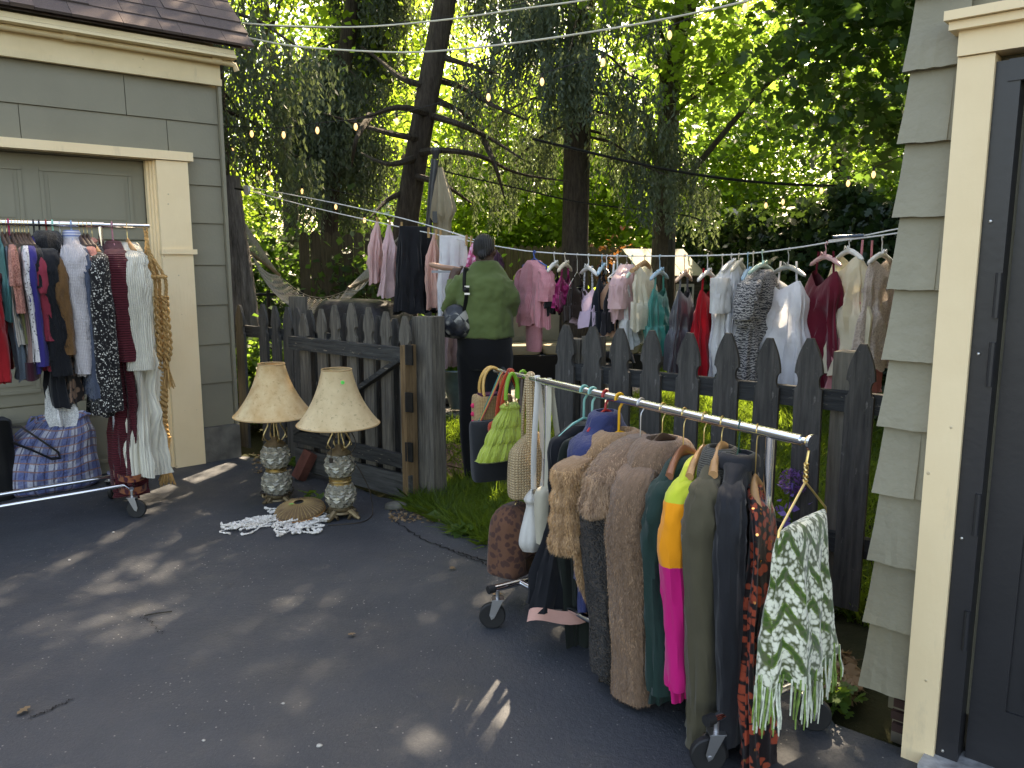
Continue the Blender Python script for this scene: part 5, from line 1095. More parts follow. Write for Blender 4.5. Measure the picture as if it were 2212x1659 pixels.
def lineg(u, name, label, cat, x0, x1, top, hem, mat, real=.36, th=.03, hang=None, hl=None, fold=.014, neck=.05, strap=True, flare=1.2, sgn=1, straph=None, sleeve=None, pins=False, waist=False, trail=None, **kw):
    p = LP(u); c = onpl((x0 + x1) / 2, (top + hem) / 2, p, V(p.x, p.y, 0).normalized()); c = V(c.x, c.y, 0)
    wv = facing(x1 - x0, real * max(1, flare * .9), c, sgn); tp = V(c.x, c.y, zrow(c, top)); L = tp.z - zrow(c, hem); w = real / 2
    if hang:
        hh = max(.05, p.z - tp.z - .02 if not strap else p.z - zrow(c, hang[2] if len(hang) > 2 else top - 20))
        hanger(hang[0], V(c.x, c.y, p.z + .004), wv, hl, h=hh, w=min(w, .19), col=hang[1], r=.012, drop=.045, fat=.0145)
    if waist: pr = [(0, w, th), (L * .1, w * 1.03, th * 1.15), (L * .5, w * 1.1 * flare ** .5, th * 1.4), (L, w * flare * 1.05, th * 1.7)]
    elif strap or neck > .03: pr = [(0, w * .62, th * .6), (.05, w * .8, th * .9), (.13, w * .92, th), (.22, w * .9, th), (L * .6, w * (.5 + .5 * flare), th * 1.3), (L, w * flare, th * 1.6)]
    else: pr = [(0, w * .3, th * .8), (.02, w * .5, th), (.07, w, th), (.2, w * .98, th), (L * .6, w * (.5 + .5 * flare), th * 1.2), (L, w * flare, th * 1.4)]
    st = ()
    if strap:
        sh = straph if straph else max(.04, p.z - tp.z - .06); st = [((sx * w * .5, 0, -.02), (sx * w * .42, 0, sh), .006) for sx in (-1, 1)]
    sl = []
    if sleeve: Ls = tp.z - zrow(c, sleeve); sl = [SLV(Ls, w, .06, .06, th, s) for s in (-1, 1)]
    o = garment(name, label, cat, tp, wv, pr, mat, fold=fold, neck=neck, straps=st, sleeves=sl, seed=int(u * 7 + hem), hem=.012, kf=kw.pop('kf', 6), **kw)
    return o
PKS = fabric('blush satin', (.76, .52, .49), 'crinkle', trans=.35); WHT = fabric('white cotton', (.84, .84, .86), 'crinkle', trans=.38); IVO = fabric('ivory', (.82, .77, .62), 'crinkle', trans=.4)
lineg(815, 'slip', 'blush pink satin camisole with lace edge pegged over the hammock', 'lingerie', 797, 830, 478, 612, PKS, .30, .03, strap=False, neck=0, flare=1.5, prof=None) if False else None
def pegged(u, x0, x1, top, hem, name, label, mat, tip=True, hemw=None, real=.3, flare=1.3, fold=.02, th=.03, lace=None, peg2=None):
    c = LP(u); c = onpl((x0 + x1) / 2, top, c, V(c.x, c.y, 0).normalized()); c = V(c.x, c.y, 0); wv = facing(x1 - x0, real * flare, c); tp = V(c.x, c.y, zrow(c, top)); L = tp.z - zrow(c, hem); w = real / 2
    off = (LP(u) - c).dot(wv) if tip else 0
    pr = [(0, .012, .012, off), (L * .12, .035, .02, off * .8), (L * .3, w * .6, th, off * .4), (L * .5, w * .95, th * 1.1), (L, w * flare, th * 1.4)] if tip else [(0, w, th * .7), (L * .06, w, th), (L * .5, w * 1.08, th * 1.4), (L, w * flare, th * 1.8)]
    return garment(name, label, 'lingerie' if tip else 'skirt', tp, wv, pr, mat, fold=fold, seed=int(u + hem), hem=.012, kf=7)
pegged(815, 797, 831, 479, 610, 'camisole', 'blush pink satin camisole pegged by one strap over the hammock', PKS, real=.26)
pegged(842, 824, 855, 486, 640, 'slip', 'longer blush pink slip pegged beside the camisole', fabric('blush satin pale', (.78, .57, .57), 'crinkle', trans=.35), real=.26)
pegged(896, 853, 941, 489, 674, 'skirt', 'long black skirt pegged by its waistband', fabric('black skirt', (.010, .010, .012), 'plain'), False, real=.26, flare=1.32, fold=.018, th=.05)
pegged(943, 922, 952, 506, 665, 'slip', 'peach satin slip with lace panel pegged next to the black skirt', fabric('peach satin', (.74, .46, .38), 'crinkle', trans=.35), real=.22)
pegged(980, 949, 1009, 509, 705, 'pettipants', 'white pettipants pegged by the waistband beside the shopper', WHT, False, real=.22, flare=1.05, fold=.01)
pegged(975, 958, 993, 600, 790, 'nightgown', 'crumpled dusty pink nightgown hanging low over the flower pot', fabric('dusty pink crumple', (.46, .30, .27), 'crinkle', trans=.2), real=.2)
pegged(1018, 1012, 1036, 525, 600, 'camisole', 'hot pink floral camisole behind the shopper', fabric('pink floral', (.55, .10, .22), 'print', (.75, .45, .55)), real=.2)
pegged(1068, 1060, 1082, 540, 612, 'camisole', 'plum camisole pegged behind the shopper', fabric('plum', (.05, .018, .035), 'plain'), real=.2)
W_ = fabric('padded white', (.62, .60, .56), 'satin'); PCH = padc('peach', (.52, .33, .22)); BLU = padc('pale blue', (.26, .42, .52)); PNK = padc('pink', (.56, .30, .30)); GRN = padc('mint', (.34, .52, .42)); CRM = padc('cream', (.56, .48, .36))
lineg(1163, 'pyjamas', 'pink seersucker pyjama set on a blue hanger', 'pyjamas', 1128, 1180, 562, 702, fabric('pink seersucker', (.46, .15, .18), 'check', (.72, .42, .43)), .36, .05, ('tube', T_('blue', (.02, .07, .28))), 'blue plastic hanger holding pink pyjamas', strap=False, neck=0, sleeve=650, flare=1.1, sgn=-1,
      extra=lambda root, b: obj('trousers', MB().rings([[V(math.cos(a) * w_, math.sin(a) * .04, -z_) for a in [2 * math.pi * j / 20 for j in range(20)]] for z_, w_ in ((.3, .07), (.42, .10), (.56, .095), (.60, .08))], True, True), fabric('pink seersucker', (.46, .15, .18), 'check', (.72, .42, .43)), root))
L_ = 'slips and camisoles on the line'
lineg(1196, 'camisole', 'small black camisole on white padded hanger', 'lingerie', 1182, 1212, 598, 658, fabric('black cami', (.012, .012, .014), 'plain'), .28, .03, ('padded', W_, 572), 'white padded hanger above the small black camisole', straph=.06)
lineg(1222, 'camisole', 'fuchsia print camisole beside black one', 'lingerie', 1204, 1236, 595, 662, fabric('fuchsia print', (.16, .006, .05), 'print', (.34, .03, .13)), .28, .03, ('padded', CRM, 572), 'cream padded hanger above the fuchsia camisole', straph=.06)
lineg(1246, 'camisole', 'dark brown ruched camisole', 'lingerie', 1228, 1264, 612, 688, fabric('dark brown', (.022, .013, .009), 'plain'), .28, .04, ('wire', None), 'thin wire hanger above the dark brown camisole', straph=.14)
lineg(1272, 'camisole', 'lilac camisole with wide white lace straps', 'lingerie', 1250, 1290, 622, 702, fabric('lilac', (.66, .50, .62), 'crinkle', trans=.3), .3, .035, ('padded', W_, 580), 'wide white padded hanger above the lilac camisole', straph=.14, smat=fabric('white lace strap', (.68, .68, .7), 'lace'), sgn=-1)
lineg(1300, 'slip', 'navy black slip between lilac and peach lingerie', 'lingerie', 1290, 1308, 600, 720, fabric('ink', (.010, .012, .018), 'plain'), .24, .03, ('padded', BLU, 578), 'pale blue padded hanger above the navy black slip', straph=.08)
lineg(1318, 'slip', 'peach half-lined slip with black edging', 'lingerie', 1292, 1326, 605, 720, fabric('peach', (.55, .30, .19), 'satin', trans=.15), .28, .035, ('wire', None), 'dark wire hanger above the peach slip', straph=.1, smat=fabric('black cami', (.012, .012, .014), 'plain'), sgn=-1)
lineg(1335, 'slip', 'black chemise with white bound neckline', 'lingerie', 1312, 1352, 605, 715, fabric('black chemise', (.012, .010, .012), 'plain'), .34, .035, ('tube', T_('white', (.6, .62, .6))), 'white plastic hanger with the black chemise', straph=.1, smat=fabric('white binding', (.66, .66, .66), 'plain'))
lineg(1356, 'nightgown', 'pink satin pyjama top with draped folds', 'lingerie', 1335, 1371, 571, 690, fabric('rose satin', (.68, .43, .43), 'satin', trans=.2), .32, .05, ('wire', None), 'thin wire hanger inside the pink satin top', strap=False, neck=0, sleeve=650)
lineg(1372, 'slip', 'white slip with lace hem behind the pink satin top', 'lingerie', 1350, 1376, 610, 745, fabric('white slip', (.82, .82, .82), 'crinkle', trans=.4), .26, .03, ('padded', GRN, 586), 'mint padded hanger behind the pink satin top', straph=.06)
lineg(1392, 'tank_top', 'ivory sleeveless blouse beside teal slip', 'blouse', 1370, 1412, 574, 706, IVO, .36, .04, ('wood', WOODL), 'pale wooden hanger inside the ivory sleeveless blouse', strap=False, neck=.06)
lineg(1428, 'slip', 'teal green chemise slip', 'lingerie', 1402, 1442, 622, 762, fabric('teal', (.012, .20, .16), 'satin', trans=.15), .32, .04, ('padded', BLU, 588), 'pale blue padded hanger with white lace above the teal slip', straph=.10)
lineg(1478, 'slip', 'charcoal satin slip with thin straps', 'lingerie', 1456, 1492, 625, 800, fabric('charcoal satin', (.045, .042, .05), 'satin'), .30, .04, ('padded', PCH, 592), 'peach padded hanger above the charcoal slip', straph=.10)
lineg(1528, 'slip', 'scarlet red slip dress', 'lingerie', 1503, 1543, 625, 810, fabric('scarlet', (.36, .006, .012), 'plain', trans=.1), .32, .045, ('padded', W_, 590), 'white padded hanger above the scarlet slip', straph=.12)
lineg(1545, 'slip', 'long white slip beside the scarlet one', 'lingerie', 1538, 1570, 625, 838, WHT, .28, .03, ('padded', CRM, 592), 'tan padded hanger beside the scarlet slip', straph=.08)
lineg(1568, 'blouse', 'white puff-sleeve nightshirt on padded hanger', 'blouse', 1556, 1594, 572, 800, fabric('white lawn', (.82, .81, .79), 'crinkle', trans=.4), .34, .05, ('padded', W_), 'white padded hanger inside the white nightshirt', strap=False, neck=0, sleeve=625)
lineg(1592, 'tank_top', 'white tank nightgown with scooped neck', 'lingerie', 1576, 1606, 572, 790, WHT, .34, .04, ('padded', CRM), 'cream padded hanger inside the white tank nightgown', strap=False, neck=.09)
lineg(1612, 'slip', 'taupe lace slip tucked between white gowns', 'lingerie', 1600, 1620, 618, 750, fabric('taupe lace', (.20, .13, .12), 'lace', (.1, .06, .06)), .24, .03, ('padded', BLU, 588), 'lavender blue padded hanger above the taupe lace slip', straph=.08)
lineg(1630, 'slip', 'cream slip hidden behind the paisley dress', 'lingerie', 1606, 1634, 625, 815, IVO, .26, .03, ('padded', CRM, 590), 'yellowish padded hanger behind the paisley dress', straph=.08)
lineg(1655, 'dress', 'grey and black paisley dress with ruffled collar', 'dress', 1612, 1668, 582, 838, fabric('grey paisley', (.34, .32, .30), 'paisley', (.05, .05, .055), scale=2.4), .36, .06, ('padded', GRN), 'mint padded hanger inside the paisley dress', strap=False, neck=0, sleeve=700, fold=.02)
lineg(1692, 'dress', 'white cotton sundress with wide straps on grey hanger', 'dress', 1656, 1734, 605, 838, WHT, .42, .07, ('padded', padc('grey', (.34, .33, .29)), 578), 'wide grey padded hanger above the white sundress', straph=.1, fold=.022, flare=1.15, sgn=-1)
lineg(1783, 'nightgown', 'long burgundy nightgown on a pink padded hanger', 'lingerie', 1736, 1812, 585, 845, fabric('burgundy jersey', (.11, .006, .016), 'plain'), .44, .06, ('padded', PNK, 556), 'pink padded hanger above the burgundy nightgown', straph=.10, fold=.02, neck=.08, sgn=-1)
lineg(1830, 'nightgown', 'cream sheer nightgown with ruffled armholes', 'lingerie', 1790, 1862, 552, 800, fabric('cream sheer', (.80, .72, .52), 'crinkle', trans=.42), .44, .08, ('padded', W_), 'white padded hanger inside the cream sheer nightgown', strap=False, neck=.08, flare=1.3, fold=.024, sgn=-1)
lineg(1868, 'nightgown', 'rose pink nightgown with gathered bodice', 'lingerie', 1832, 1888, 605, 845, fabric('rose nightgown', (.68, .28, .30), 'crinkle', trans=.35), .34, .06, None, None, straph=.2, fold=.022, flare=1.4)
lineg(1890, 'dress', 'pale cream lace dress partly behind the house corner', 'dress', 1866, 1925, 560, 790, fabric('cream lace', (.74, .63, .54), 'lace', (.58, .47, .40), trans=.35), .4, .06, ('padded', W_), 'white padded hanger bent over the cream lace dress', strap=False, neck=.06, flare=1.3)

# ================================================================== shopper seen from behind
SK = plain('dark skin', (.085, .046, .030), .5, 0, .4, .1, 20); PY = 5.15; pc_ = atY(1046, 559, PY); k = pxm(pc_, 1.2)
sp_ = thing('person', 'woman in green top and black trousers browsing, handbag on left shoulder', 'person', V(pc_.x, pc_.y, 0), R(-8))
def zv(v): return zrow(pc_, v)
def shape(name, lofts, mat, vox, parent, sm=4):
    m = MB()
    for rs in lofts: m.rings(rs)
    o = obj(name, m, mat, parent); rm = o.modifiers.new('remesh', 'REMESH'); rm.mode = 'VOXEL'; rm.voxel_size = vox; rm.use_smooth_shade = True
    s_ = o.modifiers.new('smooth', 'SMOOTH'); s_.iterations = sm; s_.factor = .5; return o
def ell(c, rx, ry, n=20): return [V(c[0] + math.cos(2 * math.pi * j / n) * rx, c[1] + math.sin(2 * math.pi * j / n) * ry, c[2]) for j in range(n)]
def limb(path, n=14):
    out = []; path = [(Vector(p[:3]), p[3]) for p in path]
    for i, (p, r_) in enumerate(path):
        d = (path[min(i + 1, len(path) - 1)][0] - path[max(0, i - 1)][0]).normalized(); x = d.cross(Y_); x = x.normalized() if x.length > .01 else X_; y = d.cross(x)
        out.append([p + x * math.cos(2 * math.pi * j / n) * r_ + y * math.sin(2 * math.pi * j / n) * r_ for j in range(n)])
    return out
zsh, zhip, zneck = zv(590), zv(728), zv(570)
def torso(k_=0): return [ell((0, .0, z), a + k_, b + k_, 24) for z, a, b in ((zneck + .01, .06, .058), (zsh + .012, .115, .075), (zsh - .03, .162, .10), (zsh - .10, .178, .12), (zsh - .2, .174, .13), (zv(662), .166, .13), (zv(690), .174, .135), (zv(712), .180, .14), (zhip, .180, .14), (zhip - .10, .175, .14), (zhip - .2, .14, .12))]
def leg(s, k_=0): return limb([(s * .075, 0, zhip + .02, .085 + k_), (s * .082, 0, zhip - .12, .10 + k_), (s * .085, 0, .62, .082 + k_), (s * .095, -.01, .45, .07 + k_), (s * .095, .01, .30, .066 + k_), (s * .095, .01, .10, .045 + k_), (s * .095, .0, .07, .043 + k_)])
HD = V(-.225, .13, zv(598))                                            # raised left hand
EL = V(-.232, -.04, zv(664)); SHL = V(-.135, 0, zsh - .05)
def arm_l(k_=0, end=1.0): return limb([(*SHL, .058 + k_), (*(SHL.lerp(EL, .5) + V(-.012, 0, 0)), .056 + k_), (*EL, .05 + k_), (*EL.lerp(HD, .5), .042 + k_), (*EL.lerp(HD, .5 + .5 * end - .12), .034 + k_)])
ELR = V(.165, .04, zv(668)); HR_ = V(.06, .20, zv(660))
def arm_r(k_=0): return limb([(.135, 0, zsh - .05, .058 + k_), (.162, .01, zsh - .19, .055 + k_), (*ELR, .05 + k_), (*ELR.lerp(HR_, .5), .046 + k_), (*HR_, .032 + k_)])
hz = zv(540); hb = .105; hs = .80
head = [ell((0, .02 + dy, hz + z * hs), a * hs, b * hs, 20) for z, a, b, dy in ((-.15, .05, .055, .0), (-.11, .06, .075, .02), (-.07, .068, .09, .015), (-.02, .076, .10, .0), (.04, .078, .102, -.005), (.08, .068, .088, -.005), (.11, .04, .055, -.005), (.12, .01, .01, -.005))]
fingers = []
for i, (dx, L) in enumerate(((-.024, .058), (-.008, .066), (.008, .062), (.022, .05))): b_ = HD + V(dx * .5, .01, .01 + .012 * i); fingers.append(limb([(*b_, .010), (*(b_ + V(dx + .01, .028, .012)), .0095), (*(b_ + V(.034, .03, .02)), .0088), (*(b_ + V(.046, .008, .016)), .007)], 8))
fingers.append(limb([(*(HD + V(.018, 0, .0)), .012), (*(HD + V(.036, .004, .03)), .0105), (*(HD + V(.036, .01, .055)), .008)], 8))
palm = limb([(*(HD - V(.01, .03, .05)), .028), (*HD, .034), (*(HD + V(.006, .014, .035)), .030), (*(HD + V(.008, .02, .055)), .018)])
shape('body', [torso(-.012), leg(-1, -.01), leg(1, -.01), arm_l(-.008), arm_r(-.008), limb([(0, 0, zneck - .06, .062), (0, .01, zneck + .03, .056), (0, .015, hz - .08, .05)]), head, palm] + [limb([(s * .055, .012, hz - .035, .012), (s * .066, .008, hz - .012, .016), (s * .062, .008, hz + .006, .008)], 8) for s in (-1, 1)] + fingers + [limb([(s * .095, -.04, .03, .035), (s * .095, .06, .03, .04), (s * .1, .15, .022, .03)]) for s in (-1, 1)], SK, .0075, sp_, 3)
GT = fabric('olive green jersey', (.10, .135, .045), 'plain'); st = [q for q in torso(.008)][:8]
shirt_rings = [ell((0, 0, zneck + .012), .078, .072, 24)] + torso(.009)[1:9]
so_ = shape('shirt', [shirt_rings, arm_l(.006, .92), arm_r(.006)], GT, .009, sp_, 4)
cl = bpy.data.textures.new('folds', 'CLOUDS'); cl.noise_scale = .11; dm = so_.modifiers.new('folds', 'DISPLACE'); dm.texture = cl; dm.strength = .04; dm.mid_level = .5; dm.texture_coords = 'LOCAL'
shape('trousers', [torso(.003)[8:], leg(-1, .006), leg(1, .006)], fabric('black trousers', (.007, .007, .008), 'plain'), .011, sp_, 4)
hair_rs = [ell((0, .0 + dy * hs, hz + z * hs), a * hs, b * hs, 22) for z, a, b, dy in ((-.055, .03, .03, -.075), (-.035, .06, .05, -.055), (.0, .083, .085, -.025), (.04, .087, .10, -.012), (.08, .078, .095, -.008), (.115, .05, .065, -.006), (.13, .012, .012, -.006))]
bun = [ell((0, -.085, hz - .034 + z * .8), a * .85, a * .7, 14) for z, a in ((-.035, .008), (-.025, .026), (.0, .034), (.022, .027), (.034, .008))]
HAIRM = N('tight black hair'); u_ = HAIRM.co('Object'); w_ = HAIRM.n('TexWave', wave_type='BANDS', bands_direction='X'); w_.inputs['Scale'].default_value = 30; w_.inputs['Distortion'].default_value = 2.5; HAIRM.l(u_, w_.inputs[0]); HAIRM.col(HAIRM.mix(w_.outputs['Fac'], (.006, .006, .007), (.028, .026, .026))); HAIRM.set(.5, 0, .4); HAIRM.bump(w_.outputs['Fac'], .8, .006)
shape('hair', [hair_rs, bun], HAIRM.m, .008, sp_, 2)
for s in (-1, 1): obj('shoe', MB().rings([ell((s * .095, .05, z), a, b, 16) for z, a, b in ((0, .048, .13), (.03, .05, .132), (.06, .046, .11), (.09, .04, .06))]), RUBBER, sp_)
def l2w(root, p): return root.matrix_basis @ p if False else Matrix.Translation(root.location) @ Matrix.Rotation(root.rotation_euler.z, 4, 'Z') @ p
# hanger and garment strap in her hand
hh_ = l2w(sp_, HD + V(.01, .02, .045)); hg = thing('padded_hanger', 'tan padded hanger with white lace held up in the raised hand', 'hanger', hh_, R(168))
b = MB(); b.tube([V(-.03, 0, 0), V(.02, 0, .006), V(.09, 0, .012), V(.16, 0, .028), V(.185, 0, .034)], [.014, .018, .020, .018, .010], 10); obj('bar', b, padc('tan', (.36, .19, .12)), hg); obj('hook', MB().tube([V(-.03, 0, 0), V(-.05, 0, .012), V(-.08, 0, .014), V(-.10, 0, .022), V(-.095, 0, .034), V(-.075, 0, .036)], .002, 6), IRON, hg); obj('lace', MB().box((.08, .0, -.016), (.17, .03, .016)), fabric('white lace strap', (.68, .68, .7), 'lace'), hg)
# shoulder bag
hbp = l2w(sp_, V(-.165, -.10, zv(690))); hb_ = thing('handbag', 'black patchwork hobo handbag on the shopper\'s shoulder', 'handbag', hbp, R(-12))
def patchm():
    m = N('patchwork leather'); ob = m.co('Object', (9, 9, 9), (0, R(45), 0)); ck = m.n('TexChecker'); ck.inputs['Scale'].default_value = 2.2; m.l(ob, ck.inputs[0]); f = m.noise(m.co('Object'), 14, 1)
    c = m.mix(ck.outputs['Fac'], (.010, .011, .014), m.ramp(f, [(.42, (.02, .022, .03)), (.52, (.09, .085, .075)), (.58, (.30, .28, .24))])); m.l(c, m.b.inputs['Base Color']); m.set(.4, 0, .5); m.bump(m.noise(m.co('Object'), 50, 3), .5, .006); return m.m
PAT = patchm()
m = bagbody([(-.10, .02, .02), (-.08, .06, .035), (-.02, .095, .055), (.05, .105, .06), (.10, .085, .045), (.115, .03, .02)], ex=.9, fold=.03, kf=4); obj('body', m, PAT, hb_)
tipz = zsh + .012 - zv(690)
obj('strap', MB().tube([Vector(q) for q in catmull([(.06, -.02, .06), (.085, -.04, .2), (.07, -.05, tipz - .12), (.06, .0, tipz - .0), (.06, .09, tipz + .008), (.055, .17, tipz - .1), (.02, .15, .25), (-.03, .06, .08)], 34)], .016, 8, True, .22), plain('black strap leather', (.010, .010, .012), .4), hb_)
obj('buckle', MB().box((.086, -.045, .17), (.034, .008, .012)).box((.086, -.045, .215), (.03, .008, .01)), STEEL, hb_, False)

# ================================================================== yard furniture
# covered grill
gp = onpl(790, 720, F1 - FN * .75, FN); gr = thing('grill', 'barbecue grill under a black fabric cover behind the gate', 'grill', V(gp.x, gp.y, 0), math.atan2(FD.y, FD.x))
zt = zrow(gp, 648); rs = []
for z, a, b, xo in ((.12, .52, .28, 0), (.5, .52, .28, 0), (zt - .30, .50, .27, 0), (zt - .16, .44, .26, -.02), (zt - .06, .36, .22, -.06), (zt - .015, .31, .18, -.08), (zt, .26, .14, -.09)):
    rs.append([V(math.copysign(abs(math.cos(t)) ** .45, math.cos(t)) * a * (1 + .015 * math.sin(7 * t + z * 9)) + xo, math.copysign(abs(math.sin(t)) ** .45, math.sin(t)) * b * (1 + .04 * math.sin(5 * t + z * 5)), z) for t in [2 * math.pi * j / 48 for j in range(48)]])
obj('cover', MB().rings(rs), plain('black grill cover', (.014, .014, .016), .55, 0, .35, .15, 6, .4, 12, bd=.03), gr)
m = MB()
for x in (-.4, .4):
    for y in (-.2, .2): m.tube([V(x, y, 0), V(x, y, .2)], .02, 8)
obj('leg', m, IRON, gr)
# stump post
TRU = N('bare grey stump'); v_ = TRU.co('Object', (6, 6, .8)); f_ = TRU.noise(v_, 4, 8, .7); TRU.col(TRU.ramp(f_, [(.3, (.030, .026, .024)), (.55, (.13, .115, .105)), (.75, (.22, .20, .185))])); TRU.bump(f_, 1, .03); TRU.set(.9)
sy_ = 7.45; p0, p1, p2, p3 = (atY(522, 740, sy_), atY(515, 600, sy_), atY(500, 470, sy_), atY(493, 381, sy_)); kk = sy_ / FO
stt = thing('tree_stump', 'tall bare grey dead trunk holding the clothes line pulley', 'tree trunk', V(p0.x, p0.y, 0), 0)
def organic(path, rad, n=18, amp=.08, seed=1, m=18):
    r = random.Random(seed); ph = [r.uniform(0, 6.28) for _ in range(6)]; rs = []
    cs = catmull([(*p, r_) for p, r_ in zip(path, rad)], m)
    for i, (x, y, z, r_) in enumerate(cs):
        rs.append([V(x + math.cos(t) * r_ * (1 + amp * (math.sin(3 * t + ph[0] + z * .7) + .5 * math.sin(7 * t + ph[1] + z))), y + math.sin(t) * r_ * (1 + amp * (math.sin(4 * t + ph[2]) + .5 * math.sin(9 * t + ph[3] + z))), z) for t in [2 * math.pi * j / n for j in range(n)]])
    return MB().rings(rs)
B0 = V(p0.x, p0.y, 0); o_ = organic([V(p0.x - B0.x, 0, -.1), V(p0.x - B0.x, 0, .35), p1 - B0, p2 - B0, p3 - B0], [.30, .22, .135, .115, .105], 22, .05, 3, 26); obj('trunk', o_, TRU.m, stt)
tag(stt, 'tall bare grey dead trunk holding the clothes line pulley', 'tree trunk')
# hammock
HAM = plain('hammock rope', (.36, .34, .30), .9, 0, .2, .2, 40); hy = 8.1
hk = thing('hammock', 'rope hammock with wooden spreader bars slung between trunk and leaning spruce', 'hammock', V(atY(700, 700, hy).x, hy, 0), 0); hb0 = hk.location
def HPt(u, v, y=hy): return atY(u, v, y) - hb0
SA, SB = (HPt(541, 545, 7.7), HPt(603, 594, 8.2)), (HPt(752, 622, 8.0), HPt(800, 600, 8.6)); TA = HPt(527, 478, 7.5); TB = HPt(868, 505, 9.2)
for a, b in (SA, SB): obj('spreader_bar', MB().tube([a, b], .016, 8), plain('spreader wood', (.16, .12, .08), .7), hk)
m = MB()
for i in range(15): f = i / 14; m.tube([TA, SA[0].lerp(SA[1], f)], .0035, 4); m.tube([TB, SB[0].lerp(SB[1], f)], .0035, 4)
tag(obj('cords', m, HAM, hk), kind='stuff')
m = MB(); nu, nv = 34, 12; grid = []
lowf = [HPt(560, 590, 7.8), HPt(590, 640, 7.8), HPt(640, 672, 7.75), HPt(690, 680, 7.75), HPt(735, 650, 7.8)]; A_ = catmull([tuple(SA[0])] + [tuple(q) for q in (HPt(575, 612, 7.75), HPt(625, 660, 7.7), HPt(680, 676, 7.7), HPt(725, 655, 7.8))] + [tuple(SB[0])], nu); B_ = catmull([tuple(SA[1])] + [tuple(q) for q in (HPt(630, 618, 8.4), HPt(670, 640, 8.4), HPt(712, 640, 8.4), HPt(760, 622, 8.4))] + [tuple(SB[1])], nu)
for i in range(nu): grid.append([Vector(A_[i]).lerp(Vector(B_[i]), j / (nv - 1)) + V(0, 0, -.07 * math.sin(math.pi * j / (nv - 1))) for j in range(nv)])
for j in range(nv):
    for s in (0, 1): m.tube([grid[i][max(0, min(nv - 1, j + (((i + s) % 2) * (1 if (i // 1) % 2 else -1) if 0 < j < nv - 1 else 0)))].lerp(grid[i][j], .45) for i in range(nu)], .0042, 4)
obj('net', m, HAM, hk)
# parasol
uy = 8.6; ub = atY(950, 700, uy); up_ = thing('parasol', 'closed beige cantilever parasol on a dark grey post', 'parasol', V(ub.x, uy, 0), 0)
GM = plain('grey powder coat', (.06, .062, .066), .4, .3, .4); BE = fabric('beige canvas', (.34, .28, .19), 'plain')
def UP(u, v): q = atY(u, v, uy); return V(q.x - ub.x, 0, q.z)
obj('post', MB().tube([V(UP(925, 760).x, 0, 0), UP(925, 500), UP(932, 420)], .036, 14), GM, up_); obj('arm', MB().tube([UP(929, 470), UP(934, 400), UP(940, 345)], .042, 14), GM, up_); obj('finial', MB().lathe([(.03, -.07), (.04, -.02), (.052, 0), (.055, .02), (.045, .04), (.0, .045)], UP(941, 328), 20), GM, up_)
m = MB(); rs = []
for u, v, r_ in ((950, 362, .03), (952, 390, .06), (957, 430, .10), (958, 460, .12), (955, 478, .085), (956, 520, .075), (955, 600, .06), (955, 690, .05)):
    c = UP(u, v); rs.append([V(c.x + math.cos(t) * r_ * (1 + .22 * math.sin(6 * t)), math.sin(t) * r_ * (1 + .22 * math.sin(6 * t)), c.z + (.05 * math.sin(5 * t) if 455 < v < 465 else 0)) for t in [2 * math.pi * j / 40 for j in range(40)]])
obj('canopy', MB().rings(rs), BE, up_); obj('crank', MB().box(UP(941, 470) + V(0, -.05, 0), (.05, .06, .12)), GM, up_, False)
obj('base', MB().box((UP(925, 760).x, 0, .03), (.7, .7, .06)), GM, up_, False)
# wicker sectional
WKR = fabric('brown wicker', (.045, .036, .030), 'knit', (.012, .01, .008), scale=1.2); CUS = plain('khaki cushion', (.23, .195, .125), .85, 0, .2, .1, 5, .4, 20, bd=.02)
sy = 10.2; sb = atY(1225, 790, sy); sf = thing('sofa', 'wicker outdoor sofa with khaki cushions behind the pyjamas', 'sofa', V(sb.x, sy, 0), R(6))
ks = sy / FO * 1.0
def cushion(c, d, m=None):
    mbx = MB(); n = 12; rs = []
    for i, (f, zz) in enumerate(((.82, -.5), (.97, -.42), (1, -.2), (1, .2), (.97, .42), (.8, .5))): rs.append([V(c[0] + math.copysign(abs(math.cos(t)) ** .35, math.cos(t)) * d[0] / 2 * f, c[1] + math.copysign(abs(math.sin(t)) ** .35, math.sin(t)) * d[1] / 2 * f, c[2] + zz * d[2] * (1 + .12 * math.cos(t) ** 2 * 0)) for t in [2 * math.pi * j / 32 for j in range(32)]])
    return MB().rings(rs)
obj('frame', MB().box((0, 0, .17), (1.9, .72, .30)).box((0, .36, .42), (1.9, .09, .34)).box((-.95, 0, .30), (.1, .72, .56)), WKR, sf, False)
for x in (-.68, -.05, .58):
    obj('seat_cushion', cushion((x, -.04, .39), (.62, .66, .13)), CUS, sf); q = cushion((x, .22, .70), (.62, .17, .48)); q.v = [(a, b + (c - .7) * .22, c) for a, b, c in q.v]; obj('back_cushion', q, CUS, sf)
for x in (-.9, .9):
    for y in (-.3, .3): obj('leg', MB().box((x, y, .03), (.06, .06, .06)), WKR, sf, False)
# stacked dark chairs / table seen through the pickets
cp = atY(1305, 760, 8.2); ct = thing('garden_chair', 'dark padded garden chair low behind the pickets', 'chair', V(cp.x, 8.2, 0), R(15))
DKC = plain('dark chair cushion', (.03, .026, .026), .6, 0, .3, .2, 8)
obj('seat', cushion((0, 0, .42), (.5, .5, .09)), DKC, ct); obj('backrest', cushion((0, .1, .54), (.5, .45, .08)), DKC, ct)
for x in (-.22, .22):
    for y in (-.2, .2): obj('leg', MB().bar(V(x, y, 0), V(x * .95, y, .4), .03, .03), IRON, ct, False)
    obj('armrest', MB().tube([V(x * 1.1, -.22, .45), V(x * 1.1, -.1, .58), V(x * 1.1, .2, .58)], .016, 8), IRON, ct)
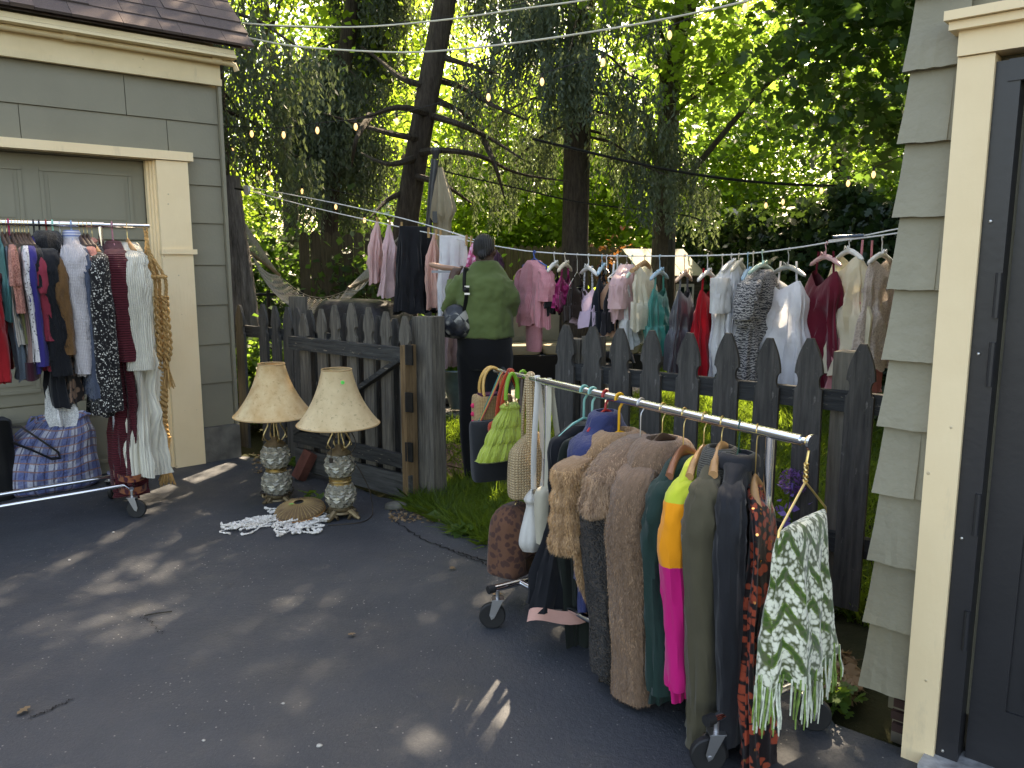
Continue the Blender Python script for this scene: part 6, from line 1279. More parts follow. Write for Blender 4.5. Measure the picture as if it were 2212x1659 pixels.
# playhouse
py_ = 13.0; pb0 = atY(1435, 760, py_); ph0 = thing('playhouse', 'small grey wooden playhouse with white window and pale roof', 'playhouse', V(pb0.x, py_, 0), R(14))
GB = wood('grey playhouse board', (.07, .066, .055), (.17, .16, .135), .9, 1, 0); RFM = plain('pale roof sheet', (.34, .33, .26), .8, 0, .3, .25, 4, .3, 20); WP = plain('white frame paint', (.72, .72, .70), .5)
kp = py_ / FO; wv_ = zrow(pb0, 592)
for i in range(10): h = wv_ / 10; obj('board', MB().box((0, -.40 - .001 * (i % 2), h * (i + .5)), (1.0, .022, h - .006)), GB, ph0, False)
for i in range(10): h = wv_ / 10; obj('board', MB().box((-.49, .0, h * (i + .5)), (.022, .8, h - .006)), GB, ph0, False)
obj('wall', MB().box((0, .02, wv_ / 2), (.94, .8, wv_)), GB, ph0, False)
zr_ = zrow(pb0, 552) + .12
m = MB()
for i, (x0, x1) in enumerate(((-.62, -.2), (-.19, .06), (.07, .44))): m_ = MB().prism([(x0, 0), (x1, 0), (x1 - .12, 1), (x0 - .12, 1)], V(0, -.52, wv_ - .03), X_, V(0, .62, zr_ - wv_), V(0, -.2, .3).normalized(), .02); obj('roof_sheet', m_, RFM, ph0, False)
obj('roof_back', MB().prism([(-.7, 0), (.35, 0), (.35, 1), (-.7, 1)], V(0, .15, zr_ - .03), X_, V(0, .5, -.4), V(0, .2, .3).normalized(), .02), RFM, ph0, False)
cxw = .12
obj('window_frame', MB().box((cxw, -.425, .9 * wv_ - .22), (.30, .03, .40)), WP, ph0, False)
for sx in (-1, 1):
    for sz in (-1, 1): obj('window_pane', MB().box((cxw + sx * .065, -.441, .9 * wv_ - .22 + sz * .085), (.095, .006, .14)), GLASS, ph0, False)
# picnic bench by the playhouse
bx = atY(1500, 700, 12.0); bn = thing('bench', 'weathered plank bench beside the playhouse', 'bench', V(bx.x + .1, 12.0, 0), R(10))
obj('seat', MB().box((0, 0, .62), (.5, .3, .04)), GB, bn, False)
for x in (-.2, .2): obj('leg', MB().box((x, 0, .3), (.06, .26, .6)), GB, bn, False)
# back fence boards
def board_fence(label, pts, zt, w, mat, name='board_fence', seed=1, dog=True):
    r = random.Random(seed); t = thing(name, label, 'fence', V(pts[0].x, pts[0].y, 0), 0); a = pts[0]; d = (pts[1] - pts[0]); L = d.length; d.normalize(); nrm = V(d.y, -d.x, 0); n = int(L / w); base = t.location
    for i in range(n):
        p = a + d * (w * (i + .5)); z = zt(i / n) + r.uniform(-.02, .015); m = MB(); ww = w / 2 - .003; m.prism([(-ww, 0), (ww, 0), (ww, z - .05), (ww * .4, z), (-ww * .4, z), (-ww, z - .05)], V(p.x, p.y, 0) - base + nrm * r.uniform(-.006, .006), d, Z, nrm, .018); obj('board', m, mat, t, False)
    for z in (.4, 1.35): obj('rail', MB().bar(V(a.x, a.y, z) - base - nrm * .03, V(pts[1].x, pts[1].y, z) - base - nrm * .03, .08, .04), mat, t, False)
OLD = wood('old stockade board', (.050, .042, .028), (.125, .105, .07), .9, 1, 2)
fa, fb = atY(648, 600, 10.6), atY(880, 600, 10.9); board_fence('old grey stockade fence behind the hammock', [V(fa.x, fa.y, 0), V(fb.x, fb.y, 0)], lambda f: 1.86 - .05 * f, .14, OLD, seed=1)
fa, fb = atY(860, 600, 14.4), atY(1500, 600, 15.0); board_fence('brown stockade fence behind sofa and clothes line', [V(fa.x, fa.y, 0), V(fb.x, fb.y, 0)], lambda f: 1.74 - .03 * f, .12, wood('brown stockade board', (.065, .050, .026), (.16, .125, .07), .9, 1, 2), seed=2)
# chain link stretch
ca, cb = atY(500, 600, 10.2), atY(652, 600, 10.6); cf = thing('chain_link_fence', 'dark chain link fence left of the stockade boards', 'fence', V(ca.x, ca.y, 0), math.atan2(cb.y - ca.y, cb.x - ca.x)); Lc = (V(cb.x, cb.y, 0) - V(ca.x, ca.y, 0)).length
m = MB(); zt = 1.05
for i in range(int(Lc / .07) + 16):
    x = i * .07 - 1.0
    for s in (1, -1):
        x0, x1 = (x, x + zt) if s > 0 else (x + zt, x); pa_, pb2 = V(x0, 0, 0), V(x1, 0, zt)
        lo, hi = min(x0, x1), max(x0, x1)
        if hi < 0 or lo > Lc: continue
        def clip(xx): return max(0, min(Lc, xx))
        f0 = (clip(x0) - x0) / (x1 - x0); f1 = (clip(x1) - x0) / (x1 - x0); m.tube([pa_.lerp(pb2, f0), pa_.lerp(pb2, f1)], .003, 3)
obj('mesh', m, IRON, cf); obj('top_rail', MB().tube([V(0, 0, zt), V(Lc, 0, zt)], .02, 8), IRON, cf)
for x in (0, Lc * .5, Lc): obj('post', MB().tube([V(x, 0, 0), V(x, 0, zt + .05)], .025, 8), IRON, cf)
# brick house far behind
by = 25.0; h0 = atY(690, 600, by); h1 = atY(905, 600, by); kb = by / FO
bh_ = thing('brick_house', 'brown brick house with white sash windows beyond the trees', 'house', V(h0.x, by, 0), 0); Wb = h1.x - h0.x; Hb = 6.2
def brickm():
    m = N('brown brick wall'); b = m.n('TexBrick'); b.inputs['Scale'].default_value = 4.2; b.inputs['Color1'].default_value = (.085, .045, .03, 1); b.inputs['Color2'].default_value = (.12, .065, .04, 1); b.inputs['Mortar'].default_value = (.16, .13, .10, 1); b.inputs['Mortar Size'].default_value = .012
    mp = m.n('Mapping'); mp.inputs['Rotation'].default_value = (R(90), 0, 0); m.l(m.tc.outputs['Object'], mp.inputs[0]); m.l(mp.outputs[0], b.inputs[0]); m.col(b.outputs[0]); m.set(.9); m.bump(b.outputs['Fac'], -.5, .02); return m.m
BRM = brickm(); obj('wall', MB().box((Wb / 2, 2.5, Hb / 2), (Wb, 5, Hb)), BRM, bh_, False)
for (u0, u1, v0, v1) in ((715, 748, 378, 460), (808, 842, 392, 462)):
    a, b = atY(u0, v1, by), atY(u1, v0, by); cx_, cz_, w_, h_ = (a.x + b.x) / 2 - h0.x, (a.z + b.z) / 2, b.x - a.x, b.z - a.z
    wn = obj('window', MB().box((cx_, -.03, cz_), (w_, .08, h_)), WP, bh_, False)
    for i in range(2):
        for j in range(4): obj('pane', MB().box((cx_ + (i - .5) * w_ * .42, -.075, cz_ + (j - 1.5) * h_ * .225), (w_ * .36, .01, h_ * .18)), plain('window glass', (.10, .14, .16), .1, 0, .6), wn, False)
obj('roof', MB().prism([(-.3, 0), (Wb + .3, 0), (Wb - 1, 1.6), (1, 1.6)], V(0, -.3, Hb), X_, Z, Y_, 5.6), plain('far roof', (.06, .05, .05), .9), bh_, False)
# cables and string lights
WC = plain('white cable', (.62, .58, .45), .6)
def cable(name, label, pts, ys, rad, mat, cat='cable', n=40):
    q = [atY(u, v, y) for (u, v), y in zip(pts, ys)]; b = q[0].copy(); t = obj(name, MB().tube([Vector(x) - b for x in catmull([tuple(x) for x in q], n)], rad, 6), mat); t.location = b; return tag(t, label, cat)
cable('cable', 'upper white cable sagging from garage roof across the trees', [(440, 40), (515, 49), (620, 56), (780, 58), (950, 44), (1120, 20), (1290, -4), (1500, -45)], [6.6, 6.6, 6.5, 6.3, 6.1, 5.9, 5.7, 5.4], .0062, WC)
cable('cable', 'lower white cable sagging from garage eave across the trees', [(430, 60), (527, 80), (640, 100), (820, 112), (950, 110), (1150, 88), (1400, 48), (1610, 3), (1800, -50)], [6.4, 6.4, 6.4, 6.2, 6.0, 5.7, 5.4, 5.1, 4.9], .0066, WC)
cable('cable', 'thin dark cable above the white ones', [(480, 50), (560, 56), (750, 60), (900, 44), (1060, 22), (1300, -30)], [7.2] * 6, .0035, IRON)
for i, (pts, y) in enumerate((([(880, 350), (1000, 380), (1110, 405), (1260, 438), (1460, 462), (1520, 478)], 10), ([(1150, 300), (1400, 358), (1560, 385), (1700, 398), (1840, 402)], 9), ([(560, 372), (760, 420), (960, 462)], 9.6))): cable('utility_cable', ['dark utility cable running behind the parasol', 'thick black utility cable below the right maple', 'thin grey utility cable behind the pulley line'][i], pts, [y] * len(pts), [.010, .016, .006][i], IRON)
BG = N('lit bulb glass'); BG.col((.9, .75, .5)); BG.set(.1, 0, .5); BG.b.inputs['Emission Color'].default_value = (1, .62, .26, 1); BG.b.inputs['Emission Strength'].default_value = .32
def strand(label, pts, ys, bulbs, sag=9):
    q = [atY(u, v - sag, y) for (u, v), y in zip(pts, ys)]; b = q[0].copy(); t = thing('string_light', label, 'string light', b, 0)
    obj('cord', MB().tube([Vector(x) - b for x in catmull([tuple(x) for x in q], 60)], .0035, 5), IRON, t)
    for (u, v), y in zip(pts, ys):
        if (u, v) not in bulbs: continue
        p = atY(u, v - sag, y) - b; kx = y / FO; o = obj('socket', MB().tube([p, p - Z * .03], .010, 8), IRON, t); h = .055
        m = MB().lathe([(.007, -.03), (.011, -.038), (.016, -.053), (.0145, -.068), (.008, -.08), (.002, -.085)], p, 12); obj('bulb', m, BG.m, t)
s1 = [(440, 278), (475, 283), (543, 283), (612, 285), (685, 275), (768, 267), (857, 255), (953, 230), (1055, 202), (1171, 168), (1303, 125), (1447, 65), (1610, 5)]; y1 = [6.9, 6.9, 6.9, 6.8, 6.7, 6.6, 6.5, 6.4, 6.2, 6.0, 5.8, 5.5, 5.2]
strand('string of lit pear bulbs rising from the garage corner to upper right', s1, y1, s1[1:])
s2 = [(470, 300), (502, 322), (580, 371), (652, 410), (725, 444), (787, 473), (880, 500), (1034, 525)]; strand('low string of lit bulbs behind the pulley line', s2, [8.2, 8.2, 8.4, 8.5, 8.6, 8.6, 8.7, 8.8], s2[1:6] + s2[7:])
s3 = [(1560, 460), (1655, 440), (1692, 432), (1775, 407), (1833, 390), (1888, 370), (1960, 340)]; strand('string of lit bulbs over the ivy by the house', s3, [8.4, 8.0, 7.8, 7.2, 6.8, 6.4, 6.0], s3[1:6])
# ================================================================== trees, ivy, grass
def leafmesh(name, C, size, mat, parent, shape='kite', droop=.4, up=.35, stuff=True):
    C = np.asarray(C); k = len(C); sz = size * (.6 + .8 * RNG.random((k, 1)))
    n = RNG.normal(0, 1, (k, 3)); n[:, 2] = np.abs(n[:, 2]) + up; n /= np.linalg.norm(n, axis=1, keepdims=True)
    a = np.cross(n, RNG.normal(0, 1, (k, 3))); a /= np.linalg.norm(a, axis=1, keepdims=True); b = np.cross(n, a)
    if shape == 'kite': P = [(-.5, 0, 0), (-.05, .36, .06), (.5, 0, -.06), (-.05, -.36, .06)]
    elif shape == 'lobed':
        P = [(-.5, 0, 0), (-.3, .32, .03), (-.12, .2, .03), (.02, .5, 0), (.14, .2, .02), (.34, .26, 0), (.5, 0, -.05), (.34, -.26, 0), (.14, -.2, .02), (.02, -.5, 0), (-.12, -.2, .03), (-.3, -.32, .03)]
    else: P = [(-.5, .0, 0), (0, .10, 0), (.5, 0, 0), (0, -.10, 0)]
    Vv = np.stack([C + sz * (a * p[0] + b * p[1] + n * p[2]) for p in P], 1).reshape(-1, 3)
    o = link(name, np_mesh(name, Vv, len(P)), mat, parent)
    if stuff: tag(o, kind='stuff')
    return o
def clumps(cen, rad, nc, per, sig, shell=.55):
    d = RNG.normal(0, 1, (nc, 3)); d /= np.linalg.norm(d, axis=1, keepdims=True); r = (shell + (1 - shell) * RNG.random((nc, 1))) ** .8
    c = np.array(cen) + d * r * np.array(rad)
    return c, (c[:, None, :] + RNG.normal(0, 1, (nc, per, 3)) * np.array([sig, sig, sig * .55])).reshape(-1, 3)
def barkm(name, c, c2):
    m = N(name); v = m.co('Object', (7, 7, 1.2)); f = m.noise(v, 5, 7, .7); m.col(m.ramp(f, [(.3, c), (.7, c2)])); m.bump(f, 1, .03); m.set(.9, 0, .2); return m.m
BK1 = barkm('spruce bark', (.022, .017, .013), (.085, .068, .052)); BK2 = barkm('oak bark', (.030, .026, .021), (.10, .088, .07))
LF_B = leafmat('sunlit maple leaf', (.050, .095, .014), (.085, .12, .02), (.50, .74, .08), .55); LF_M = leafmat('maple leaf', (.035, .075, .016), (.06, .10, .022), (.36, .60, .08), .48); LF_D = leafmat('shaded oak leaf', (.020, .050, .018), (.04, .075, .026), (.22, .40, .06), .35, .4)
NEED = leafmat('spruce needles', (.052, .078, .050), (.092, .115, .078), (.18, .24, .09), .28, .6)
def wtree(name, label, path, rad, crowns, mat, bark, per=60, sig=.42, size=.15, shape='kite', limbs=10, group=None, cat='tree', seed=1):
    base = V(path[0].x, path[0].y, 0); t = thing(name, label, cat, base, 0, group); r = random.Random(seed)
    obj('trunk', organic([p - base for p in path], rad, 14, .05, seed, 22), bark, t)
    L = []; cc = []
    for cen, rd, nc in crowns:
        c, l = clumps(cen, rd, nc, per, sig); L.append(l); cc += list(c)
    L = np.concatenate(L) - np.array(base); L = L[L[:, 2] > .3]
    leafmesh('crown', L, size, mat, t, shape)
    for i in range(limbs):
        c = Vector(r.choice(cc)); zs = min(max(c.z - r.uniform(.5, 2), path[0].z + 1.5), path[-1].z); 
        f = None
        for a, b in zip(path, path[1:]):
            if a.z <= zs <= b.z: f = a.lerp(b, (zs - a.z) / max(.01, b.z - a.z))
        if f is None: f = path[-1]
        mid = f.lerp(c, .5) + V(r.uniform(-.3, .3), r.uniform(-.3, .3), r.uniform(.1, .5)); r0 = max(.02, rad[-1] * .6)
        obj('limb', MB().tube([Vector(q) - base for q in catmull([tuple(f), tuple(mid), tuple(c)], 9)], [r0 * (1 - .085 * i2) for i2 in range(9)], 7), bark, t)
    return t
def spruce(name, label, path, rad, z0, z1, nb, Lmax, tass=7, seed=1, az=None, prune=None, dens=1.0, tl=(.25, .6)):
    base = V(path[0].x, path[0].y, 0); t = thing(name, label, 'tree', base, 0); r = random.Random(seed); obj('trunk', organic([p - base for p in path], rad, 16, .05, seed, 24), BK1, t)
    Cc = []; Dd = []; lm = MB()
    def tp(z):
        for a, b in zip(path, path[1:]):
            if a.z <= z <= b.z: return a.lerp(b, (z - a.z) / max(.01, b.z - a.z))
        return path[-1].copy()
    for i in range(nb):
        z = r.uniform(z0, z1); f = tp(z); a = r.uniform(0, 6.28) if az is None else R(r.uniform(*az)); L = Lmax * r.uniform(.55, 1) * (1 - .55 * max(0, (z - z0) / max(.1, (z1 - z0))) ** 1.5); d = V(math.cos(a), math.sin(a), 0)
        pts = [f, f + d * L * .4 - Z * L * .10, f + d * L * .75 - Z * L * .32, f + d * L - Z * L * .42]; c = [Vector(q) for q in catmull([tuple(q) for q in pts], 14)]
        lm.tube([q - base for q in c], [.022 * (1 - .06 * k) for k in range(14)], 5)
        for k in range(3, 14):
            for s in range(max(1, int(tass * dens * (k / 14 + .3)))):
                p = c[k] + V(r.uniform(-.12, .12), r.uniform(-.12, .12), 0) + V(-d.y, d.x, 0) * r.uniform(-.3, .3) * (k / 14 + .2); tlen = r.uniform(*tl); n = int(tlen / .032)
                for q in range(n): Cc.append((p.x + r.uniform(-.025, .025), p.y + r.uniform(-.025, .025), p.z - tlen * q / n)); Dd.append((r.uniform(-.9, .9), r.uniform(-.9, .9), -1.1))
    tag(obj('branches', lm, BK1, t), kind='stuff'); C = np.array(Cc) - np.array(base); D = np.array(Dd); D /= np.linalg.norm(D, axis=1, keepdims=True); k = len(C)
    S_ = np.cross(D, RNG.normal(0, 1, (k, 3))); S_ /= np.linalg.norm(S_, axis=1, keepdims=True); Ln = .05 + .05 * RNG.random((k, 1)); W = .013
    Vv = np.stack([C - S_ * W, C + D * Ln * .5 - S_ * W * 1.1, C + D * Ln, C + D * Ln * .5 + S_ * W * 1.1], 1).reshape(-1, 3); tag(link('needles', np_mesh('needles', Vv, 4), NEED, t), kind='stuff'); return t
def tr(pts, y): return [atY(u, v, y) for u, v in pts]
def gpath(pts, y, ztop=None, lean=0):
    p = tr(pts, y); b = V(p[0].x, y, -.1); out = [b] + p
    if ztop: d = (p[-1] - p[-2]).normalized(); out.append(p[-1] + d * ((ztop - p[-1].z) / max(.2, d.z)))
    return out
# foreground spruces of the yard
spruce('spruce_tree', 'leaning spruce with bare lower limbs behind the parasol', gpath([(872, 560), (890, 400), (925, 200), (955, 40)], 9.3, 11), [.17, .15, .135, .13, .125, .08], 4.8, 10.5, 40, 2.4, 5, 3)
spruce('spruce_tree', 'tall straight spruce trunk with hanging boughs at centre of the yard', gpath([(1243, 560), (1246, 360), (1250, 180)], 10.3, 12), [.20, .17, .165, .16, .08], 3.0, 11, 60, 2.1, 7, 5, az=None, tl=(.3, .8))
spruce('spruce_tree', 'weeping spruce hung with long dark curtains of needles', gpath([(712, 560), (718, 380), (735, 200), (760, 20)], 11.2, 11), [.14, .12, .115, .11, .10, .06], 2.2, 10, 60, .95, 8, 7, tl=(.4, 1.0))
spruce('spruce_tree', 'dark spruce close behind the garage corner', gpath([(478, 420), (470, 250), (462, 130)], 7.9, 9), [.10, .09, .085, .08, .05], 2.9, 8.5, 26, 1.2, 6, 9, tl=(.25, .6))
# bare limbs of the leaning spruce
ls = [o for o in S.objects if o.get('label', '').startswith('leaning spruce')][0]; r = random.Random(4)
for pts in ([(928, 245), (860, 232), (800, 250), (740, 262)], [(915, 300), (850, 290), (780, 270), (700, 245)], [(930, 250), (990, 268), (1060, 300), (1130, 345)], [(905, 330), (960, 325), (1040, 338), (1120, 375), (1230, 392)], [(940, 170), (1000, 190), (1070, 230), (1140, 260)], [(938, 215), (1000, 245), (1040, 290)], [(900, 340), (840, 355), (780, 330)], [(945, 120), (1010, 140), (1080, 160)], [(895, 380), (960, 400), (1020, 440)], [(890, 410), (840, 430), (800, 470)], [(935, 190), (870, 170), (820, 130), (780, 100)], [(1040, 290), (1070, 360), (1090, 430)], [(800, 250), (770, 300), (760, 360)]):
    q = [atY(u, v, 9.3 + r.uniform(-.8, .4) * (i > 0)) - ls.location for i, (u, v) in enumerate(pts)]; obj('bare_limb', MB().tube([Vector(x) for x in catmull([tuple(x) for x in q], 16)], [.045 * (1 - .055 * i) for i in range(16)], 6), BK1, ls)
# broadleaf trees of the yard
wtree('oak_tree', 'oak with forked limbs and dark lobed leaves right of the yard', gpath([(1432, 560), (1438, 380), (1450, 160), (1475, 20)], 11.2, 8.5), [.20, .16, .15, .14, .13, .08], [((2.3, 9.7, 7.6), (3.6, 2.7, 2.5), 72), ((3.0, 9.8, 4.6), (1.9, 1.6, .9), 42), ((2.3, 11.2, 3.9), (.9, .8, .5), 12), ((1.9, 7.8, 6.6), (1.1, .9, .6), 13)], LF_M, BK2, 80, .40, .125, 'lobed', 16, seed=2)  # last crown: extra clump above the view, added to shade the near drive
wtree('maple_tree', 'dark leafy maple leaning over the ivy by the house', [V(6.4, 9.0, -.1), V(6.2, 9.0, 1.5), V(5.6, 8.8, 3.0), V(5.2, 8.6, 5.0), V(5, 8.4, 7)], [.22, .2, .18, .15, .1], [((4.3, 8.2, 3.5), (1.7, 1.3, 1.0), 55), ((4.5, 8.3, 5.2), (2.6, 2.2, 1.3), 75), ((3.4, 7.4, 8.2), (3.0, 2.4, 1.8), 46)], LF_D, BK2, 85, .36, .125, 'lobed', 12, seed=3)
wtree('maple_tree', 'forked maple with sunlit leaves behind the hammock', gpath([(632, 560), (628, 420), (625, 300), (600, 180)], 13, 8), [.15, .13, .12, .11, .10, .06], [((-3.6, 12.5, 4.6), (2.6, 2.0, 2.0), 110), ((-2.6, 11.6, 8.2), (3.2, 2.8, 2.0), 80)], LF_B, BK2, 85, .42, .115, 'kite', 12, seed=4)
# far sunlit trees
far = [((-1.5, 27), 8.0, 4.4), ((5.0, 27), 8.0, 4.4), ((11.5, 28), 8.5, 4.6), ((-8.0, 26), 6.5, 4.2), ((-13, 20), 4.4, 3.8), ((-8.5, 17), 3.6, 3.2), ((-4.6, 31), 7.0, 5.0), ((-.3, 17.5), 3.4, 3.0), ((3.2, 19.5), 4.4, 3.4), ((7.0, 17.5), 3.8, 3.3), ((11.0, 19.5), 4.6, 3.8), ((16, 21), 5, 4)]
flb = ['tall tree rising behind the leaning spruce', 'tall tree rising behind the straight spruce and oak', 'tall tree rising beyond the ivy and grey house', 'tall sunlit tree left of the far brick house', 'sunlit tree at the far left beyond the garage', 'sunlit tree filling the gap behind the string lights', 'sunlit tree beside the far brick house', 'sunlit tree behind the closed parasol', 'sunlit tree behind the straight spruce', 'sunlit tree behind the oak', 'sunlit tree beyond the ivy', 'sunlit tree at the far right beyond the grey house']
for i, (((x, y), h, rx), lb_) in enumerate(zip(far, flb)):
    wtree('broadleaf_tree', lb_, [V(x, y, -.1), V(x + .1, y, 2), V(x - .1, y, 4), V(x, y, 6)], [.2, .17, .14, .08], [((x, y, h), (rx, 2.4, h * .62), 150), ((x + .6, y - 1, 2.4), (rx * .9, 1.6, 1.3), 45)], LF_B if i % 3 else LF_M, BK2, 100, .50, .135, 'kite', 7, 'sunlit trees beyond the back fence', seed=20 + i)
# under-storey shrubs
def shrub(name, label, p, rad, n, mat, size=.09, cat='shrub', shape='kite', stems=5):
    t = thing(name, label, cat, V(p.x, p.y, 0), 0); C = RNG.normal(0, .45, (n, 3)) * np.array(rad) + np.array([0, 0, rad[2]]); C = C[C[:, 2] > .02]; leafmesh('foliage', C, size, mat, t, shape); r = random.Random(n)
    for i in range(stems): obj('stem', MB().tube([V(r.uniform(-.05, .05), r.uniform(-.05, .05), 0), V(r.uniform(-.4, .4) * rad[0], r.uniform(-.4, .4) * rad[1], rad[2] * 1.1)], .007, 5), BK2, t)
    return t
shrub('shrub', 'feathery green shrub between trunk and hammock', atY(580, 640, 7.2), (.55, .3, .42), 1500, LF_D, .075)
shrub('shrub', 'leafy shrub at the foot of the dead trunk', atY(520, 650, 7.0), (.3, .25, .38), 700, LF_M, .08)
shrub('shrub', 'broad leafed shrub behind the gate pickets', atY(660, 660, 7.0), (.35, .25, .40), 380, LF_M, .13)
shrub('shrub', 'spiky yellow-green plant below the pink slips', atY(800, 640, 8.4), (.4, .3, .42), 500, LF_B, .22, shape='blade')
shrub('shrub', 'bright yellow-green bush lit by sun behind the pyjamas', atY(1192, 640, 12.0), (.55, .5, .6), 800, LF_B, .13)
shrub('shrub', 'rust red shrub against the stockade fence', atY(1330, 520, 13.6), (.32, .25, .95), 520, leafmat('rust leaf', (.11, .04, .015), (.15, .06, .02), (.45, .18, .05), .35), .09)
shrub('shrub', 'dark vine leaves spilling over the stockade fence', atY(800, 520, 10.4), (.8, .15, .9), 700, LF_D, .12)
shrub('shrub', 'leafy bush at the brick house base', atY(760, 560, 14), (2.2, .8, 1.1), 3500, LF_M, .13)
shrub('shrub', 'dense bush behind the brown stockade fence', atY(1180, 540, 16.2), (3.6, .8, 1.4), 6500, LF_B, .13)
shrub('shrub', 'dense dark bush at the left end of the chain link fence', atY(560, 560, 11.6), (1.6, .6, 1.05), 3000, LF_D, .12)
# ivy
IV = leafmat('ivy leaf', (.012, .032, .012), (.028, .055, .020), (.10, .18, .03), .2, .35)
ia, ib = atY(1485, 500, 14.6), V(3.6, 6.0, 0); ia = V(ia.x, ia.y, 0); idr = (ib - ia).normalized(); inn = V(idr.y, -idr.x, 0); inn = inn if inn.y < 0 else -inn; iL = (ib - ia).length
ivt = thing('ivy_hedge', 'tall fence wholly covered in dark ivy', 'hedge', ia, math.atan2(idr.y, idr.x)); obj('fence_panel', MB().box((iL / 2, .05, 1.0), (iL, .08, 2.0)), OLD, ivt, False)
nI = 19000; xs = RNG.random(nI) * iL; zs = RNG.random(nI) ** .9 * (2.12 + .08 * np.sin(xs * 2.3) + .06 * np.sin(xs * 5.1)); th = np.abs(RNG.normal(0, .09, nI)) + .05 * np.sin(xs * 3 + zs * 4) + .05; sgn = -1
leafmesh('ivy_leaves', np.stack([xs, -th, zs], 1), .105, IV, ivt, 'lobed', up=.1)
# grass
GRS = leafmat('grass blade', (.040, .085, .014), (.075, .12, .022), (.40, .60, .06), .4)
def blades(P, h, w=.004, lean=.5):
    P = np.asarray(P); k = len(P); H = h * (.5 + .9 * RNG.random((k, 1))); d = RNG.normal(0, lean, (k, 3)); d[:, 2] = 1; d /= np.linalg.norm(d, axis=1, keepdims=True); s = np.cross(d, RNG.normal(0, 1, (k, 3))); s /= np.linalg.norm(s, axis=1, keepdims=True)
    bend = np.stack([d[:, 0], d[:, 1], np.zeros(k)], 1) * H * .5
    tip = P + d * H + bend; tip[:, 2] = np.maximum(tip[:, 2] - .2 * H[:, 0] * np.abs(d[:, 0]), .01); mid = P + d * H * .55
    return np.stack([P - s * w, P + s * w, mid + s * w * .8, tip, mid - s * w * .8], 1).reshape(-1, 3)
pol = [(p.x, p.y) for p in ed]
def edge_y(x):                     # y of the drive's edge at x
    best = np.full(len(x), -9.0)
    for (x0, y0), (x1, y1) in zip(pol, pol[1:]):
        lo, hi = min(x0, x1), max(x0, x1); m = (x >= lo) & (x <= hi)
        if hi - lo > 1e-6: best[m] = np.maximum(best[m], y0 + (y1 - y0) * (x[m] - x0) / (x1 - x0))
    return best
x = RNG.uniform(-.62, 1.3, 90000); ey = edge_y(x); fy = F1.y + (x - F1.x) * FD.y / FD.x; y = ey - .02 + RNG.random(len(x)) * (fy + .55 - ey); ok = (ey > 0) & ~((np.abs((x - pc.x) * FD.x + (y - pc.y) * FD.y) < .36) & (y > fy - .25)); dens = np.sin(x * 9) * np.sin(y * 8 + 2) + RNG.normal(0, .6, len(x)); ok &= dens > -.5
P1 = np.stack([x[ok], y[ok], np.full(ok.sum(), -.045)], 1)[:26000]
x = RNG.uniform(-.8, 4.2, 190000); y = 3.0 + 10.8 * RNG.random(190000) ** 1.2; fy = F1.y + (x - F1.x) * FD.y / FD.x; ok = (y > fy + .05) & ~((y > 7.7) & (y < 11.7) & (x < .9 + (y - 7.9) * .5) & (x < 1.85)) & (x < y * .62 + .3); dens = np.sin(x * 5 + 1) * np.sin(y * 6) + RNG.normal(0, .6, len(x)); ok &= dens > -.7
P2 = np.stack([x[ok], y[ok], np.full(ok.sum(), -.045)], 1)[:80000]
tag(link('grass', np_mesh('grass', np.concatenate([blades(P1, .15), blades(P2, .095)]), 5), GRS), 'lawn grass along the drive edge and behind the pickets', 'grass', kind='stuff')
# broad weeds at the drive edge
WEED = leafmat('weed leaf', (.045, .10, .02), (.07, .13, .03), (.4, .62, .08), .4)
for i, (u, v, s) in enumerate(((1000, 1158, .10), (975, 1120, .08), (1030, 1130, .09), (640, 1010, .10), (668, 1088, .09), (965, 1112, .07))):
    p = G(u, v); t = thing('weed', '', 'weed', (p.x, p.y, 0)); obj('stem', MB().tube([V(0, 0, -.02), V(0, 0, .05)], .003, 5), WEED, t); t = tag(t, (leafmesh('leaves', np.random.default_rng(i).normal(0, .035, (14, 3)) * np.array([1, 1, .5]) + np.array([0, 0, .035]), s, WEED, t, 'kite', up=1.5), ['broad weed at the curve of the drive edge', 'small weed beside the gate post', 'pale weed in the grass strip under the bags', 'large green leaf weed behind the rust shade lamp', 'narrow weed beside the leaning brick', 'tiny weed by the gate post foot'][i])[1]); t.location = (p.x, p.y + .03, 0)
# flower pot by the gate
pp_ = atY(986, 850, 8.0); fp = thing('flower_pot', 'blue-green glazed pot of purple flowers beside the shopper', 'flower pot', V(pp_.x, pp_.y, 0), 0); zt = zrow(pp_, 802)
obj('pot', MB().lathe([(.06, 0), (.07, .02), (.10, zt * .35), (.135, zt * .75), (.15, zt), (.162, zt + .01), (.155, zt + .025), (.135, zt + .015), (.12, zt - .04), (.0, zt - .04)], n=30), plain('blue green glaze', (.10, .15, .15), .35, 0, .5, .25, 9), fp)
C = RNG.normal(0, .5, (360, 3)) * np.array([.17, .14, .12]) + np.array([0, 0, zt + .13]); leafmesh('leaves', C, .075, LF_M, fp)
PUR = leafmat('purple petal', (.14, .09, .34), (.20, .14, .45), (.4, .25, .8), .3); C = RNG.normal(0, .5, (110, 3)) * np.array([.19, .15, .10]) + np.array([.02, -.03, zt + .22]); leafmesh('blossoms', C, .030, PUR, fp)
pl_ = atY(955, 870, 5.5)
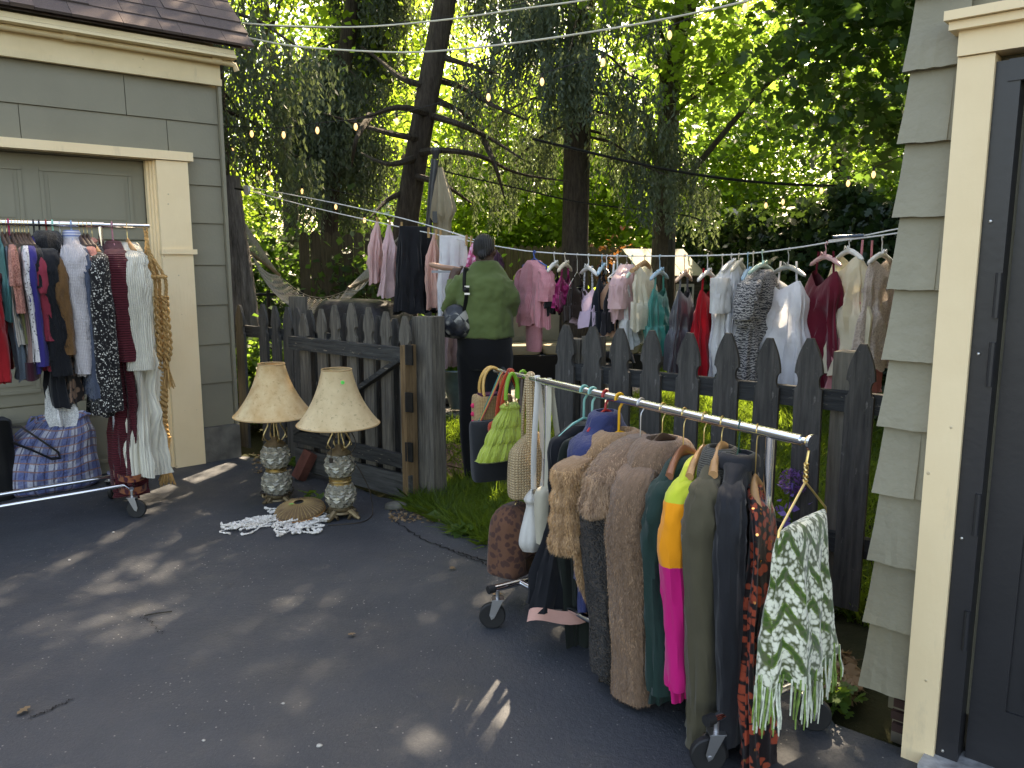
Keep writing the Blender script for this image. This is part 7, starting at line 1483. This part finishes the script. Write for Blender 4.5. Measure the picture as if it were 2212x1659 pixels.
for nm, lb_, u, v, yy, rad_, col in (('allium', 'purple allium globe behind the first pickets', 1248, 830, 4.75, .075, (.13, .055, .22)), ('allium', 'purple allium globe low beside the gold hanger', 1712, 1040, 3.35, .055, (.15, .07, .25))):
    p = atY(u, v, yy); t = thing(nm, lb_, 'flower', V(p.x, p.y, 0), 0); d = RNG.normal(0, 1, (420, 3)); d /= np.linalg.norm(d, axis=1, keepdims=True); leafmesh('flower_head', d * rad_ * (.6 + .5 * RNG.random((420, 1))) + np.array([0, 0, p.z]), .024, leafmat('allium ' + lb_[-6:], col, mul(col, 1.6), (.4, .2, .6), .25), t, 'blade'); obj('stem', MB().tube([V(0, 0, 0), V(.005, 0, p.z)], .005, 6), LF_M, t)
p = atY(1700, 1090, 3.3); t = thing('pansies', 'clump of blue-violet pansies seen beside the shawl hanger', 'flower', V(p.x, p.y, 0), 0); leafmesh('leaves', RNG.normal(0, .5, (300, 3)) * np.array([.13, .1, .13]) + np.array([0, 0, .22]), .06, LF_M, t, 'blade'); leafmesh('blossoms', RNG.normal(0, .5, (26, 3)) * np.array([.15, .1, .12]) + np.array([0, -.05, p.z]), .034, PUR, t)
# corner by the house: weed, dry leaves
p = G(1825, 1560); t = thing('weed', 'lobed green weed at the brick corner of the house', 'weed'); leafmesh('leaves', RNG.normal(0, .5, (44, 3)) * np.array([.07, .05, .07]) + np.array([0, 0, .07]), .045, WEED, t, 'lobed', up=.8); obj('stem', MB().tube([V(0, 0, 0), V(0, 0, .12)], .003, 5), WEED, t); t.location = (p.x - .02, p.y + .05, 0)
DRY = leafmat('dry leaf', (.20, .13, .07), (.30, .21, .12), (.5, .32, .15), .2)
def fallen(u, v, s, label, seed):
    p = G(u, v); o = leafmesh('fallen_leaf', np.zeros((1, 3)), s, DRY, None, 'lobed', up=6, stuff=False); o.location = (p.x, p.y, .012); tag(o, label, 'leaf')
for i, (u, v, s, lb_) in enumerate(((977, 1231, .05, 'dry curled leaf on asphalt below the crack'), (52, 1540, .06, 'pale dry leaf on the bare asphalt'), (497, 1266, .03, 'tiny green-brown leaf on asphalt before the shells'), (1075, 1288, .04, 'dry leaf beside the far caster of the coat rack'), (760, 1375, .028, 'small brown leaf scrap in mid drive'))): fallen(u, v, s, lb_, i)
C = []
for i in range(160): p = G(random.uniform(1755, 1850), random.uniform(1470, 1560)); C.append((p.x + .05, p.y + .12, random.uniform(.0, .05)))
tag(leafmesh('leaf_litter', np.array(C), .07, DRY, None, 'lobed', up=.8), 'brown dry leaves drifted into the corner by the house', 'leaves', kind='stuff')
C = []
for i in range(240): p = G(random.uniform(540, 660), random.uniform(985, 1030)); C.append((p.x, p.y + .05, random.uniform(.0, .02)))
for i in range(260): p = G(random.uniform(840, 985), random.uniform(1098, 1135)); C.append((p.x, p.y + .04, random.uniform(.0, .012)))
tag(leafmesh('leaf_litter', np.array(C), .022, DRY, None, 'kite', up=1.2), 'crumbs of bark and leaf along the foot of the gate', 'leaves', kind='stuff')
p = G(340, 1330); tag(obj('twig', MB().tube([V(p.x - .05, p.y - .01, .006), V(p.x, p.y + .01, .008), V(p.x + .05, p.y + .03, .006)], .003, 5), BK2), 'thin dark twig lying on the asphalt', 'twig')
for i, (u, v, s) in enumerate(((440, 1600, .006), (690, 1612, .010), (612, 1520, .006), (245, 1150, .007), (150, 1210, .007))):
    p = G(u, min(v, 1655)); o = stone(p, (s, s * .8, s * .5), ['pale pebble near the front of the drive', 'whitish crumbled patch pebble on the asphalt', 'small pebble in the middle of the drive', 'pebble beside the rack caster', 'pebble below the rack base tube'][i], (.42, .40, .37), 30 + i)
